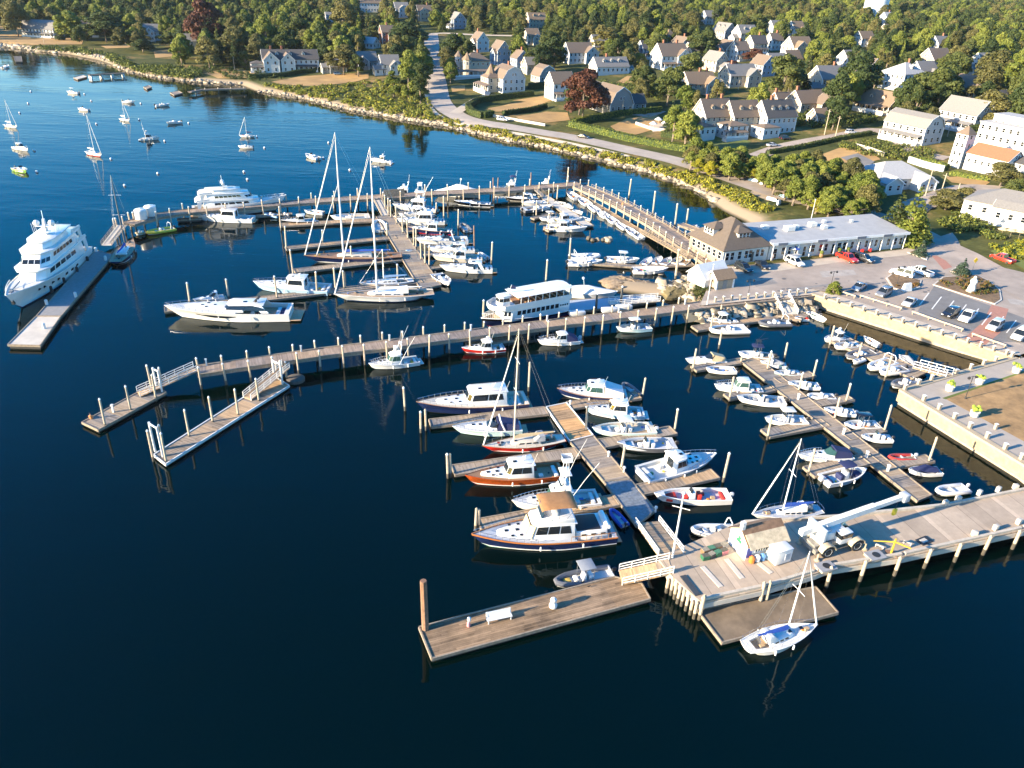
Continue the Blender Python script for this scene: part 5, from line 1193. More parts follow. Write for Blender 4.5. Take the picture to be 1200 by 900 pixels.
mast_pole(788,653,578,'white flagpole with a yard at the corner of the wharf',.14,cross=True,z=2.4)
mast_pole(948,268,234,'slim pale pole rising behind the shop row roof',.12)
def upole(px,py,top,label,lean=0.0):
 p=T(px,py);h=height_to(p,top);o=thing('utility_pole',p,R(25),label,'utility pole','wooden utility poles');m=MB();m.tube([(0,0,-.3),(lean,0,h)],[.2,.13],7);m.build('pole',PILEW,o)
 if h>7:m=MB();m.box(lean-.07,-1.0,h-.8,lean+.07,1.0,h-.68);m.build('crossarm',BEAM,o,smooth=0)
for a in((1084,230,197,'leaning wooden utility pole below the pale grey roofed house'),(1099,238,203,'wooden utility pole just right of the leaning one by the road'),(1120,232,215,'short wooden utility pole beside the street trees'),(966,158,128,'wooden utility pole beside the brown gabled house'),(979,160,136,'second wooden utility pole beside the brown gabled house'),(729,135,116,'thick wooden utility pole beside the grey gambrel house'),(645,84,70,'wooden utility pole beside the small grey gabled houses'),(630,80,61,'wooden utility pole behind the small grey gabled houses'),(541,86,66,'wooden pole in front of the turreted house'),(1110,160,143,'wooden utility pole beside the white porch house'),(275,82,66,'pale wooden post on the shore lawn'),(52,51,33,'white flagpole on the lawn of the far grey roofed house'),(865,105,94,'pale post below the hillside houses')):upole(*a)
ZW=2.4
wpx=[(784,672),(822,706),(896,690),(957,671.5),(968,667),(1060,652),(1200,621),(1480,560),(1480,520),(1206,571),(1105,591),(985,604),(869,611),(800,640),(772,655)]
ww=[tuple(G(a,b,ZW)[:2])for a,b in wpx];wc,wrz,wl=frame_of(ww,4)
wh=thing('wharf',(wc.x,wc.y,0),wrz,'broad concrete decked working wharf carrying the white hut and crane','wharf')
def deck_slabs():
 m=M('wharf_deck',(.43,.335,.245),.88,var=.12,scale=.35);nt=m.node_tree;L=nt.links.new;p=nt.nodes['Principled BSDF']
 src=p.inputs['Base Color'].links[0].from_socket;tc=nd(nt,'ShaderNodeTexCoord');sp=nd(nt,'ShaderNodeSeparateXYZ');L(tc.outputs['Object'],sp.inputs[0])
 def mth(op,*ins):
  n=nd(nt,'ShaderNodeMath',operation=op)
  for i,v in enumerate(ins):
   if isinstance(v,(int,float)):n.inputs[i].default_value=v
   else:L(v,n.inputs[i])
  return n.outputs[0]
 u=mth('DIVIDE',sp.outputs[0],2.9);fr_=mth('FRACT',u);ln=mth('LESS_THAN',fr_,.025);bnd=mth('LESS_THAN',mth('FRACT',mth('DIVIDE',u,2.0)),.13)
 wn=nd(nt,'ShaderNodeTexWhiteNoise',noise_dimensions='1D');L(mth('FLOOR',u),wn.inputs['W'])
 n2=nd(nt,'ShaderNodeTexNoise',Scale=.8,Detail=8.0,Roughness=.75);L(tc.outputs['Object'],n2.inputs['Vector'])
 f=mth('ADD',mth('MULTIPLY',wn.outputs['Value'],.22),.78);f=mth('MULTIPLY',f,mth('SUBTRACT',1.0,mth('MULTIPLY',ln,.5)));f=mth('MULTIPLY',f,mth('ADD',1.0,mth('MULTIPLY',bnd,.16)));f=mth('MULTIPLY',f,mth('ADD',.7,mth('MULTIPLY',n2.outputs['Fac'],.6)))
 s=nd(nt,'ShaderNodeVectorMath',operation='SCALE');L(src,s.inputs[0]);L(f,s.inputs['Scale']);L(s.outputs[0],p.inputs['Base Color']);return m
WDECK=deck_slabs()
m=MB();m.prism(wl,ZW-.25,ZW);m.build('deck',WDECK,wh,smooth=0)
m=MB();m.prism(offset_poly(wl,.06),ZW-.9,ZW-.26);m.build('edge_beam',CONCL,wh,smooth=0)
m=MB();m.prism(offset_poly(wl,-1.6),-1.5,ZW-.92);m.build('under_structure',BEAMD,wh,smooth=0)
m=MB()
for i in(1,2,3,4,5,6,8,9,10,11):
 a,b=Vector(wl[i]),Vector(wl[i+1]);d=(b-a).normalized();L_=(b-a).length-.5;mid=(a+b)/2;n=Vector((-d.y,d.x))*.3
 cc=sum((Vector(q)for q in wl),Vector((0,0)))/len(wl)
 if(mid+n-cc).length>(mid-n-cc).length and i<7:n=-n
 m.cbox((mid.x+n.x,mid.y+n.y,ZW+.16),(L_,.34,.31),0,math.atan2(d.y,d.x))
m.build('kerb_timber',M('kerb_pale',(.46,.40,.32),.85,var=.2),wh,smooth=0)
GWP='fender piles along the front of the wharf'
fl_=[Vector(G(a,b,ZW)[:2])for a,b in((968,667),(1060,652),(1200,621),(1330,592))]
for q in along(fl_,4.4,-.3,.5):piling(q[0],q[1],ZW+random.uniform(.2,.6),.2,'timber fender pile along the front of the wharf',GWP,capm=PILEW,wet=.9)
fl_=[Vector(G(a,b,ZW)[:2])for a,b in((785,673),(822,707))]
for q in along(fl_,.62,-.15,.1):piling(q[0],q[1],ZW+random.uniform(-.5,-.2),.19,'pale pile in the close set row at the end of the wharf','close set piles at the end of the wharf',capm=PILEW,wet=.8)
for x,y in((822,706),(824,704),(896,691),(903,689),(787,671)):p=G(x,y,ZW);piling(p.x,p.y,ZW+.7,.2,'taller corner pile of the wharf','corner piles of the wharf',capm=PILEW)
dock([(817,715),(846,753),(982,718),(956,688)],.62,'wide brown topped float moored below the wharf beside the white sailboat',M('float_brown',(.17,.125,.08),.9,var=.35,scale=.5),None,k=1,edge=BEAM)
for x,y in((1141,628),(1166,621),(1107,592),(1122,587),(1147,580),(1189,573),(1169,576),(1193,614)):
 p=G(x,y,ZW);m=MB();m.box(-.32,-.25,0,.32,.25,.75);tag(m.build('concrete_block',CONCL,None,(p.x,p.y,ZW),R(random.uniform(-10,40)),bevel=.06),'pale concrete block on the edge of the wharf','block','concrete blocks on the wharf edge')
for x,y,lab in((967,666,'grey steel hatch box on the wharf corner nearest the brown float'),(1025,653,'grey steel hatch box on the wharf in front of the crane')):
 p=G(x,y,ZW);o=thing('hatch_box',(p.x,p.y,ZW),R(20),lab,'box','grey hatch boxes on the wharf');m=MB();m.box(-1.0,-.7,0,1.0,.7,.3);m.build('body',CONC,o,bevel=.04);m=MB();m.box(-1.04,-.74,.3,1.04,.74,.36);m.build('lid',M('hatch_lid',(.26,.26,.27),.6),o,smooth=0);m=MB();m.lathe([(.45,0),(.45,.03)],(.1,0,.36),14);m.build('drain',RUBBER,o)
m=MB();p=G(766+34,690,ZW);a,b=G(800,675,ZW),G(818,698,ZW);d=b-a;m.cbox((0,0,.06),(d.length,.7,.1));tag(m.build('steel_plate',M('dark_plate',(.04,.045,.05),.6),None,((a.x+b.x)/2,(a.y+b.y)/2,ZW),math.atan2(d.y,d.x)),'long dark steel plate lying on the end of the wharf','plate')
for x0,y0,x1,y1 in((823,664,845,688),(851,655,870,678),(889,660,904,672)):
 a,b=G(x0,y0,ZW),G(x1,y1,ZW);d=b-a;m=MB();m.box(-d.length/2,-.28,0.004,d.length/2,.28,.05);tag(m.build('steel_channel',CONCL,None,((a.x+b.x)/2,(a.y+b.y)/2,ZW),math.atan2(d.y,d.x)),'pale flat runner strip set across the wharf deck','strip','runner strips across the wharf deck')
a,b=G(871,657,ZW),G(919,645,ZW);d=b-a;hL=d.length*.94;hd=3.2;ang=math.atan2(d.y,d.x);nrm=Vector((-d.y,d.x,0)).normalized();c0=(a+b)/2+nrm*(hd/2)
hut=thing('wharf_hut',(c0.x,c0.y,ZW),ang,'white boarded wharf hut with a green clover on its gable','hut')
m=MB();hx,hy=hL/2,hd/2;we,rd=2.25,3.35
m.loft([[(x,-hy,0),(x,-hy,we),(x,0,rd),(x,hy,we),(x,hy,0)]for x in(-hx,hx)]);m.build('wall',M('hut_boards',(.78,.78,.76),.6,var=.06),hut,smooth=0)
for sg in(-1,1):
 m=MB();m.slab([(-hx-.12,sg*(hy+.3),we-.24),(hx+.12,sg*(hy+.3),we-.24),(hx+.12,0,rd+.08),(-hx-.12,0,rd+.08)],.12);m.build('roof',M('hut_roof',(.19,.115,.07),.9,var=.35,scale=1.5),hut,smooth=0)
m=MB();m.slab([(-hx*.98,-hy-.6,we-.42),(hx+.14,-hy-.6,we-.42),(hx+.14,-hy*.5,lerp(we,rd,.5)+.17),(-hx*.98,-hy*.5,lerp(we,rd,.5)+.17)],.08);m.build('lower_roof',M('awning_board',(.50,.41,.28),.85,var=.3),hut,smooth=0)
m=MB();m.box(-hx*.55,-hy-.03,.9,hx*.1,-hy-.003,1.75);wn=m.build('window',GLASS,hut,smooth=0)
m=MB()
for k in range(6):x=lerp(-hx*.55,hx*.1,k/5);m.box(x-.05,-hy-.06,.85,x+.05,-hy-.031,1.8)
m.build('frame',CAPW,wn,smooth=0)
m=MB();m.box(-hx-.12,-hy*.2,rd-.1,-hx+.3,hy*.1,rd+.9);m.build('chimney',CAPW,hut,smooth=0)
GRN=M('clover_green',(.03,.32,.09),.6,var=.03);m=MB()
for an in(90,210,330):
 cx_,cz_=.27*math.cos(R(an)),.27*math.sin(R(an));pts=[(-hx-.012,-.1+cx_+.25*math.cos(t),1.75+cz_+.25*math.sin(t))for t in[2*math.pi*k/12 for k in range(12)]];m.slab(pts,.02)
m.slab([(-hx-.012,-.15,1.3),(-hx-.012,-.05,1.3),(-hx-.012,-.04,1.7),(-hx-.012,-.16,1.7)],.02);m.build('clover_emblem',GRN,hut,smooth=0)
m=MB();m.box(-hx+.05,-hy-.05,.3,-hx+.75,-hy-.004,1.6);m.build('notice_board',M('blue_board',(.08,.12,.4),.6),hut,smooth=0)
cols=[('orange',(.75,.18,.03)),('white',(.7,.72,.72)),('blue',(.1,.25,.5)),('pale blue',(.4,.55,.62)),('yellow',(.75,.45,.04))]
for i,(cn,cc_)in enumerate(cols):
 p=hut.matrix_basis@Vector((-hx+.5+i*.72,-hy-.55,0));m=MB();m.lathe([(.22,0),(.33,.1),(.34,.7),(.2,.85),(.08,.95)],(0,0,0),10);tag(m.build('barrel',M('barrel_'+cn,cc_,.5),None,p),cn+' barrel standing against the front of the white hut','barrel')
p=G(911,656,ZW);o=thing('ice_chest',(p.x,p.y,ZW),ang+R(3),'big white ice chest in front of the white hut','chest');m=MB();m.box(-1.1,-.85,.12,1.1,.85,1.9);m.build('body',WHITE,o,bevel=.07);m=MB();m.box(.1,-.9,.6,.8,-.851,1.5);m.build('door',GREYW,o,smooth=0);m=MB();m.box(-1.12,-.87,1.9,1.12,.87,2.0);m.build('lid',CAPW,o,bevel=.03)
tot=[('green',(.02,.12,.06)),('dark grey',(.05,.05,.05)),('green',(.02,.12,.06)),('pink',(.7,.25,.25)),('brown',(.2,.12,.06)),('dark grey',(.05,.05,.05)),('brown',(.2,.12,.06)),('grey',(.3,.3,.3))]
for i,(cn,cc_)in enumerate(tot):
 p=G(826+(i%4)*7.2,655-(i%4)*2.2-(i//4)*7,ZW);o=thing('fish_tote',(p.x,p.y,ZW),R(18+(i*37)%20),cn+' plastic fish tote in the cluster beside the white hut','tote','fish totes beside the hut');m=MB();m.prism([(-.42,-.32),(.42,-.32),(.42,.32),(-.42,.32)],0,.55,inset=-.12);m.build('tub',M('tote_'+cn.replace(' ','_'),cc_,.6),o,bevel=.04,seg=1);m=MB();m.box(-.4,-.3,.551,.4,.3,.6);m.build('net',M('net_'+str(i%3),((.10,.09,.07),(.25,.22,.17),(.05,.16,.1))[i%3],.9,var=.4,scale=8),o)
A,B=G(969,652,ZW),G(1004,646,ZW);wa=math.atan2((B-A).y,(B-A).x)
w1,w2=G(969,646,ZW+.8),G(1003,638,ZW+.8);wd=w2-w1;wa=math.atan2(wd.y,wd.x);nn=Vector((-wd.y,wd.x,0)).normalized();cc0=(w1+w2)/2+nn*1.35
cr=thing('mobile_crane',(cc0.x,cc0.y,ZW),wa,'white rough terrain crane with a long lowered boom parked on the wharf','crane')
wb=wd.length;CRW=M('crane_white',(.74,.73,.70),.45,var=.08);CRT=M('crane_tan',(.42,.35,.24),.6,var=.2)
m=MB();m.box(-wb/2-1.3,-.75,.75,wb/2+1.2,.75,1.3);m.box(-wb/2-1.5,-1.25,.5,-wb/2-1.1,1.25,1.05);m.box(wb/2+1.0,-1.25,.5,wb/2+1.4,1.25,1.05);m.build('chassis',M('chassis_grey',(.2,.19,.17),.7,var=.3),cr,bevel=.04,seg=1)
TYRE=M('tyre',(.025,.024,.023),.85,var=.2)
def wheel(parent,x,y,r,w,rim):
 m=MB();rings=[]
 for yy,rr in((-w/2,r*.72),(-w/2,r*.92),(-w*.3,r),(w*.3,r),(w/2,r*.92),(w/2,r*.72)):rings.append([(x+rr*math.cos(2*math.pi*k/16),y+yy,r+rr*math.sin(2*math.pi*k/16))for k in range(16)])
 m.loft(rings);t=m.build('wheel',TYRE,parent);m=MB();sg=-1 if y<0 else 1
 m.loft([[(x+rr*math.cos(2*math.pi*k/14),y+sg*yy,r+rr*math.sin(2*math.pi*k/14))for k in range(14)]for yy,rr in((w*.2,r*.6),(w/2+.01,r*.6),(w/2-.06,r*.3),(w/2-.0,r*.2))]);m.build('rim',rim,t)
for x in(-wb/2,wb/2):
 for y in(-1.35,1.35):
  wheel(cr,x,y,.8,.6,CRW)
  m=MB();rg=[]
  for k in range(7):an=math.pi*(.05+.9*k/6);rg.append([(x+1.05*math.cos(an),y-.38,.8+1.0*math.sin(an)),(x+1.05*math.cos(an),y+.38,.8+1.0*math.sin(an)),(x+.95*math.cos(an),y+.38,.8+.9*math.sin(an)),(x+.95*math.cos(an),y-.38,.8+.9*math.sin(an))])
  m.loft(rg);m.build('fender',CRT,cr)
bt=G(1057,586,ZW+3.6);bb=G(966,618,ZW+2.6);ib=cr.matrix_basis.inverted();lb,lt=ib@bb,ib@bt;bd_=(lt-lb).normalized();ba=math.atan2(bd_.y,bd_.x)
m=MB();m.cbox((lb.x+.9*bd_.x,lb.y+.9*bd_.y,1.9),(3.2,1.9,1.1),0,ba);m.build('turntable_house',CRW,cr,bevel=.08)
m=MB();m.cbox((lb.x-1.0*bd_.x,lb.y-1.0*bd_.y,2.05),(.5,2.7,2.5),0,ba);m.build('counterweight',CRW,cr,bevel=.05)
m=MB();m.cbox((lb.x-.2,lb.y-.1,2.62),(1.3,1.4,.4),0,ba);m.tube([(lb.x,lb.y-.5,2.9),(lb.x,lb.y+.5,2.9)],.25,8);m.build('winch',GREYW,cr)
px_,py_=-bd_.y,bd_.x
m=MB();m.cbox((lb.x+1.8*bd_.x+px_*-1.35,lb.y+1.8*bd_.y+py_*-1.35,1.9),(1.7,.95,1.5),0,ba);cb=m.build('cab',CRW,cr,bevel=.08);m=MB();m.cbox((lb.x+1.8*bd_.x+px_*-1.35,lb.y+1.8*bd_.y+py_*-1.35,2.2),(1.73,.98,.6),0,ba);m.build('window',GLASS,cb,smooth=0)
BLn=(lt-lb).length
for nm,s0,s1,hh in(('boom',-.3,.62,.36),('boom_extension',.6,1.0,.28)):
 m=MB();ring=[]
 for s_ in(s0,s1):
  q=lb+(lt-lb)*s_;ring.append([(q.x+px_*.45*hh/.5,q.y+py_*.45*hh/.5,q.z+.5-hh),(q.x-px_*.45*hh/.5,q.y-py_*.45*hh/.5,q.z+.5-hh),(q.x-px_*.45*hh/.5,q.y-py_*.45*hh/.5,q.z+.5+hh),(q.x+px_*.45*hh/.5,q.y+py_*.45*hh/.5,q.z+.5+hh)])
 m.loft(ring);m.build(nm,CRW,cr,smooth=0)
m=MB();q=lb+(lt-lb)*.3;m.tube([(lb.x+1.4*bd_.x,lb.y+1.4*bd_.y,1.6),(q.x,q.y,q.z+.1)],.16,8);m.build('lift_cylinder',METAL,cr)
q=lt;m=MB();m.cbox((q.x+.25*bd_.x,q.y+.25*bd_.y,q.z+.4),(.9,1.0,1.0),0,ba);m.build('boom_head',GREYW,cr,bevel=.08)
m=MB();m.tube([(q.x-.6*bd_.x,q.y-.6*bd_.y,q.z),(q.x-.6*bd_.x,q.y-.6*bd_.y,q.z-1.2)],.03,4);m.build('hoist_rope',RUBBER,cr)
m=MB();m.cbox((q.x-.6*bd_.x,q.y-.6*bd_.y,q.z-1.6),(.6,.3,.9),0,ba);m.build('hook_block',M('hook_yellow',(.75,.55,.04),.5),cr,bevel=.1)
for x in(-wb/2-1.35,wb/2+1.25):
 for y in(-1.6,1.6):m=MB();m.lathe([(.1,.9),(.1,.25),(.35,.1),(.35,.02)],(x,y,0),8);m.build('outrigger',CRT,cr)
YEL=M('hoist_yellow',(.48,.33,.03),.5,var=.1)
p=G(1044,649,ZW);o=thing('jib_hoist',(p.x,p.y,ZW),R(-8),'yellow jib hoist standing on the wharf beside the crane','hoist')
m=MB();m.tube([(0,0,0),(0,0,2.2)],[.13,.1],8);m.build('post',YEL,o)
e0,e1=G(1024,633,ZW+1.6)-p,G(1068,642,ZW+1.6)-p;r_=Matrix.Rotation(R(8),3,'Z');e0,e1=r_@Vector((e0.x,e0.y,0)),r_@Vector((e1.x,e1.y,0))
m=MB();m.tube([(e0.x,e0.y,1.5),(0,0,1.75),(e1.x,e1.y,1.5)],[.06,.11,.09],6);m.build('jib',YEL,o);m=MB();m.box(-.5,-.5,0,.5,.5,.12);m.build('base_plate',STEELR,o)
for x,y in((1030,642),(1063,638)):
 p=G(x,y,ZW);m=MB();m.cbox((0,0,.35),(.9,.16,.12));m.cbox((-.4,0,.2),(.14,.14,.4));m.cbox((.4,0,.2),(.14,.14,.4));tag(m.build('trestle',CONCL,None,(p.x,p.y,ZW),R(-40),smooth=0),'small pale trestle on the wharf near the yellow hoist','trestle','trestles by the yellow hoist')
p=G(1083,634,ZW);m=MB();m.box(-.9,-.55,.0,.9,.55,.1);o=tag(m.build('hatch_cover',RUBBER,None,(p.x,p.y,ZW+.004),R(28)),'dark framed hatch cover lying on the wharf','hatch');m=MB();m.box(-.55,-.3,.1,.35,.3,.14);m.build('plate',CONCL,o)
def shingle(name,col,var=.14):return M(name,col,.85,var=var,scale=2.5)
WALLS={'white':M('wall_white',(.56,.55,.52),.65,var=.05),'cream':M('wall_cream',(.42,.36,.27),.7,var=.06),'grey':shingle('wall_grey_shingle',(.27,.255,.235)),'blue':M('wall_blue_grey',(.22,.28,.36),.7,var=.06),'tan':shingle('wall_tan_shingle',(.40,.31,.22)),'brick':shingle('wall_brick',(.30,.12,.07),.25),'lgrey':M('wall_light_grey',(.48,.48,.47),.7,var=.06)}
ROOFS={'grey':shingle('roof_grey',(.19,.18,.17)),'dark':shingle('roof_dark',(.075,.07,.068)),'brown':shingle('roof_brown',(.155,.115,.085)),'tan':shingle('roof_tan',(.20,.14,.09)),'salmon':shingle('roof_salmon',(.40,.115,.06)),'lgrey':shingle('roof_pale',(.38,.37,.36)),'dgreen':shingle('roof_greenish',(.13,.15,.13))}
TRIM=M('trim_white',(.76,.76,.74),.6,var=.03)
_win={}
def win(parent,p,n,w=.95,h=1.4,mat=None):
 key=(round(w,1),round(h,1))
 if key not in _win:
  m=MB();m.box(-w/2-.1,0,-h/2-.1,w/2+.1,.05,h/2+.1,0);m.box(-w/2,.051,-h/2,w/2,.07,h/2,1);m.box(-w/2,.068,-.03,w/2,.085,.03,0)
  o=m.build('window',[TRIM,GLASS],smooth=0);_win[key]=o.data;bpy.data.objects.remove(o)
 o=bpy.data.objects.new('window',_win[key]);C.objects.link(o);o.parent=parent;o.location=p;o.rotation_euler=(0,0,math.atan2(n[1],n[0])-math.pi/2);return o
def roof_mesh(kind,w,d,h,rh,ov=.45):
 """ridge along x; returns list of slabs (each 3D polygon) and wall gable rings"""
 x,y=w/2+ov,d/2+ov;e=h-ov*rh/(d/2)*.8
 if kind=='gable':return[[(-x,-y,e),(x,-y,e),(x,0,h+rh),(-x,0,h+rh)],[(x,y,e),(-x,y,e),(-x,0,h+rh),(x,0,h+rh)]]
 if kind=='gambrel':
  k,zk=d/2*.62,h+rh*.68
  return[[(-x,-y,e),(x,-y,e),(x,-k,zk),(-x,-k,zk)],[(-x,-k,zk),(x,-k,zk),(x,0,h+rh),(-x,0,h+rh)],[(x,y,e),(-x,y,e),(-x,k,zk),(x,k,zk)],[(x,k,zk),(-x,k,zk),(-x,0,h+rh),(x,0,h+rh)]]
 r=max(0.2,w/2-d/2)
 return[[(-x,-y,e),(x,-y,e),(r,0,h+rh),(-r,0,h+rh)],[(x,y,e),(-x,y,e),(-r,0,h+rh),(r,0,h+rh)],[(x,-y,e),(x,y,e),(r,0,h+rh)],[(-x,y,e),(-x,-y,e),(-r,0,h+rh)]]
def block(parent,cx,cy_,w,d,h,rh,roof,wall,rmat,storeys=2,rz=0.0,z0=0.0,wins=True,nwx=None,nwy=None,chim=(),dorm=0,dormb=False,sides='-x+x-y',suffix=''):
 """one roofed volume of a house; everything parented to the house"""
 m=MB();hw,hd=w/2,d/2;Mx=Matrix.Translation((cx,cy_,z0))@Matrix.Rotation(rz,4,'Z');X=lambda p:tuple(Mx@Vector(p))
 if roof=='gable':sec=[(-hd,-1.5),(-hd,h),(0,h+rh-.05),(hd,h),(hd,-1.5)]
 elif roof=='gambrel':sec=[(-hd,-1.5),(-hd,h),(-hd*.6,h+rh*.66),(0,h+rh-.08),(hd*.6,h+rh*.66),(hd,h),(hd,-1.5)]
 else:sec=[(-hd,-1.5),(-hd,h),(hd,h),(hd,-1.5)]
 m.loft([[X((x,a,b))for a,b in sec]for x in(-hw,hw)]);m.build('wall',wall,parent,smooth=0)
 if roof=='flat':
  m=MB();m.prism([X((a,b,0))[:2]for a,b in((-hw-.3,-hd-.3),(hw+.3,-hd-.3),(hw+.3,hd+.3),(-hw-.3,hd+.3))],z0+h+.001,z0+h+.3);m.build('roof',rmat,parent,smooth=0)
 else:
  m=MB()
  for poly in roof_mesh(roof,w,d,h,rh):m.slab([X(p)for p in poly],.22)
  rf=m.build('roof',rmat,parent,smooth=0)
  if roof in('gable','gambrel'):
   for sg in(-1,1):
    m=MB();x=sg*(hw+.47);e=h-.3
    pts=[(-hd-.4,e),(0,h+rh+.02),(hd+.4,e)]if roof=='gable' else[(-hd-.4,e),(-hd*.62,h+rh*.68),(0,h+rh+.02),(hd*.62,h+rh*.68),(hd+.4,e)]
    for(a,b),(a2,b2)in zip(pts,pts[1:]):m.slab([X((x,a,b-.22)),X((x,a2,b2-.22)),X((x,a2,b2+.12)),X((x,a,b+.12))],.08)
    m.build('barge_board',TRIM,parent,smooth=0)
  m=MB()
  for sx in(-1,1):
   for sy in(-1,1):q=Vector(X((sx*hw,sy*hd,h/2-.4)));m.cbox(q,(.34,.34,h+.6),0,rz)
  m.build('corner_board',TRIM,parent,smooth=0)
  for cxx in chim:
   m=MB();m.prism([X((cxx+a,.2+b,0))[:2]for a,b in((-.5,-.45),(.5,-.45),(.5,.45),(-.5,.45))],z0+h,z0+h+rh+1.5);m.prism([X((cxx+a,.2+b,0))[:2]for a,b in((-.6,-.55),(.6,-.55),(.6,.55),(-.6,.55))],z0+h+rh+1.5,z0+h+rh+1.7);m.build('chimney',WALLS['brick'],parent,smooth=0)
  for sgy in((-1,1)if dormb else(-1,)):
   for k in range(dorm):
    x=lerp(-hw*.72,hw*.72,(k+.5)/dorm)if dorm>1 else 0;dw=.85;yy=sgy*hd*.62;zb=h+rh*.36
    if roof=='gambrel':zb=h+rh*.22;yy=sgy*hd*.78
    m=MB();m.loft([[X((x-dw,y,zb-.6)),X((x-dw,y,zb+1.2)),X((x,y,zb+1.9)),X((x+dw,y,zb+1.2)),X((x+dw,y,zb-.6))]for y in(yy,yy*.15)]);dm=m.build('dormer',wall,parent,smooth=0)
    m=MB()
    for sx in(-1,1):m.slab([X((x+sx*(dw+.2),yy+sgy*.2,zb+1.1)),X((x,yy+sgy*.2,zb+2.0)),X((x,yy*.1,zb+2.0)),X((x+sx*(dw+.2),yy*.1,zb+1.1))],.12)
    m.build('dormer_roof',rmat,dm,smooth=0);n=Mx.to_3x3()@Vector((0,sgy,0));win(parent,X((x,yy+sgy*.01,zb+.55)),n,.8,1.0)
 if wins:
  sh=h/storeys
  for s in range(storeys):
   z=sh*s+sh*.55
   if '-y' in sides:
    n=nwx or max(2,int(w/2.6))
    for k in range(n):win(parent,X((lerp(-hw,hw,(k+.5)/n),-hd,z)),Mx.to_3x3()@Vector((0,-1,0)))
   if '+y' in sides:
    n=nwx or max(2,int(w/2.6))
    for k in range(n):win(parent,X((lerp(-hw,hw,(k+.5)/n),hd,z)),Mx.to_3x3()@Vector((0,1,0)))
   ny=nwy or max(1,int(d/2.8))
   for sg,nm in((-1,'-x'),(1,'+x')):
    if nm in sides:
     for k in range(ny):win(parent,X((sg*hw,lerp(-hd,hd,(k+.5)/ny),z)),Mx.to_3x3()@Vector((sg,0,0)))
  if roof in('gable','gambrel')and rh>2:
   for sg,nm in((-1,'-x'),(1,'+x')):
    if nm in sides:
     for a in((-.75,.75)if roof=='gambrel' or d>8 else(0,)):win(parent,X((sg*hw,a,h+rh*.32)),Mx.to_3x3()@Vector((sg,0,0)),.8,1.1)
def porch(parent,cx,cy_,w,d,h,rz,rmat,side=-1,n=6,rail=True):
 Mx=Matrix.Translation((cx,cy_,0))@Matrix.Rotation(rz,4,'Z');X=lambda p:tuple(Mx@Vector(p))
 m=MB();m.slab([X((-w/2,side*d,h-.5)),X((w/2,side*d,h-.5)),X((w/2,0,h+.25)),X((-w/2,0,h+.25))],.18);m.build('porch_roof',rmat,parent,smooth=0)
 m=MB();m.prism([X((a,b,0))[:2]for a,b in((-w/2,0),(w/2,0),(w/2,side*d),(-w/2,side*d))],-1.4,.45);m.build('porch_floor',WALLS['lgrey'],parent,smooth=0)
 for k in range(n):
  m=MB();x=lerp(-w/2+.2,w/2-.2,k/(n-1));q=Vector(X((x,side*(d-.2),0)));m.cbox((q.x,q.y,h/2+.05),(.2,.2,h-.8),0,rz);m.build('porch_post',TRIM,parent,smooth=0)
 if rail:
  m=MB();a,b=Vector(X((-w/2,side*(d-.15),0))),Vector(X((w/2,side*(d-.15),0)));m.slab([(a.x,a.y,.5),(b.x,b.y,.5),(b.x,b.y,1.3),(a.x,a.y,1.3)],.06);m.build('porch_rail',TRIM,parent,smooth=0)
 dm=MB();q=Vector(X((0,side*.04,0)));dm.cbox((q.x,q.y,1.6),(1.0,.08,2.1),0,rz);dr=dm.build('door',M('door_dark',(.08,.07,.06),.5),parent,smooth=0)
FOOT=[];HB=[]
def house_at(px,py,label,rz,name='house',cat='house',r=9,z=None):
 p=T(px,py)if z is None else G(px,py,z);FOOT.append((p.x,p.y,r));HB.append((px,py,r,p.copy()))
 return thing(name,(p.x,p.y,p.z if z is None else z),R(rz),label,cat)
def simple(px,py,w,d,h,rz,roof,wall,rmat,label,rh=None,st=2,chim=(),dorm=0,po=False,wing=None,cross=None,**kw):
 o=house_at(px,py,label,rz,r=max(w,d)*.6)
 kx=int(px)%4
 if not(wing or po or cross)and roof=='gable' and min(w,d)>7.5:
  if kx==0:po=True
  elif kx==1:wing=(w/2+2,.6,5,d*.62,3.0);chim=chim or(w*.2,)
  elif kx==2:cross=(w*.2,d*.6,3,.8)
  else:wing=(-w/2-1.8,-.6,4.6,d*.6,2.9);dorm=dorm or 2
 rh=rh if rh is not None else d*(.5 if roof=='gable' else .3 if roof=='hip' else .5)
 block(o,0,0,w,d,h,rh,roof,WALLS[wall],ROOFS[rmat],st,chim=chim,dorm=dorm,**kw)
 if po:porch(o,0,-d/2,w*.95,2.6,3.2,0,ROOFS[rmat])
 if cross:block(o,cross[0],-d/2-cross[2]/2+1.5,cross[2],cross[1],h*cross[3],cross[1]*.42,roof if roof!='hip' else 'gable',WALLS[wall],ROOFS[rmat],st,rz=R(90),sides='-x')
 if wing:block(o,wing[0],wing[1],wing[2],wing[3],wing[4],wing[3]*.35,wing[5]if len(wing)>5 else 'gable',WALLS[wall],ROOFS[rmat],1 if wing[4]<4.5 else 2)
 return o
simple(52,43,24,11,5.5,-8,'gambrel','white','grey','far white shore house with a long grey gambrel roof',dorm=3,po=True)
simple(108,43,9,8,6.5,25,'gable','cream','brown','small cream house half hidden by trees on the left shore',chim=(0,))
simple(180,47,12,9,6,25,'gable','white','grey','white gabled cottage above the dry lawn on the left shore',cross=(-2,6,4,1))
simple(226,60,10,8,6.5,25,'gable','cream','grey','cream house behind the hedge, just left of the large white shore mansion',wing=(-8,-2,8,6,3.2))
o=house_at(341,83,'large white shore mansion with three gables and tall brick chimneys',22,r=20)
block(o,0,0,30,11,6.8,4.5,'gable',WALLS['white'],ROOFS['dark'],2,chim=(-10,-4),dorm=3,dormb=False)
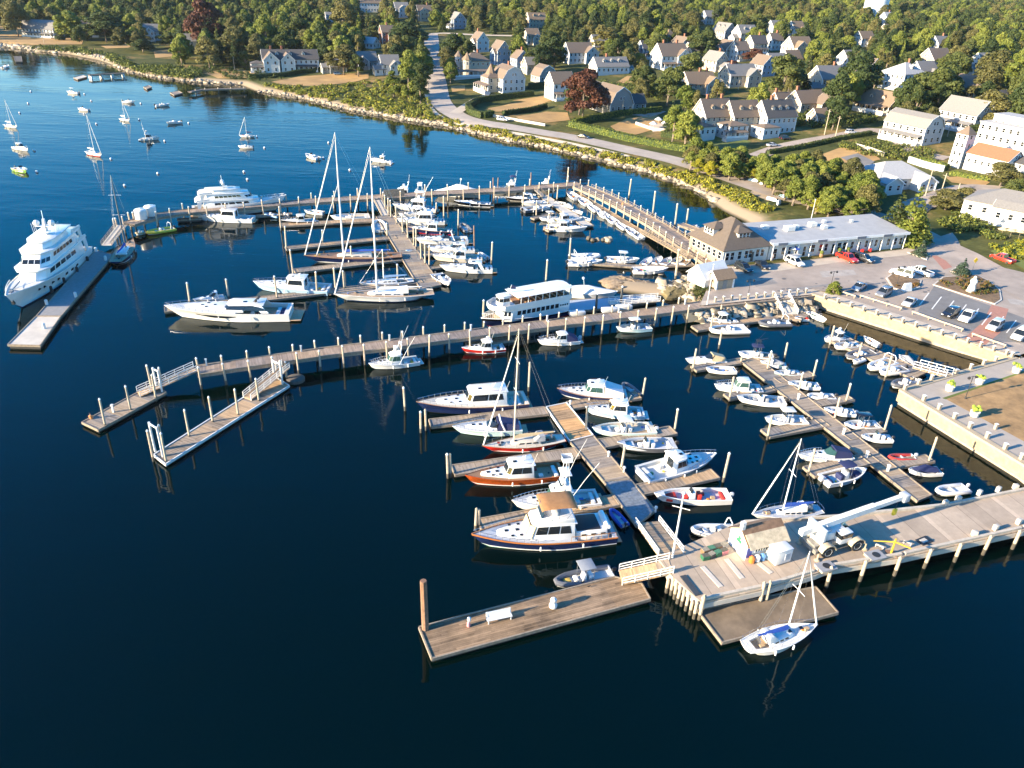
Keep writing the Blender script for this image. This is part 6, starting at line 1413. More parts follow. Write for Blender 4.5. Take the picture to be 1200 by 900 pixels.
block(o,-11,-5,9,8,6.8,3.8,'gable',WALLS['white'],ROOFS['brown'],2,rz=R(90),sides='-x')
block(o,-2,-5,8,7,6.8,3.4,'gable',WALLS['white'],ROOFS['brown'],2,rz=R(90),sides='-x');block(o,-18,-2,7,9,4.5,1.2,'hip',WALLS['white'],ROOFS['dark'],1)
porch(o,5,-5.5,18,2.8,3.6,0,ROOFS['dark'],n=8);porch(o,-18.5,-6.5,8,3,3.4,0,ROOFS['dark'],n=4)
simple(395,84,9,8,3.4,25,'gable','grey','grey','low grey garage beside the leaning trunk of the big shore tree',st=1)
simple(427,80,13,9,4.6,25,'gable','grey','grey','grey shingled house behind the dry shore lawn',st=1,cross=(-2,6,4,1))
simple(456,86,10,9,5.2,25,'gable','white','grey','white cottage with a grey roof at the edge of the shore thicket',wing=(-6,-2,6,5,2.8),cross=(2,6,4,.9))
simple(454,50,9,8,7,25,'gable','brick','brown','small red brick house in front of the round dark tree',chim=(0,))
simple(435,56,9,7,3,-30,'gable','white','lgrey','low white garage beside the red brick house',st=1)
simple(388,33,7,7,8,25,'gable','white','grey','narrow white house between tall trees above the mansion')
simple(433,14,22,10,8,20,'gable','white','brown','long white house near the top of the hill, left of the road',dorm=3,chim=(-4,))
simple(470,20,12,10,7,25,'gable','lgrey','grey','pale grey hilltop house with a cross gable',cross=(0,7,4,1))
simple(497,24,13,10,7,25,'gable','cream','brown','cream hilltop house with two gables beside the road',cross=(-2,7,4,1),chim=(3,))
simple(536,33,12,10,6.5,-65,'gable','blue','grey','blue grey house with a white trimmed gable beside the upper road')
simple(562,60,10,8,7,-62,'gable','lgrey','brown','pale house with a steep front gable behind the turreted house',rh=4.5,chim=(-3,))
simple(586,74,10,8.5,7.5,-62,'gable','blue','brown','slate blue house with a steep white trimmed gable',rh=5)
o=house_at(556,87,'big pale house with a conical corner turret and a long porch',28,r=12)
block(o,0,0,14,10,7.5,3.6,'hip',WALLS['cream'],ROOFS['brown'],2,chim=(2,))
def turret(o,x,y,r,h,rh,wall,rmat):
 m=MB();m.lathe([(r,-1.5),(r,h)],(x,y,0),8);m.build('turret',wall,o,smooth=0);m=MB();m.lathe([(r+.45,h-.1),(r*.5,h+rh*.55),(.02,h+rh)],(x,y,0),8);m.build('turret_roof',rmat,o,smooth=0)
 for k in range(8):
  a=2*math.pi*(k+.5)/8
  for z in(h*.3,h*.78):win(o,(x+r*.925*math.cos(a),y+r*.925*math.sin(a),z),(math.cos(a),math.sin(a)),.8,1.3)
turret(o,-6.5,-4.5,2.4,8.2,3.8,WALLS['cream'],ROOFS['tan']);turret(o,-7.5,5.2,2.0,9.0,3.0,WALLS['lgrey'],ROOFS['brown']);porch(o,-6,-9,22,3.2,3.4,0,ROOFS['brown'],n=9)
o=house_at(595,106,'large gambrel house with a pointed turret above the oval hedge',-62,r=14)
block(o,0,0,13,12,6.5,5.5,'gambrel',WALLS['lgrey'],ROOFS['brown'],2,chim=(0,));o2=o
turret(o,-3.5,-8.0,2.6,7.5,5.0,WALLS['cream'],ROOFS['tan']);block(o,-3,-8,8,7,6.5,2.5,'hip',WALLS['cream'],ROOFS['brown'],2,sides='-x-y+x');porch(o,-1,-12.5,14,3,3.6,0,ROOFS['brown'],n=7)
simple(609,78,8,8,5,-62,'gable','blue','brown','small dark blue cottage between the gabled houses',st=1)
simple(621,86,7,7,5,25,'gable','tan','grey','small tan cottage beside the grey gambrel barn',st=1)
simple(637,96,9,10,3.6,-62,'gambrel','grey','brown','grey gambrel roofed barn house near the road',st=1)
simple(655,115,11,9,7.5,26,'gable','white','brown','tall white house left of the purple beech',po=True)
simple(716,130,16,12,4.2,-62,'gambrel','grey','brown','grey shingled gambrel house right of the purple beech',st=1,rh=7)
simple(741,128,9,7,3.2,26,'gable','grey','dark','low grey cottage beside the clipped green block of hedge',st=1)
simple(676,73,16,10,6,25,'gable','lgrey','brown','pale house with a brown ridge roof in the trees above the purple beech',cross=(6,8,4,1))
simple(713,86,20,9,4.2,25,'gable','white','grey','long white house with three dormers above the hedge bank',st=1,dorm=3,rh=4.4,chim=(-2,))
simple(783,79,18,12,7,25,'gable','white','brown','large white house with a wide porch in front of the woods',po=True,cross=(5,8,3,1),chim=(-5,4))
simple(782,54,6,6,7,30,'hip','white','tan','little white tower house with a pyramid roof in the woods',rh=3.4)
simple(756,68,9,8,6,25,'gable','blue','dark','dark blue house just behind the large porch house')
simple(815,109,16,10,5,25,'gable','tan','tan','tan shingled house with brick chimneys behind the weeping tree',cross=(5,8,4,1),chim=(1,5))
simple(863,100,17,10,5.5,25,'gable','cream','grey','cream house with a stone chimney above the inn',cross=(5,8,4,1),chim=(-5,))
simple(892,88,10,9,6,-62,'gable','blue','brown','blue house with white trim at the right edge of the village clump')
simple(837,82,12,9,5.5,-62,'gable','cream','grey','cream cottage with a grey roof up the slope from the cream stone chimney house')
simple(850,68,10,9,6,-62,'gable','tan','brown','tan gabled house in the middle of the hillside village');simple(864,70,9,9,6,26,'gable','white','brown','white gabled house beside the tan hillside house',chim=(0,))
simple(847,46,13,10,6,-60,'gable','grey','grey','grey house with a pale roof high on the wooded hill');simple(871,49,14,10,6,25,'gable','white','grey','white hillside house with a wide front, below the high grey one')
simple(884,62,11,9,6,26,'gable','cream','dark','cream house with a dark roof near the red leaved tree',chim=(2,));simple(905,58,9,8,6,26,'gable','white','brown','small white house half hidden right of the red leaved tree')
simple(830,28,12,9,6,25,'gable','white','grey','white house lost in the woods on the ridge');simple(627,32,14,9,6,25,'gable','cream','tan','cream house glimpsed through the woods above the village');simple(622,52,9,8,6,25,'gable','cream','tan','cream gable peeping through the trees behind the slate blue house')
for q in((797,62,'white','brown','small white house left of the round topped green tree'),(812,70,'tan','grey','small tan house at the left foot of the hillside village'),(906,84,'grey','grey','grey shingled house up the lane from the blue house'),(924,80,'white','brown','white house on the lane behind the large spreading green tree'),(992,80,'white','grey','white house above the dark full tree'),(1013,90,'tan','brown','tan house left of the square white house'),(1078,95,'lgrey','grey','pale house just right of the square white house'),(1160,134,'grey','dark','grey house behind the tall olive tree with pale limbs'),(1010,54,'white','tan','white house in the woods left of the high hill pair'),(700,60,'cream','grey','cream house behind the broad pale barked tree')):simple(q[0],q[1],10+q[0]%4,8.5,5.6,(26,-62)[q[0]%2],'gable',q[2],q[3],q[4])
o=house_at(870,156,'rambling white trimmed inn of three steep gabled blocks with porches',26,'inn','inn',22)
o.scale=(.88,.88,.92)
block(o,-14,6,15,11,7.5,6.5,'gable',WALLS['cream'],ROOFS['brown'],3,chim=(-4,4),dorm=2);block(o,-1,2,15,10,7.5,6,'gable',WALLS['cream'],ROOFS['brown'],3,dorm=2)
block(o,14,-3,17,11,7.8,6.2,'gable',WALLS['lgrey'],ROOFS['dark'],2,dorm=3,chim=(-3,));block(o,-24,1,8,12,4.5,1,'hip',WALLS['white'],ROOFS['brown'],1);block(o,-10,-4,10,9,5,1.2,'hip',WALLS['white'],ROOFS['brown'],2);block(o,4,-10,9,8,4.6,.8,'hip',WALLS['white'],ROOFS['brown'],1);porch(o,-12,-8,12,3,3,0,ROOFS['brown'],n=6)
simple(914,128,9,8,3.4,26,'gable','tan','brown','low tan wing house left of the brown gabled house',st=1,chim=(-4,))
simple(948,130,20,10,4.4,25,'gable','tan','brown','brown roofed house with two steep gables above the street',st=1,cross=(3,9,5,1),chim=(-9,),rh=4.6)
simple(957,144,6,6,3,25,'gable','tan','tan','tiny tan shed beside the street hedge',st=1)
simple(964,108,14,11,7,25,'gable','cream','grey','tall cream house behind the bare limbed tree',wing=(-9,-4,9,6,3.2),chim=(4,))
simple(932,66,15,11,6,25,'gable','cream','tan','cream house with a tan roof deep in the trees on the right hill',cross=(-3,8,4,1));simple(930,44,10,9,7,25,'gable','white','tan','white gabled house high on the right hill');simple(906,40,9,8,6,25,'gable','white','grey','white house at the left foot of the high right hill')
simple(1030,130,17,11,3.4,-60,'gable','tan','tan','tan bungalow with two gabled dormers and a deep porch',st=1,dorm=2,rh=5.2,po=True,chim=(7,))
simple(1055,103,16,14,7.5,28,'hip','white','lgrey','square white house with a pale hip roof and dark porch',rh=4.5,dorm=1,po=True,chim=(2,))
simple(1092,82,14,11,6,25,'gable','tan','brown','tan house with a brown roof above the square white house');simple(1097,64,11,9,7,25,'gable','white','grey','white pointed house in the trees above the tan one',rh=4.5)
simple(1132,114,14,11,4.4,-62,'gable','cream','brown','cream house with a brown gable among big trees on the right',st=1)
simple(1147,86,10,9,6,25,'gable','lgrey','grey','pale house just visible through the trees on the right');simple(1037,30,10,9,7,25,'gable','white','lgrey','white pointed house at the top of the right hill');simple(1038,42,9,8,5,25,'gable','tan','brown','low tan house just below the white hilltop house')
simple(1066,164,18,10,6.2,-62,'gambrel','lgrey','grey','long pale house with a full width white porch facing the street',po=True,rh=4.2)
simple(1127,150,16,10,6.4,-62,'gable','white','grey','white house with a columned terrace left of the church',po=True)
simple(1192,182,26,12,9.5,-62,'flat','white','lgrey','big flat roofed white building at the right edge',st=3,wing=(-4,3,16,8,12,'flat'))
o=house_at(1156,200,'white church with a salmon roof and a square stair tower',-62,'church','church',15)
o.scale=(.78,.78,.8);block(o,2,0,18,11,6.5,3.6,'gable',WALLS['white'],ROOFS['salmon'],1);block(o,-11,-4,5,5,13.5,2.6,'hip',WALLS['white'],ROOFS['brown'],4);block(o,14,3,9,9,6,2,'gable',WALLS['lgrey'],ROOFS['dark'],2)
o=house_at(1040,216,'low pale house with a wide grey hip roof beside the street',18,r=14);block(o,0,0,20,14,3.6,3.6,'hip',WALLS['lgrey'],ROOFS['lgrey'],1);block(o,5,-8,6,6,3.4,1.6,'gable',WALLS['white'],ROOFS['lgrey'],1,rz=R(90));block(o,-7,-8,5,6,3.2,1.8,'gable',WALLS['white'],ROOFS['lgrey'],1,rz=R(90))
o=house_at(1183,262,'white single storey building with a dark roof and a terrace at the right edge',-42,r=16);block(o,4,6,32,14,4.4,3.0,'hip',WALLS['white'],ROOFS['grey'],1,nwx=9);block(o,2,-2.5,12,4,4.8,1.2,'gable',WALLS['white'],ROOFS['grey'],1,rz=0)
for i in range(3):
 p=G(1172+i*10,279+i*2,3);t=thing('parasol',(p.x,p.y,gz(p.x,p.y)),0,'pale closed parasol on the terrace of the white single storey building','parasol','parasols on the terrace');m=MB();m.tube([(0,0,0),(0,0,2.4)],.04,5);m.build('pole',BEAM,t);m=MB();m.lathe([(1.3,1.9),(.6,2.3),(.02,2.6)],(0,0,0),8);m.build('canopy',CREAMC,t,smooth=0)
p=Vector(G(1027,6,30));p=EYE+(p-EYE)*(900/(p-EYE).length);o=thing('water_tank',(p.x,p.y,gz(p.x,p.y)),0,'white water tank rising over the wooded skyline','water tank');m=MB();m.lathe([(11,0),(11,30),(7,34),(.5,36)],(0,0,0),20);m.build('tank_body',M('tank_white',(.62,.66,.70),.6),o);m=MB();m.lathe([(11.3,29),(11.3,30)],(0,0,0),20);m.build('rim_walkway',GREYW,o)
a,b=G(845.5,311,ZQ),G(898,304,ZQ);d=b-a;bw_=d.length;an=math.atan2(d.y,d.x);nv=Vector((-d.y,d.x,0)).normalized();bdp=12.5;cc_=(a+b)/2+nv*bdp/2
o=thing('dock_house',(cc_.x,cc_.y,ZQ),an,'shingled harbour house with a tan hip roof and two dormers','house');FOOT.append((cc_.x,cc_.y,11))
hx,hy=bw_/2,bdp/2
m=MB();m.box(-hx,-hy,-1.2,hx,hy,3.9);m.build('wall',WALLS['white'],o,smooth=0);m=MB();m.box(-hx-.03,-hy+.1,-1.1,-hx-.004,hy,3.8);m.build('shingle_wall',M('shingle_grey_tan',(.30,.235,.17),.85,var=.14,scale=2.5),o,smooth=0)
m=MB()
for poly in roof_mesh('hip',max(bdp,bw_+.5),bw_,3.9,4.6,.6)if False else[[(-hy-.6,-hx-.6,3.4),(hy+.6,-hx-.6,3.4),(.8,0,8.6),(-.8,0,8.6)],[(hy+.6,hx+.6,3.4),(-hy-.6,hx+.6,3.4),(-.8,0,8.6),(.8,0,8.6)],[(hy+.6,-hx-.6,3.4),(hy+.6,hx+.6,3.4),(.8,0,8.6)],[(-hy-.6,hx+.6,3.4),(-hy-.6,-hx-.6,3.4),(-.8,0,8.6)]]:m.slab([(-p_[1],p_[0],p_[2])for p_ in poly],.2)
m.build('roof',M('dock_house_roof',(.115,.09,.07),.85,var=.14,scale=2),o,smooth=0)
for lx,ly,n in((0,-hy*.55,(0,-1)),(-hx*.62,1.5,(-1,0))):
 m=MB();t=Vector((n[0],n[1],0));s=Vector((-n[1],n[0],0));c_=Vector((lx,ly,0));
 m.loft([[tuple(c_+t*k+s*u+Vector((0,0,zz)))for u,zz in((-1.7,4.6),(-1.7,6.5),(1.7,6.5),(1.7,4.6))]for k in(1.2,-2.4)]);dm=m.build('dormer',WALLS['white'],o,smooth=0)
 m=MB();ap=c_-t*.8+Vector((0,0,7.6));cs=[c_+t*k+s*u+Vector((0,0,6.45))for k,u in((1.5,-2.1),(1.5,2.1),(-2.6,2.1),(-2.6,-2.1))]
 for i in range(4):m.slab([cs[i],cs[(i+1)%4],ap],.16)
 m.build('dormer_roof',M('dock_house_roof',(.115,.09,.07)),dm,smooth=0)
 for u in(-1.0,0,1.0):win(o,tuple(c_+t*1.21+s*u+Vector((0,0,5.75))),n,.7,1.1)
for k,x in enumerate((-.82,-.6,-.28,.02,.2,.52,.74)):win(o,(hx*x,-hy,1.9),(0,-1),.9,1.7)
for k in range(6):win(o,(-hx-.03,lerp(-hy,hy,(k+.6)/6.5),2.0),(-1,0),1.0,1.5)
m=MB();m.box(hx*.24,-hy-.06,.05,hx*.36,-hy-.004,2.3);m.build('door',M('door_dark',(.08,.07,.06),.5),o,smooth=0)
a,b=G(899,304,ZQ),G(1056,290,ZQ);d=b-a;sw=d.length;an=math.atan2(d.y,d.x);nv=Vector((-d.y,d.x,0)).normalized();sdp=12;cc_=(a+b)/2+nv*(sdp/2)
o=thing('shop_row',(cc_.x,cc_.y,ZQ),an,'long white flat roofed row of shops facing the car park','shop');FOOT.append((cc_.x,cc_.y,20));FOOT.append((cc_.x-12,cc_.y-5,12));FOOT.append((cc_.x+12,cc_.y+5,12))
hx,hy=sw/2,sdp/2
m=MB();m.box(-hx+.05,-hy,-1,hx,hy,3.8);m.build('wall',WALLS['white'],o,smooth=0)
m=MB();m.slab([(-hx-.1,-hy-.9,3.9),(hx+.5,-hy-.9,3.9),(hx+.5,hy+.4,4.7),(-hx-.1,hy+.4,4.7)],.3);rf=m.build('roof',M('membrane_roof',(.35,.345,.335),.7,var=.1,scale=.5),o,smooth=0)
m=MB();m.box(-hx,-hy-1.06,3.55,hx+.55,-hy-.92,4.15);m.build('fascia',TRIM,o,smooth=0)
for x,y,s in((-.8,2,1.6),(-.52,0,2.2),(-.38,1,1.2),(-.12,1.5,1.8),(-.02,-.5,1.4),(.12,3,.9),(.5,2,.8)):
 m=MB();z=4.3+y*.055+.15;m.box(hx*x-s/2,y-s*.4,z,hx*x+s/2,y+s*.4,z+.5+s*.25);m.build('roof_vent',CAPW,o,bevel=.05,seg=1)
i=0;x=-hx+1.2
random.seed(3)
while x<hx-1:
 wd_=random.choice((.8,1.0,1.6,.8));win(o,(x+wd_/2,-hy,1.75 if i%4 else 1.25),(0,-1),wd_,1.7 if i%4 else 2.3);x+=wd_+random.choice((.55,.8,1.3));i+=1
for x in(-.86,-.3,.28,.68):
 m=MB();m.box(hx*x-1.3,-hy-1.12,3.5,hx*x+1.3,-hy-1.07,4.1);m.build('sign_board',M('sign_grey',(.12,.14,.18),.6),o,smooth=0)
for k in range(12):m=MB();x=lerp(-hx+.5,hx-.3,k/11);m.box(x-.09,-hy-.85,0,x+.09,-hy-.7,3.7);m.build('porch_post',TRIM,o,smooth=0)
p=G(928,301,ZQ);t=thing('parasol',(p.x,p.y,ZQ),0,'blue and white striped parasol in front of the shops','parasol');m=MB();m.tube([(0,0,0),(0,0,2.5)],.04,5);m.build('pole',BEAM,t);m=MB();n=8
for k in range(n):a0,a1=2*math.pi*k/n,2*math.pi*(k+1)/n;m.add([(1.7*math.cos(a0),1.7*math.sin(a0),2.2),(1.7*math.cos(a1),1.7*math.sin(a1),2.2),(0,0,2.9)],[(0,1,2)],k%2)
m.build('canopy',[BLUEC,WHITEC],t,smooth=0)
p=G(930,304,ZQ);m=MB();m.box(-1.4,-.5,0,1.4,.5,1.1);t=tag(m.build('ice_chest',CAPW,None,(p.x,p.y,ZQ),an,bevel=.06),'white chest standing under the striped parasol','chest');m=MB();m.box(-1.42,-.52,1.1,1.42,.52,1.17);m.build('lid',GREYW,t)
for i,(x,y)in enumerate(((1010,296),(1019,295))):
 p=G(x,y,ZQ);m=MB();m.lathe([(.35,0),(.45,.1),(.4,.75),(.5,.8)],(0,0,0),10);tag(m.build('planter_tub',REDH,None,p),'red tub in front of the shops','planter','red tubs in front of the shops')
for i,(x,y,h_)in enumerate(((983,298,1),(962,301,1),(993,297,1))):
 p=G(x,y,ZQ);t=thing('planter_barrel',p,0,'wooden barrel planted with shrubs in front of the shops','planter','barrels in front of the shops');m=MB();m.lathe([(.4,0),(.48,.4),(.4,.8)],(0,0,0),10);m.build('barrel',TEAK,t);m=MB();m.ball((0,0,1.1),.5,0,8);m.build('shrub',LAWN,t,smooth=0)
p=G(829,330,ZQ);t=thing('boat_tent',(p.x,p.y,ZQ),R(32),'white gabled boat tent at the pier root','tent');m=MB();m.loft([[(x,-2.6,0),(x,-2.6,2.0),(x,0,4.2),(x,2.6,2.0),(x,2.6,0)]for x in(-3.4,3.4)]);m.build('wall',WHITEC,t,smooth=0);m=MB()
for sg in(-1,1):m.slab([(-3.7,sg*3.0,1.75),(3.7,sg*3.0,1.75),(3.7,0,4.35),(-3.7,0,4.35)],.1)
m.build('roof',WHITEC,t,smooth=0)
p=G(843,335,ZQ);t=thing('shed',(p.x,p.y,ZQ),R(25),'small weathered shed beside the white boat tent','shed');block(t,0,0,4.2,3.2,2.4,1.2,'gable',WALLS['tan'],ROOFS['tan'],1,wins=False);m=MB();m.box(-.5,-1.66,0,.5,-1.605,2.0);m.build('door',WALLS['grey'],t,smooth=0)
p=G(1137,343,ZQ);t=thing('statue',(p.x,p.y,ZQ+.05),R(20),'white stone statue standing in the large planting island','statue');m=MB();m.box(-.7,-.7,0,.7,.7,.6);m.build('plinth',GRANITE,t,bevel=.05,seg=1);m=MB();m.lathe([(.75,0),(.8,.4),(.55,1.3),(.75,1.9),(.6,2.3),(.25,2.5),(.34,2.75),(.2,3.05),(.02,3.1)],(0,0,.6),12);m.build('figure',CAPW,t)
p=G(1062,341,ZQ);t=thing('sign_stone',(p.x,p.y,ZQ+.05),R(20),'white wedge shaped stone sign in front of the white trucks','sign');m=MB();m.loft([[(-1.1,-.5,0),(1.1,-.5,0),(1.1,.5,0),(-1.1,.5,0)],[(-.9,-.1,1.7),(.9,-.1,1.7),(.9,.25,1.7),(-.9,.25,1.7)]]);m.build('stone',CAPW,t,bevel=.05,seg=1);m=MB();m.box(-1.2,-.6,-.05,1.2,.6,.0);m.build('base',GRANITE,t)
p=G(1139,318,ZQ);t=thing('road_sign',(p.x,p.y,ZQ),R(20),'yellow diamond road sign beside the crossing','sign');m=MB();m.tube([(0,0,0),(0,0,2.6)],.05,6);m.build('post',METAL,t);m=MB();m.slab([(0,-.06,2.0),(.65,-.06,2.65),(0,-.06,3.3),(-.65,-.06,2.65)],.04);m.build('panel',M('sign_yellow',(.8,.5,.02),.5),t,smooth=0)
for x,y in((1112,458),(1147,450),(1190,437),(1141,488)):
 p=G(x,y,ZQ);t=thing('flower_planter',p,0,'white tub planter with a yellow green shrub on the park path','planter','white tub planters on the park path');m=MB();m.lathe([(.42,0),(.58,.1),(.68,.85),(.72,.9)],(0,0,0),12);m.build('tub',CAPW,t);m=MB()
 for k in range(14):m.ball((random.uniform(-.5,.5),random.uniform(-.5,.5),1.1+random.uniform(0,.55)),random.uniform(.16,.3),0,6)
 m.build('plant',M('planter_leaf',(.22,.30,.03),.8,var=.3),t,smooth=0)
def car(px,py,hx_,hy_,label,col,kind='suv',group=None,z=ZQ):
 a,b=G(px,py,z),G(hx_,hy_,z);d=b-a;p=a
 o=thing('pickup_truck' if kind=='pickup' else 'parked_car',(p.x,p.y,z),math.atan2(d.y,d.x),label,'pickup' if kind=='pickup' else 'car',group)
 L,Wd,H={'suv':(4.7,1.88,1.72),'sedan':(4.7,1.82,1.45),'pickup':(5.7,1.95,1.85),'van':(5.0,1.95,1.9)}[kind]
 pm=M('car_'+col[0],col[1],.25,coat=.8,var=.02);h=L/2;w=Wd/2
 bz={'suv':1.0,'sedan':.9,'pickup':1.08,'van':1.1}[kind]
 m=MB();sec=lambda x,zt,k=1.0:[(x,-w*k,.35),(x,-w*k,zt-.18),(x,-w*k*.93,zt),(x,w*k*.93,zt),(x,w*k,zt-.18),(x,w*k,.35)]
 m.loft([sec(-h,bz-.12,.9),sec(-h+.15,bz,.97),sec(-.1*L,bz),sec(.22*L,bz),sec(h-.5,bz-.1,.98),sec(h-.05,bz-.3,.9)]);m.build('body',pm,o)
 x0,x1={'suv':(-h+.08,.24*L),'sedan':(-h+.9,.22*L),'pickup':(-.12*L,.25*L),'van':(-h+.08,.3*L)}[kind]
 ra,rf={'suv':(.3,.85),'sedan':(.75,.95),'pickup':(.2,.7),'van':(.2,.8)}[kind]
 lo=[(x0,-w*.92,bz-.02),(x1,-w*.92,bz-.02),(x1,w*.92,bz-.02),(x0,w*.92,bz-.02)];hi=[(x0+ra,-w*.76,H-.05),(x1-rf,-w*.76,H-.05),(x1-rf,w*.76,H-.05),(x0+ra,w*.76,H-.05)]
 m=MB();m.loft([lo,hi]);m.build('glasshouse',GLASS,o,smooth=0)
 m=MB();m.prism([(x0+ra-.05,-w*.79),(x1-rf+.06,-w*.77),(x1-rf+.06,w*.77),(x0+ra-.05,w*.79)],H-.07,H);m.build('roof',pm,o,bevel=.03)
 for sg in(-1,1):
  for xa,xb in(((x0+.02,x0+ra+.02),(x0+.2,x0+ra+.18)),((lerp(x0,x1,.5)-.05,lerp(x0+ra,x1-rf,.5)-.05),(lerp(x0,x1,.5)+.05,lerp(x0+ra,x1-rf,.5)+.05)),((x1-.16,x1-rf-.1),(x1+.01,x1-rf+.05))):
   m=MB();m.slab([(xa[0],sg*w*.935,bz),(xb[0],sg*w*.935,bz),(xb[1],sg*w*.775,H-.05),(xa[1],sg*w*.775,H-.05)],.03);m.build('pillar',pm,o,smooth=0)
 for x in(-h+.95,h-.95):
  for y in(-w+.1,w-.1):wheel(o,x,y,.36,.24,METAL)
 for sg in(-1,1):
  m=MB();m.box(h-.14,sg*w*.66-.2,bz-.42,h-.02,sg*w*.66+.2,bz-.26);m.build('headlight',CAPW,o,bevel=.02,seg=1);m=MB();m.box(-h-.02,sg*w*.74-.12,bz-.4,-h+.1,sg*w*.74+.12,bz-.15);m.build('tail_light',REDH,o,bevel=.02,seg=1)
 if kind=='pickup':
  m=MB();m.box(-h+.18,-w*.8,bz-.02,-.13*L,w*.8,bz+.012);m.build('load_bed',RUBBER,o,smooth=0);m=MB();m.box(-h+.1,-w*.95,bz-.0,-.125*L,-w*.82,bz+.06);m.box(-h+.1,w*.82,bz,-.125*L,w*.95,bz+.06);m.box(-h+.06,-w*.82,bz,-h+.17,w*.82,bz+.06);m.build('bed_rail',pm,o,smooth=0)
 return o
SIL,WHT,BLK,REDC_,GRY,BLU=('silver',(.45,.46,.47)),('white',(.78,.78,.77)),('black',(.015,.016,.02)),('red',(.55,.03,.015)),('grey',(.16,.17,.19)),('blue_grey',(.12,.17,.24))
car(871,317,879,321,'dark hatchback nearest the shingled harbour house',BLK,'suv');car(893,313,901,319,'black sedan parked just right of the dark hatchback',BLK,'sedan')
car(931,310,938,313,'white car parked alone in front of the shops',WHT,'suv');car(992,305,1001,309,'red pickup parked in front of the shops',REDC_,'pickup');car(1012,306,1021,309,'black car beside the red pickup in the car park',BLK,'suv')
car(1056,323,1048,321,'white truck with a roof rack behind the stone sign',WHT,'van');car(1078,321,1070,318,'white pickup parked right of the white truck',WHT,'pickup')
GCR='cars nose in to the guard rails'
car(1006,339,999,343,'blue grey car first from the seawall corner',BLU,'sedan',GCR);car(1035,346,1027,350,'dark grey estate, second from the seawall corner',GRY,'suv',GCR);car(1065,357,1057,363,'pale silver sedan nose in to the guard rail',SIL,'sedan',GCR);car(1113,370,1103,375,'black car beside the brick crossing',BLK,'suv',GCR);car(1133,374,1124,381,'white pickup with a dark roof beside the brick crossing',WHT,'pickup',GCR);car(1165,385,1157,390,'silver estate right of the brick crossing',SIL,'suv',GCR);car(1195,396,1187,401,'white van at the right edge of the parked cars',WHT,'van',GCR)
car(1174,306,1163,302,'red pickup driving on the road at the right',REDC_,'pickup',z=ZQ+.02)
def tcar(px,py,ang,label,col,kind='suv'):
 p=T(px,py);o=car(600,400,620,400,label,col,kind,z=0);o.location=(p.x,p.y,p.z+.15);o.rotation_euler=(0,0,R(ang));return o
tcar(589,142,-20,'silver car on the shore road below the hedge',SIL);tcar(683,162,-30,'dark car on the shore road under the purple beech',BLK,'sedan');tcar(997,157,20,'white car at the kerb below the brown gabled house',WHT);tcar(905,172,20,'grey car in front of the inn',SIL,'sedan');tcar(920,164,20,'black car in the drive right of the inn',BLK);tcar(508,79,80,'white car on the road climbing the hill',WHT);tcar(396,88,20,'dark car on the edge of the dry shore lawn',BLU)
def person(px,py,z,rz,label,shirt,trousers,sit=False,skin=(.45,.27,.18)):
 p=G(px,py,z);o=thing('person',(p.x,p.y,z),R(rz),label,'person')
 me=bpy.data.meshes.new('body')
 if not sit:V=[(0,0,.95),(0,0,1.2),(0,0,1.42),(0,0,1.52),(0,.01,1.68),(-.1,0,.88),(-.11,.02,.48),(-.12,0,.08),(-.12,-.12,.04),(.1,0,.88),(.12,-.1,.5),(.13,.02,.08),(.13,-.12,.04),(-.2,0,1.4),(-.27,.03,1.12),(-.26,-.1,.88),(.2,0,1.4),(.28,.02,1.12),(.24,-.14,.92)]
 else:V=[(0,0,.12),(0,.02,.4),(0,.03,.62),(0,.02,.72),(0,.0,.88),(-.1,-.05,.12),(-.14,-.5,.16),(-.14,-.85,-.12),(-.14,-.95,-.2),(.1,-.05,.12),(.14,-.45,.3),(.15,-.75,.06),(.15,-.85,.03),(-.2,.02,.6),(-.27,.06,.36),(-.22,-.12,.2),(.2,.02,.6),(.28,.0,.36),(.2,-.25,.28)]
 E_=[(0,1),(1,2),(2,3),(3,4),(0,5),(5,6),(6,7),(7,8),(0,9),(9,10),(10,11),(11,12),(2,13),(13,14),(14,15),(2,16),(16,17),(17,18)]
 me.from_pydata(V,E_,[]);rad=[.15,.15,.16,.06,.1,.1,.075,.05,.04,.1,.075,.05,.04,.065,.05,.035,.065,.05,.035]
 for v in me.skin_vertices if me.skin_vertices else[]:pass
 ob=bpy.data.objects.new('body',me);C.objects.link(ob);ob.parent=o
 sk=ob.modifiers.new('s','SKIN')
 if not me.skin_vertices:bpy.context.view_layer.update()
 for i,v in enumerate(me.skin_vertices[0].data):v.radius=(rad[i],rad[i]*(.75 if i in(0,1,2)else 1));v.use_root=(i==0)
 ob.modifiers.new('d','SUBSURF').levels=1;ob.modifiers['d'].render_levels=1
 me.materials.append(M('skin',skin,.6))
 m=MB()
 def ov(pts,r,mat,nm):q=MB();q.tube(pts,r,9);q.build(nm,mat,o)
 S=[Vector(v)for v in V]
 ov([S[0]-Vector((0,0,.04)),S[1],S[2],S[2]+Vector((0,0,.06))],[.185,.19,.2,.1],M('shirt_'+label[:12].replace(' ','_'),shirt,.8),'shirt')
 for b_ in((5,6,7),(9,10,11)):ov([S[b_[0]]+Vector((0,0,.05)),S[b_[1]],S[b_[2]]],[.125,.1,.075],M('trousers_'+label[:12].replace(' ','_'),trousers,.8),'trousers')
 for b_ in((13,14),(16,17)):ov([S[b_[0]],S[b_[0]].lerp(S[b_[1]],.8)],[.085,.07],M('shirt_'+label[:12].replace(' ','_'),shirt,.8),'sleeve')
 q=MB();q.ball((S[4].x,S[4].y+.02,S[4].z+.05),.125,0,9,.9);q.build('hair',M('hair_dark',(.03,.02,.015),.7),o)
 return o
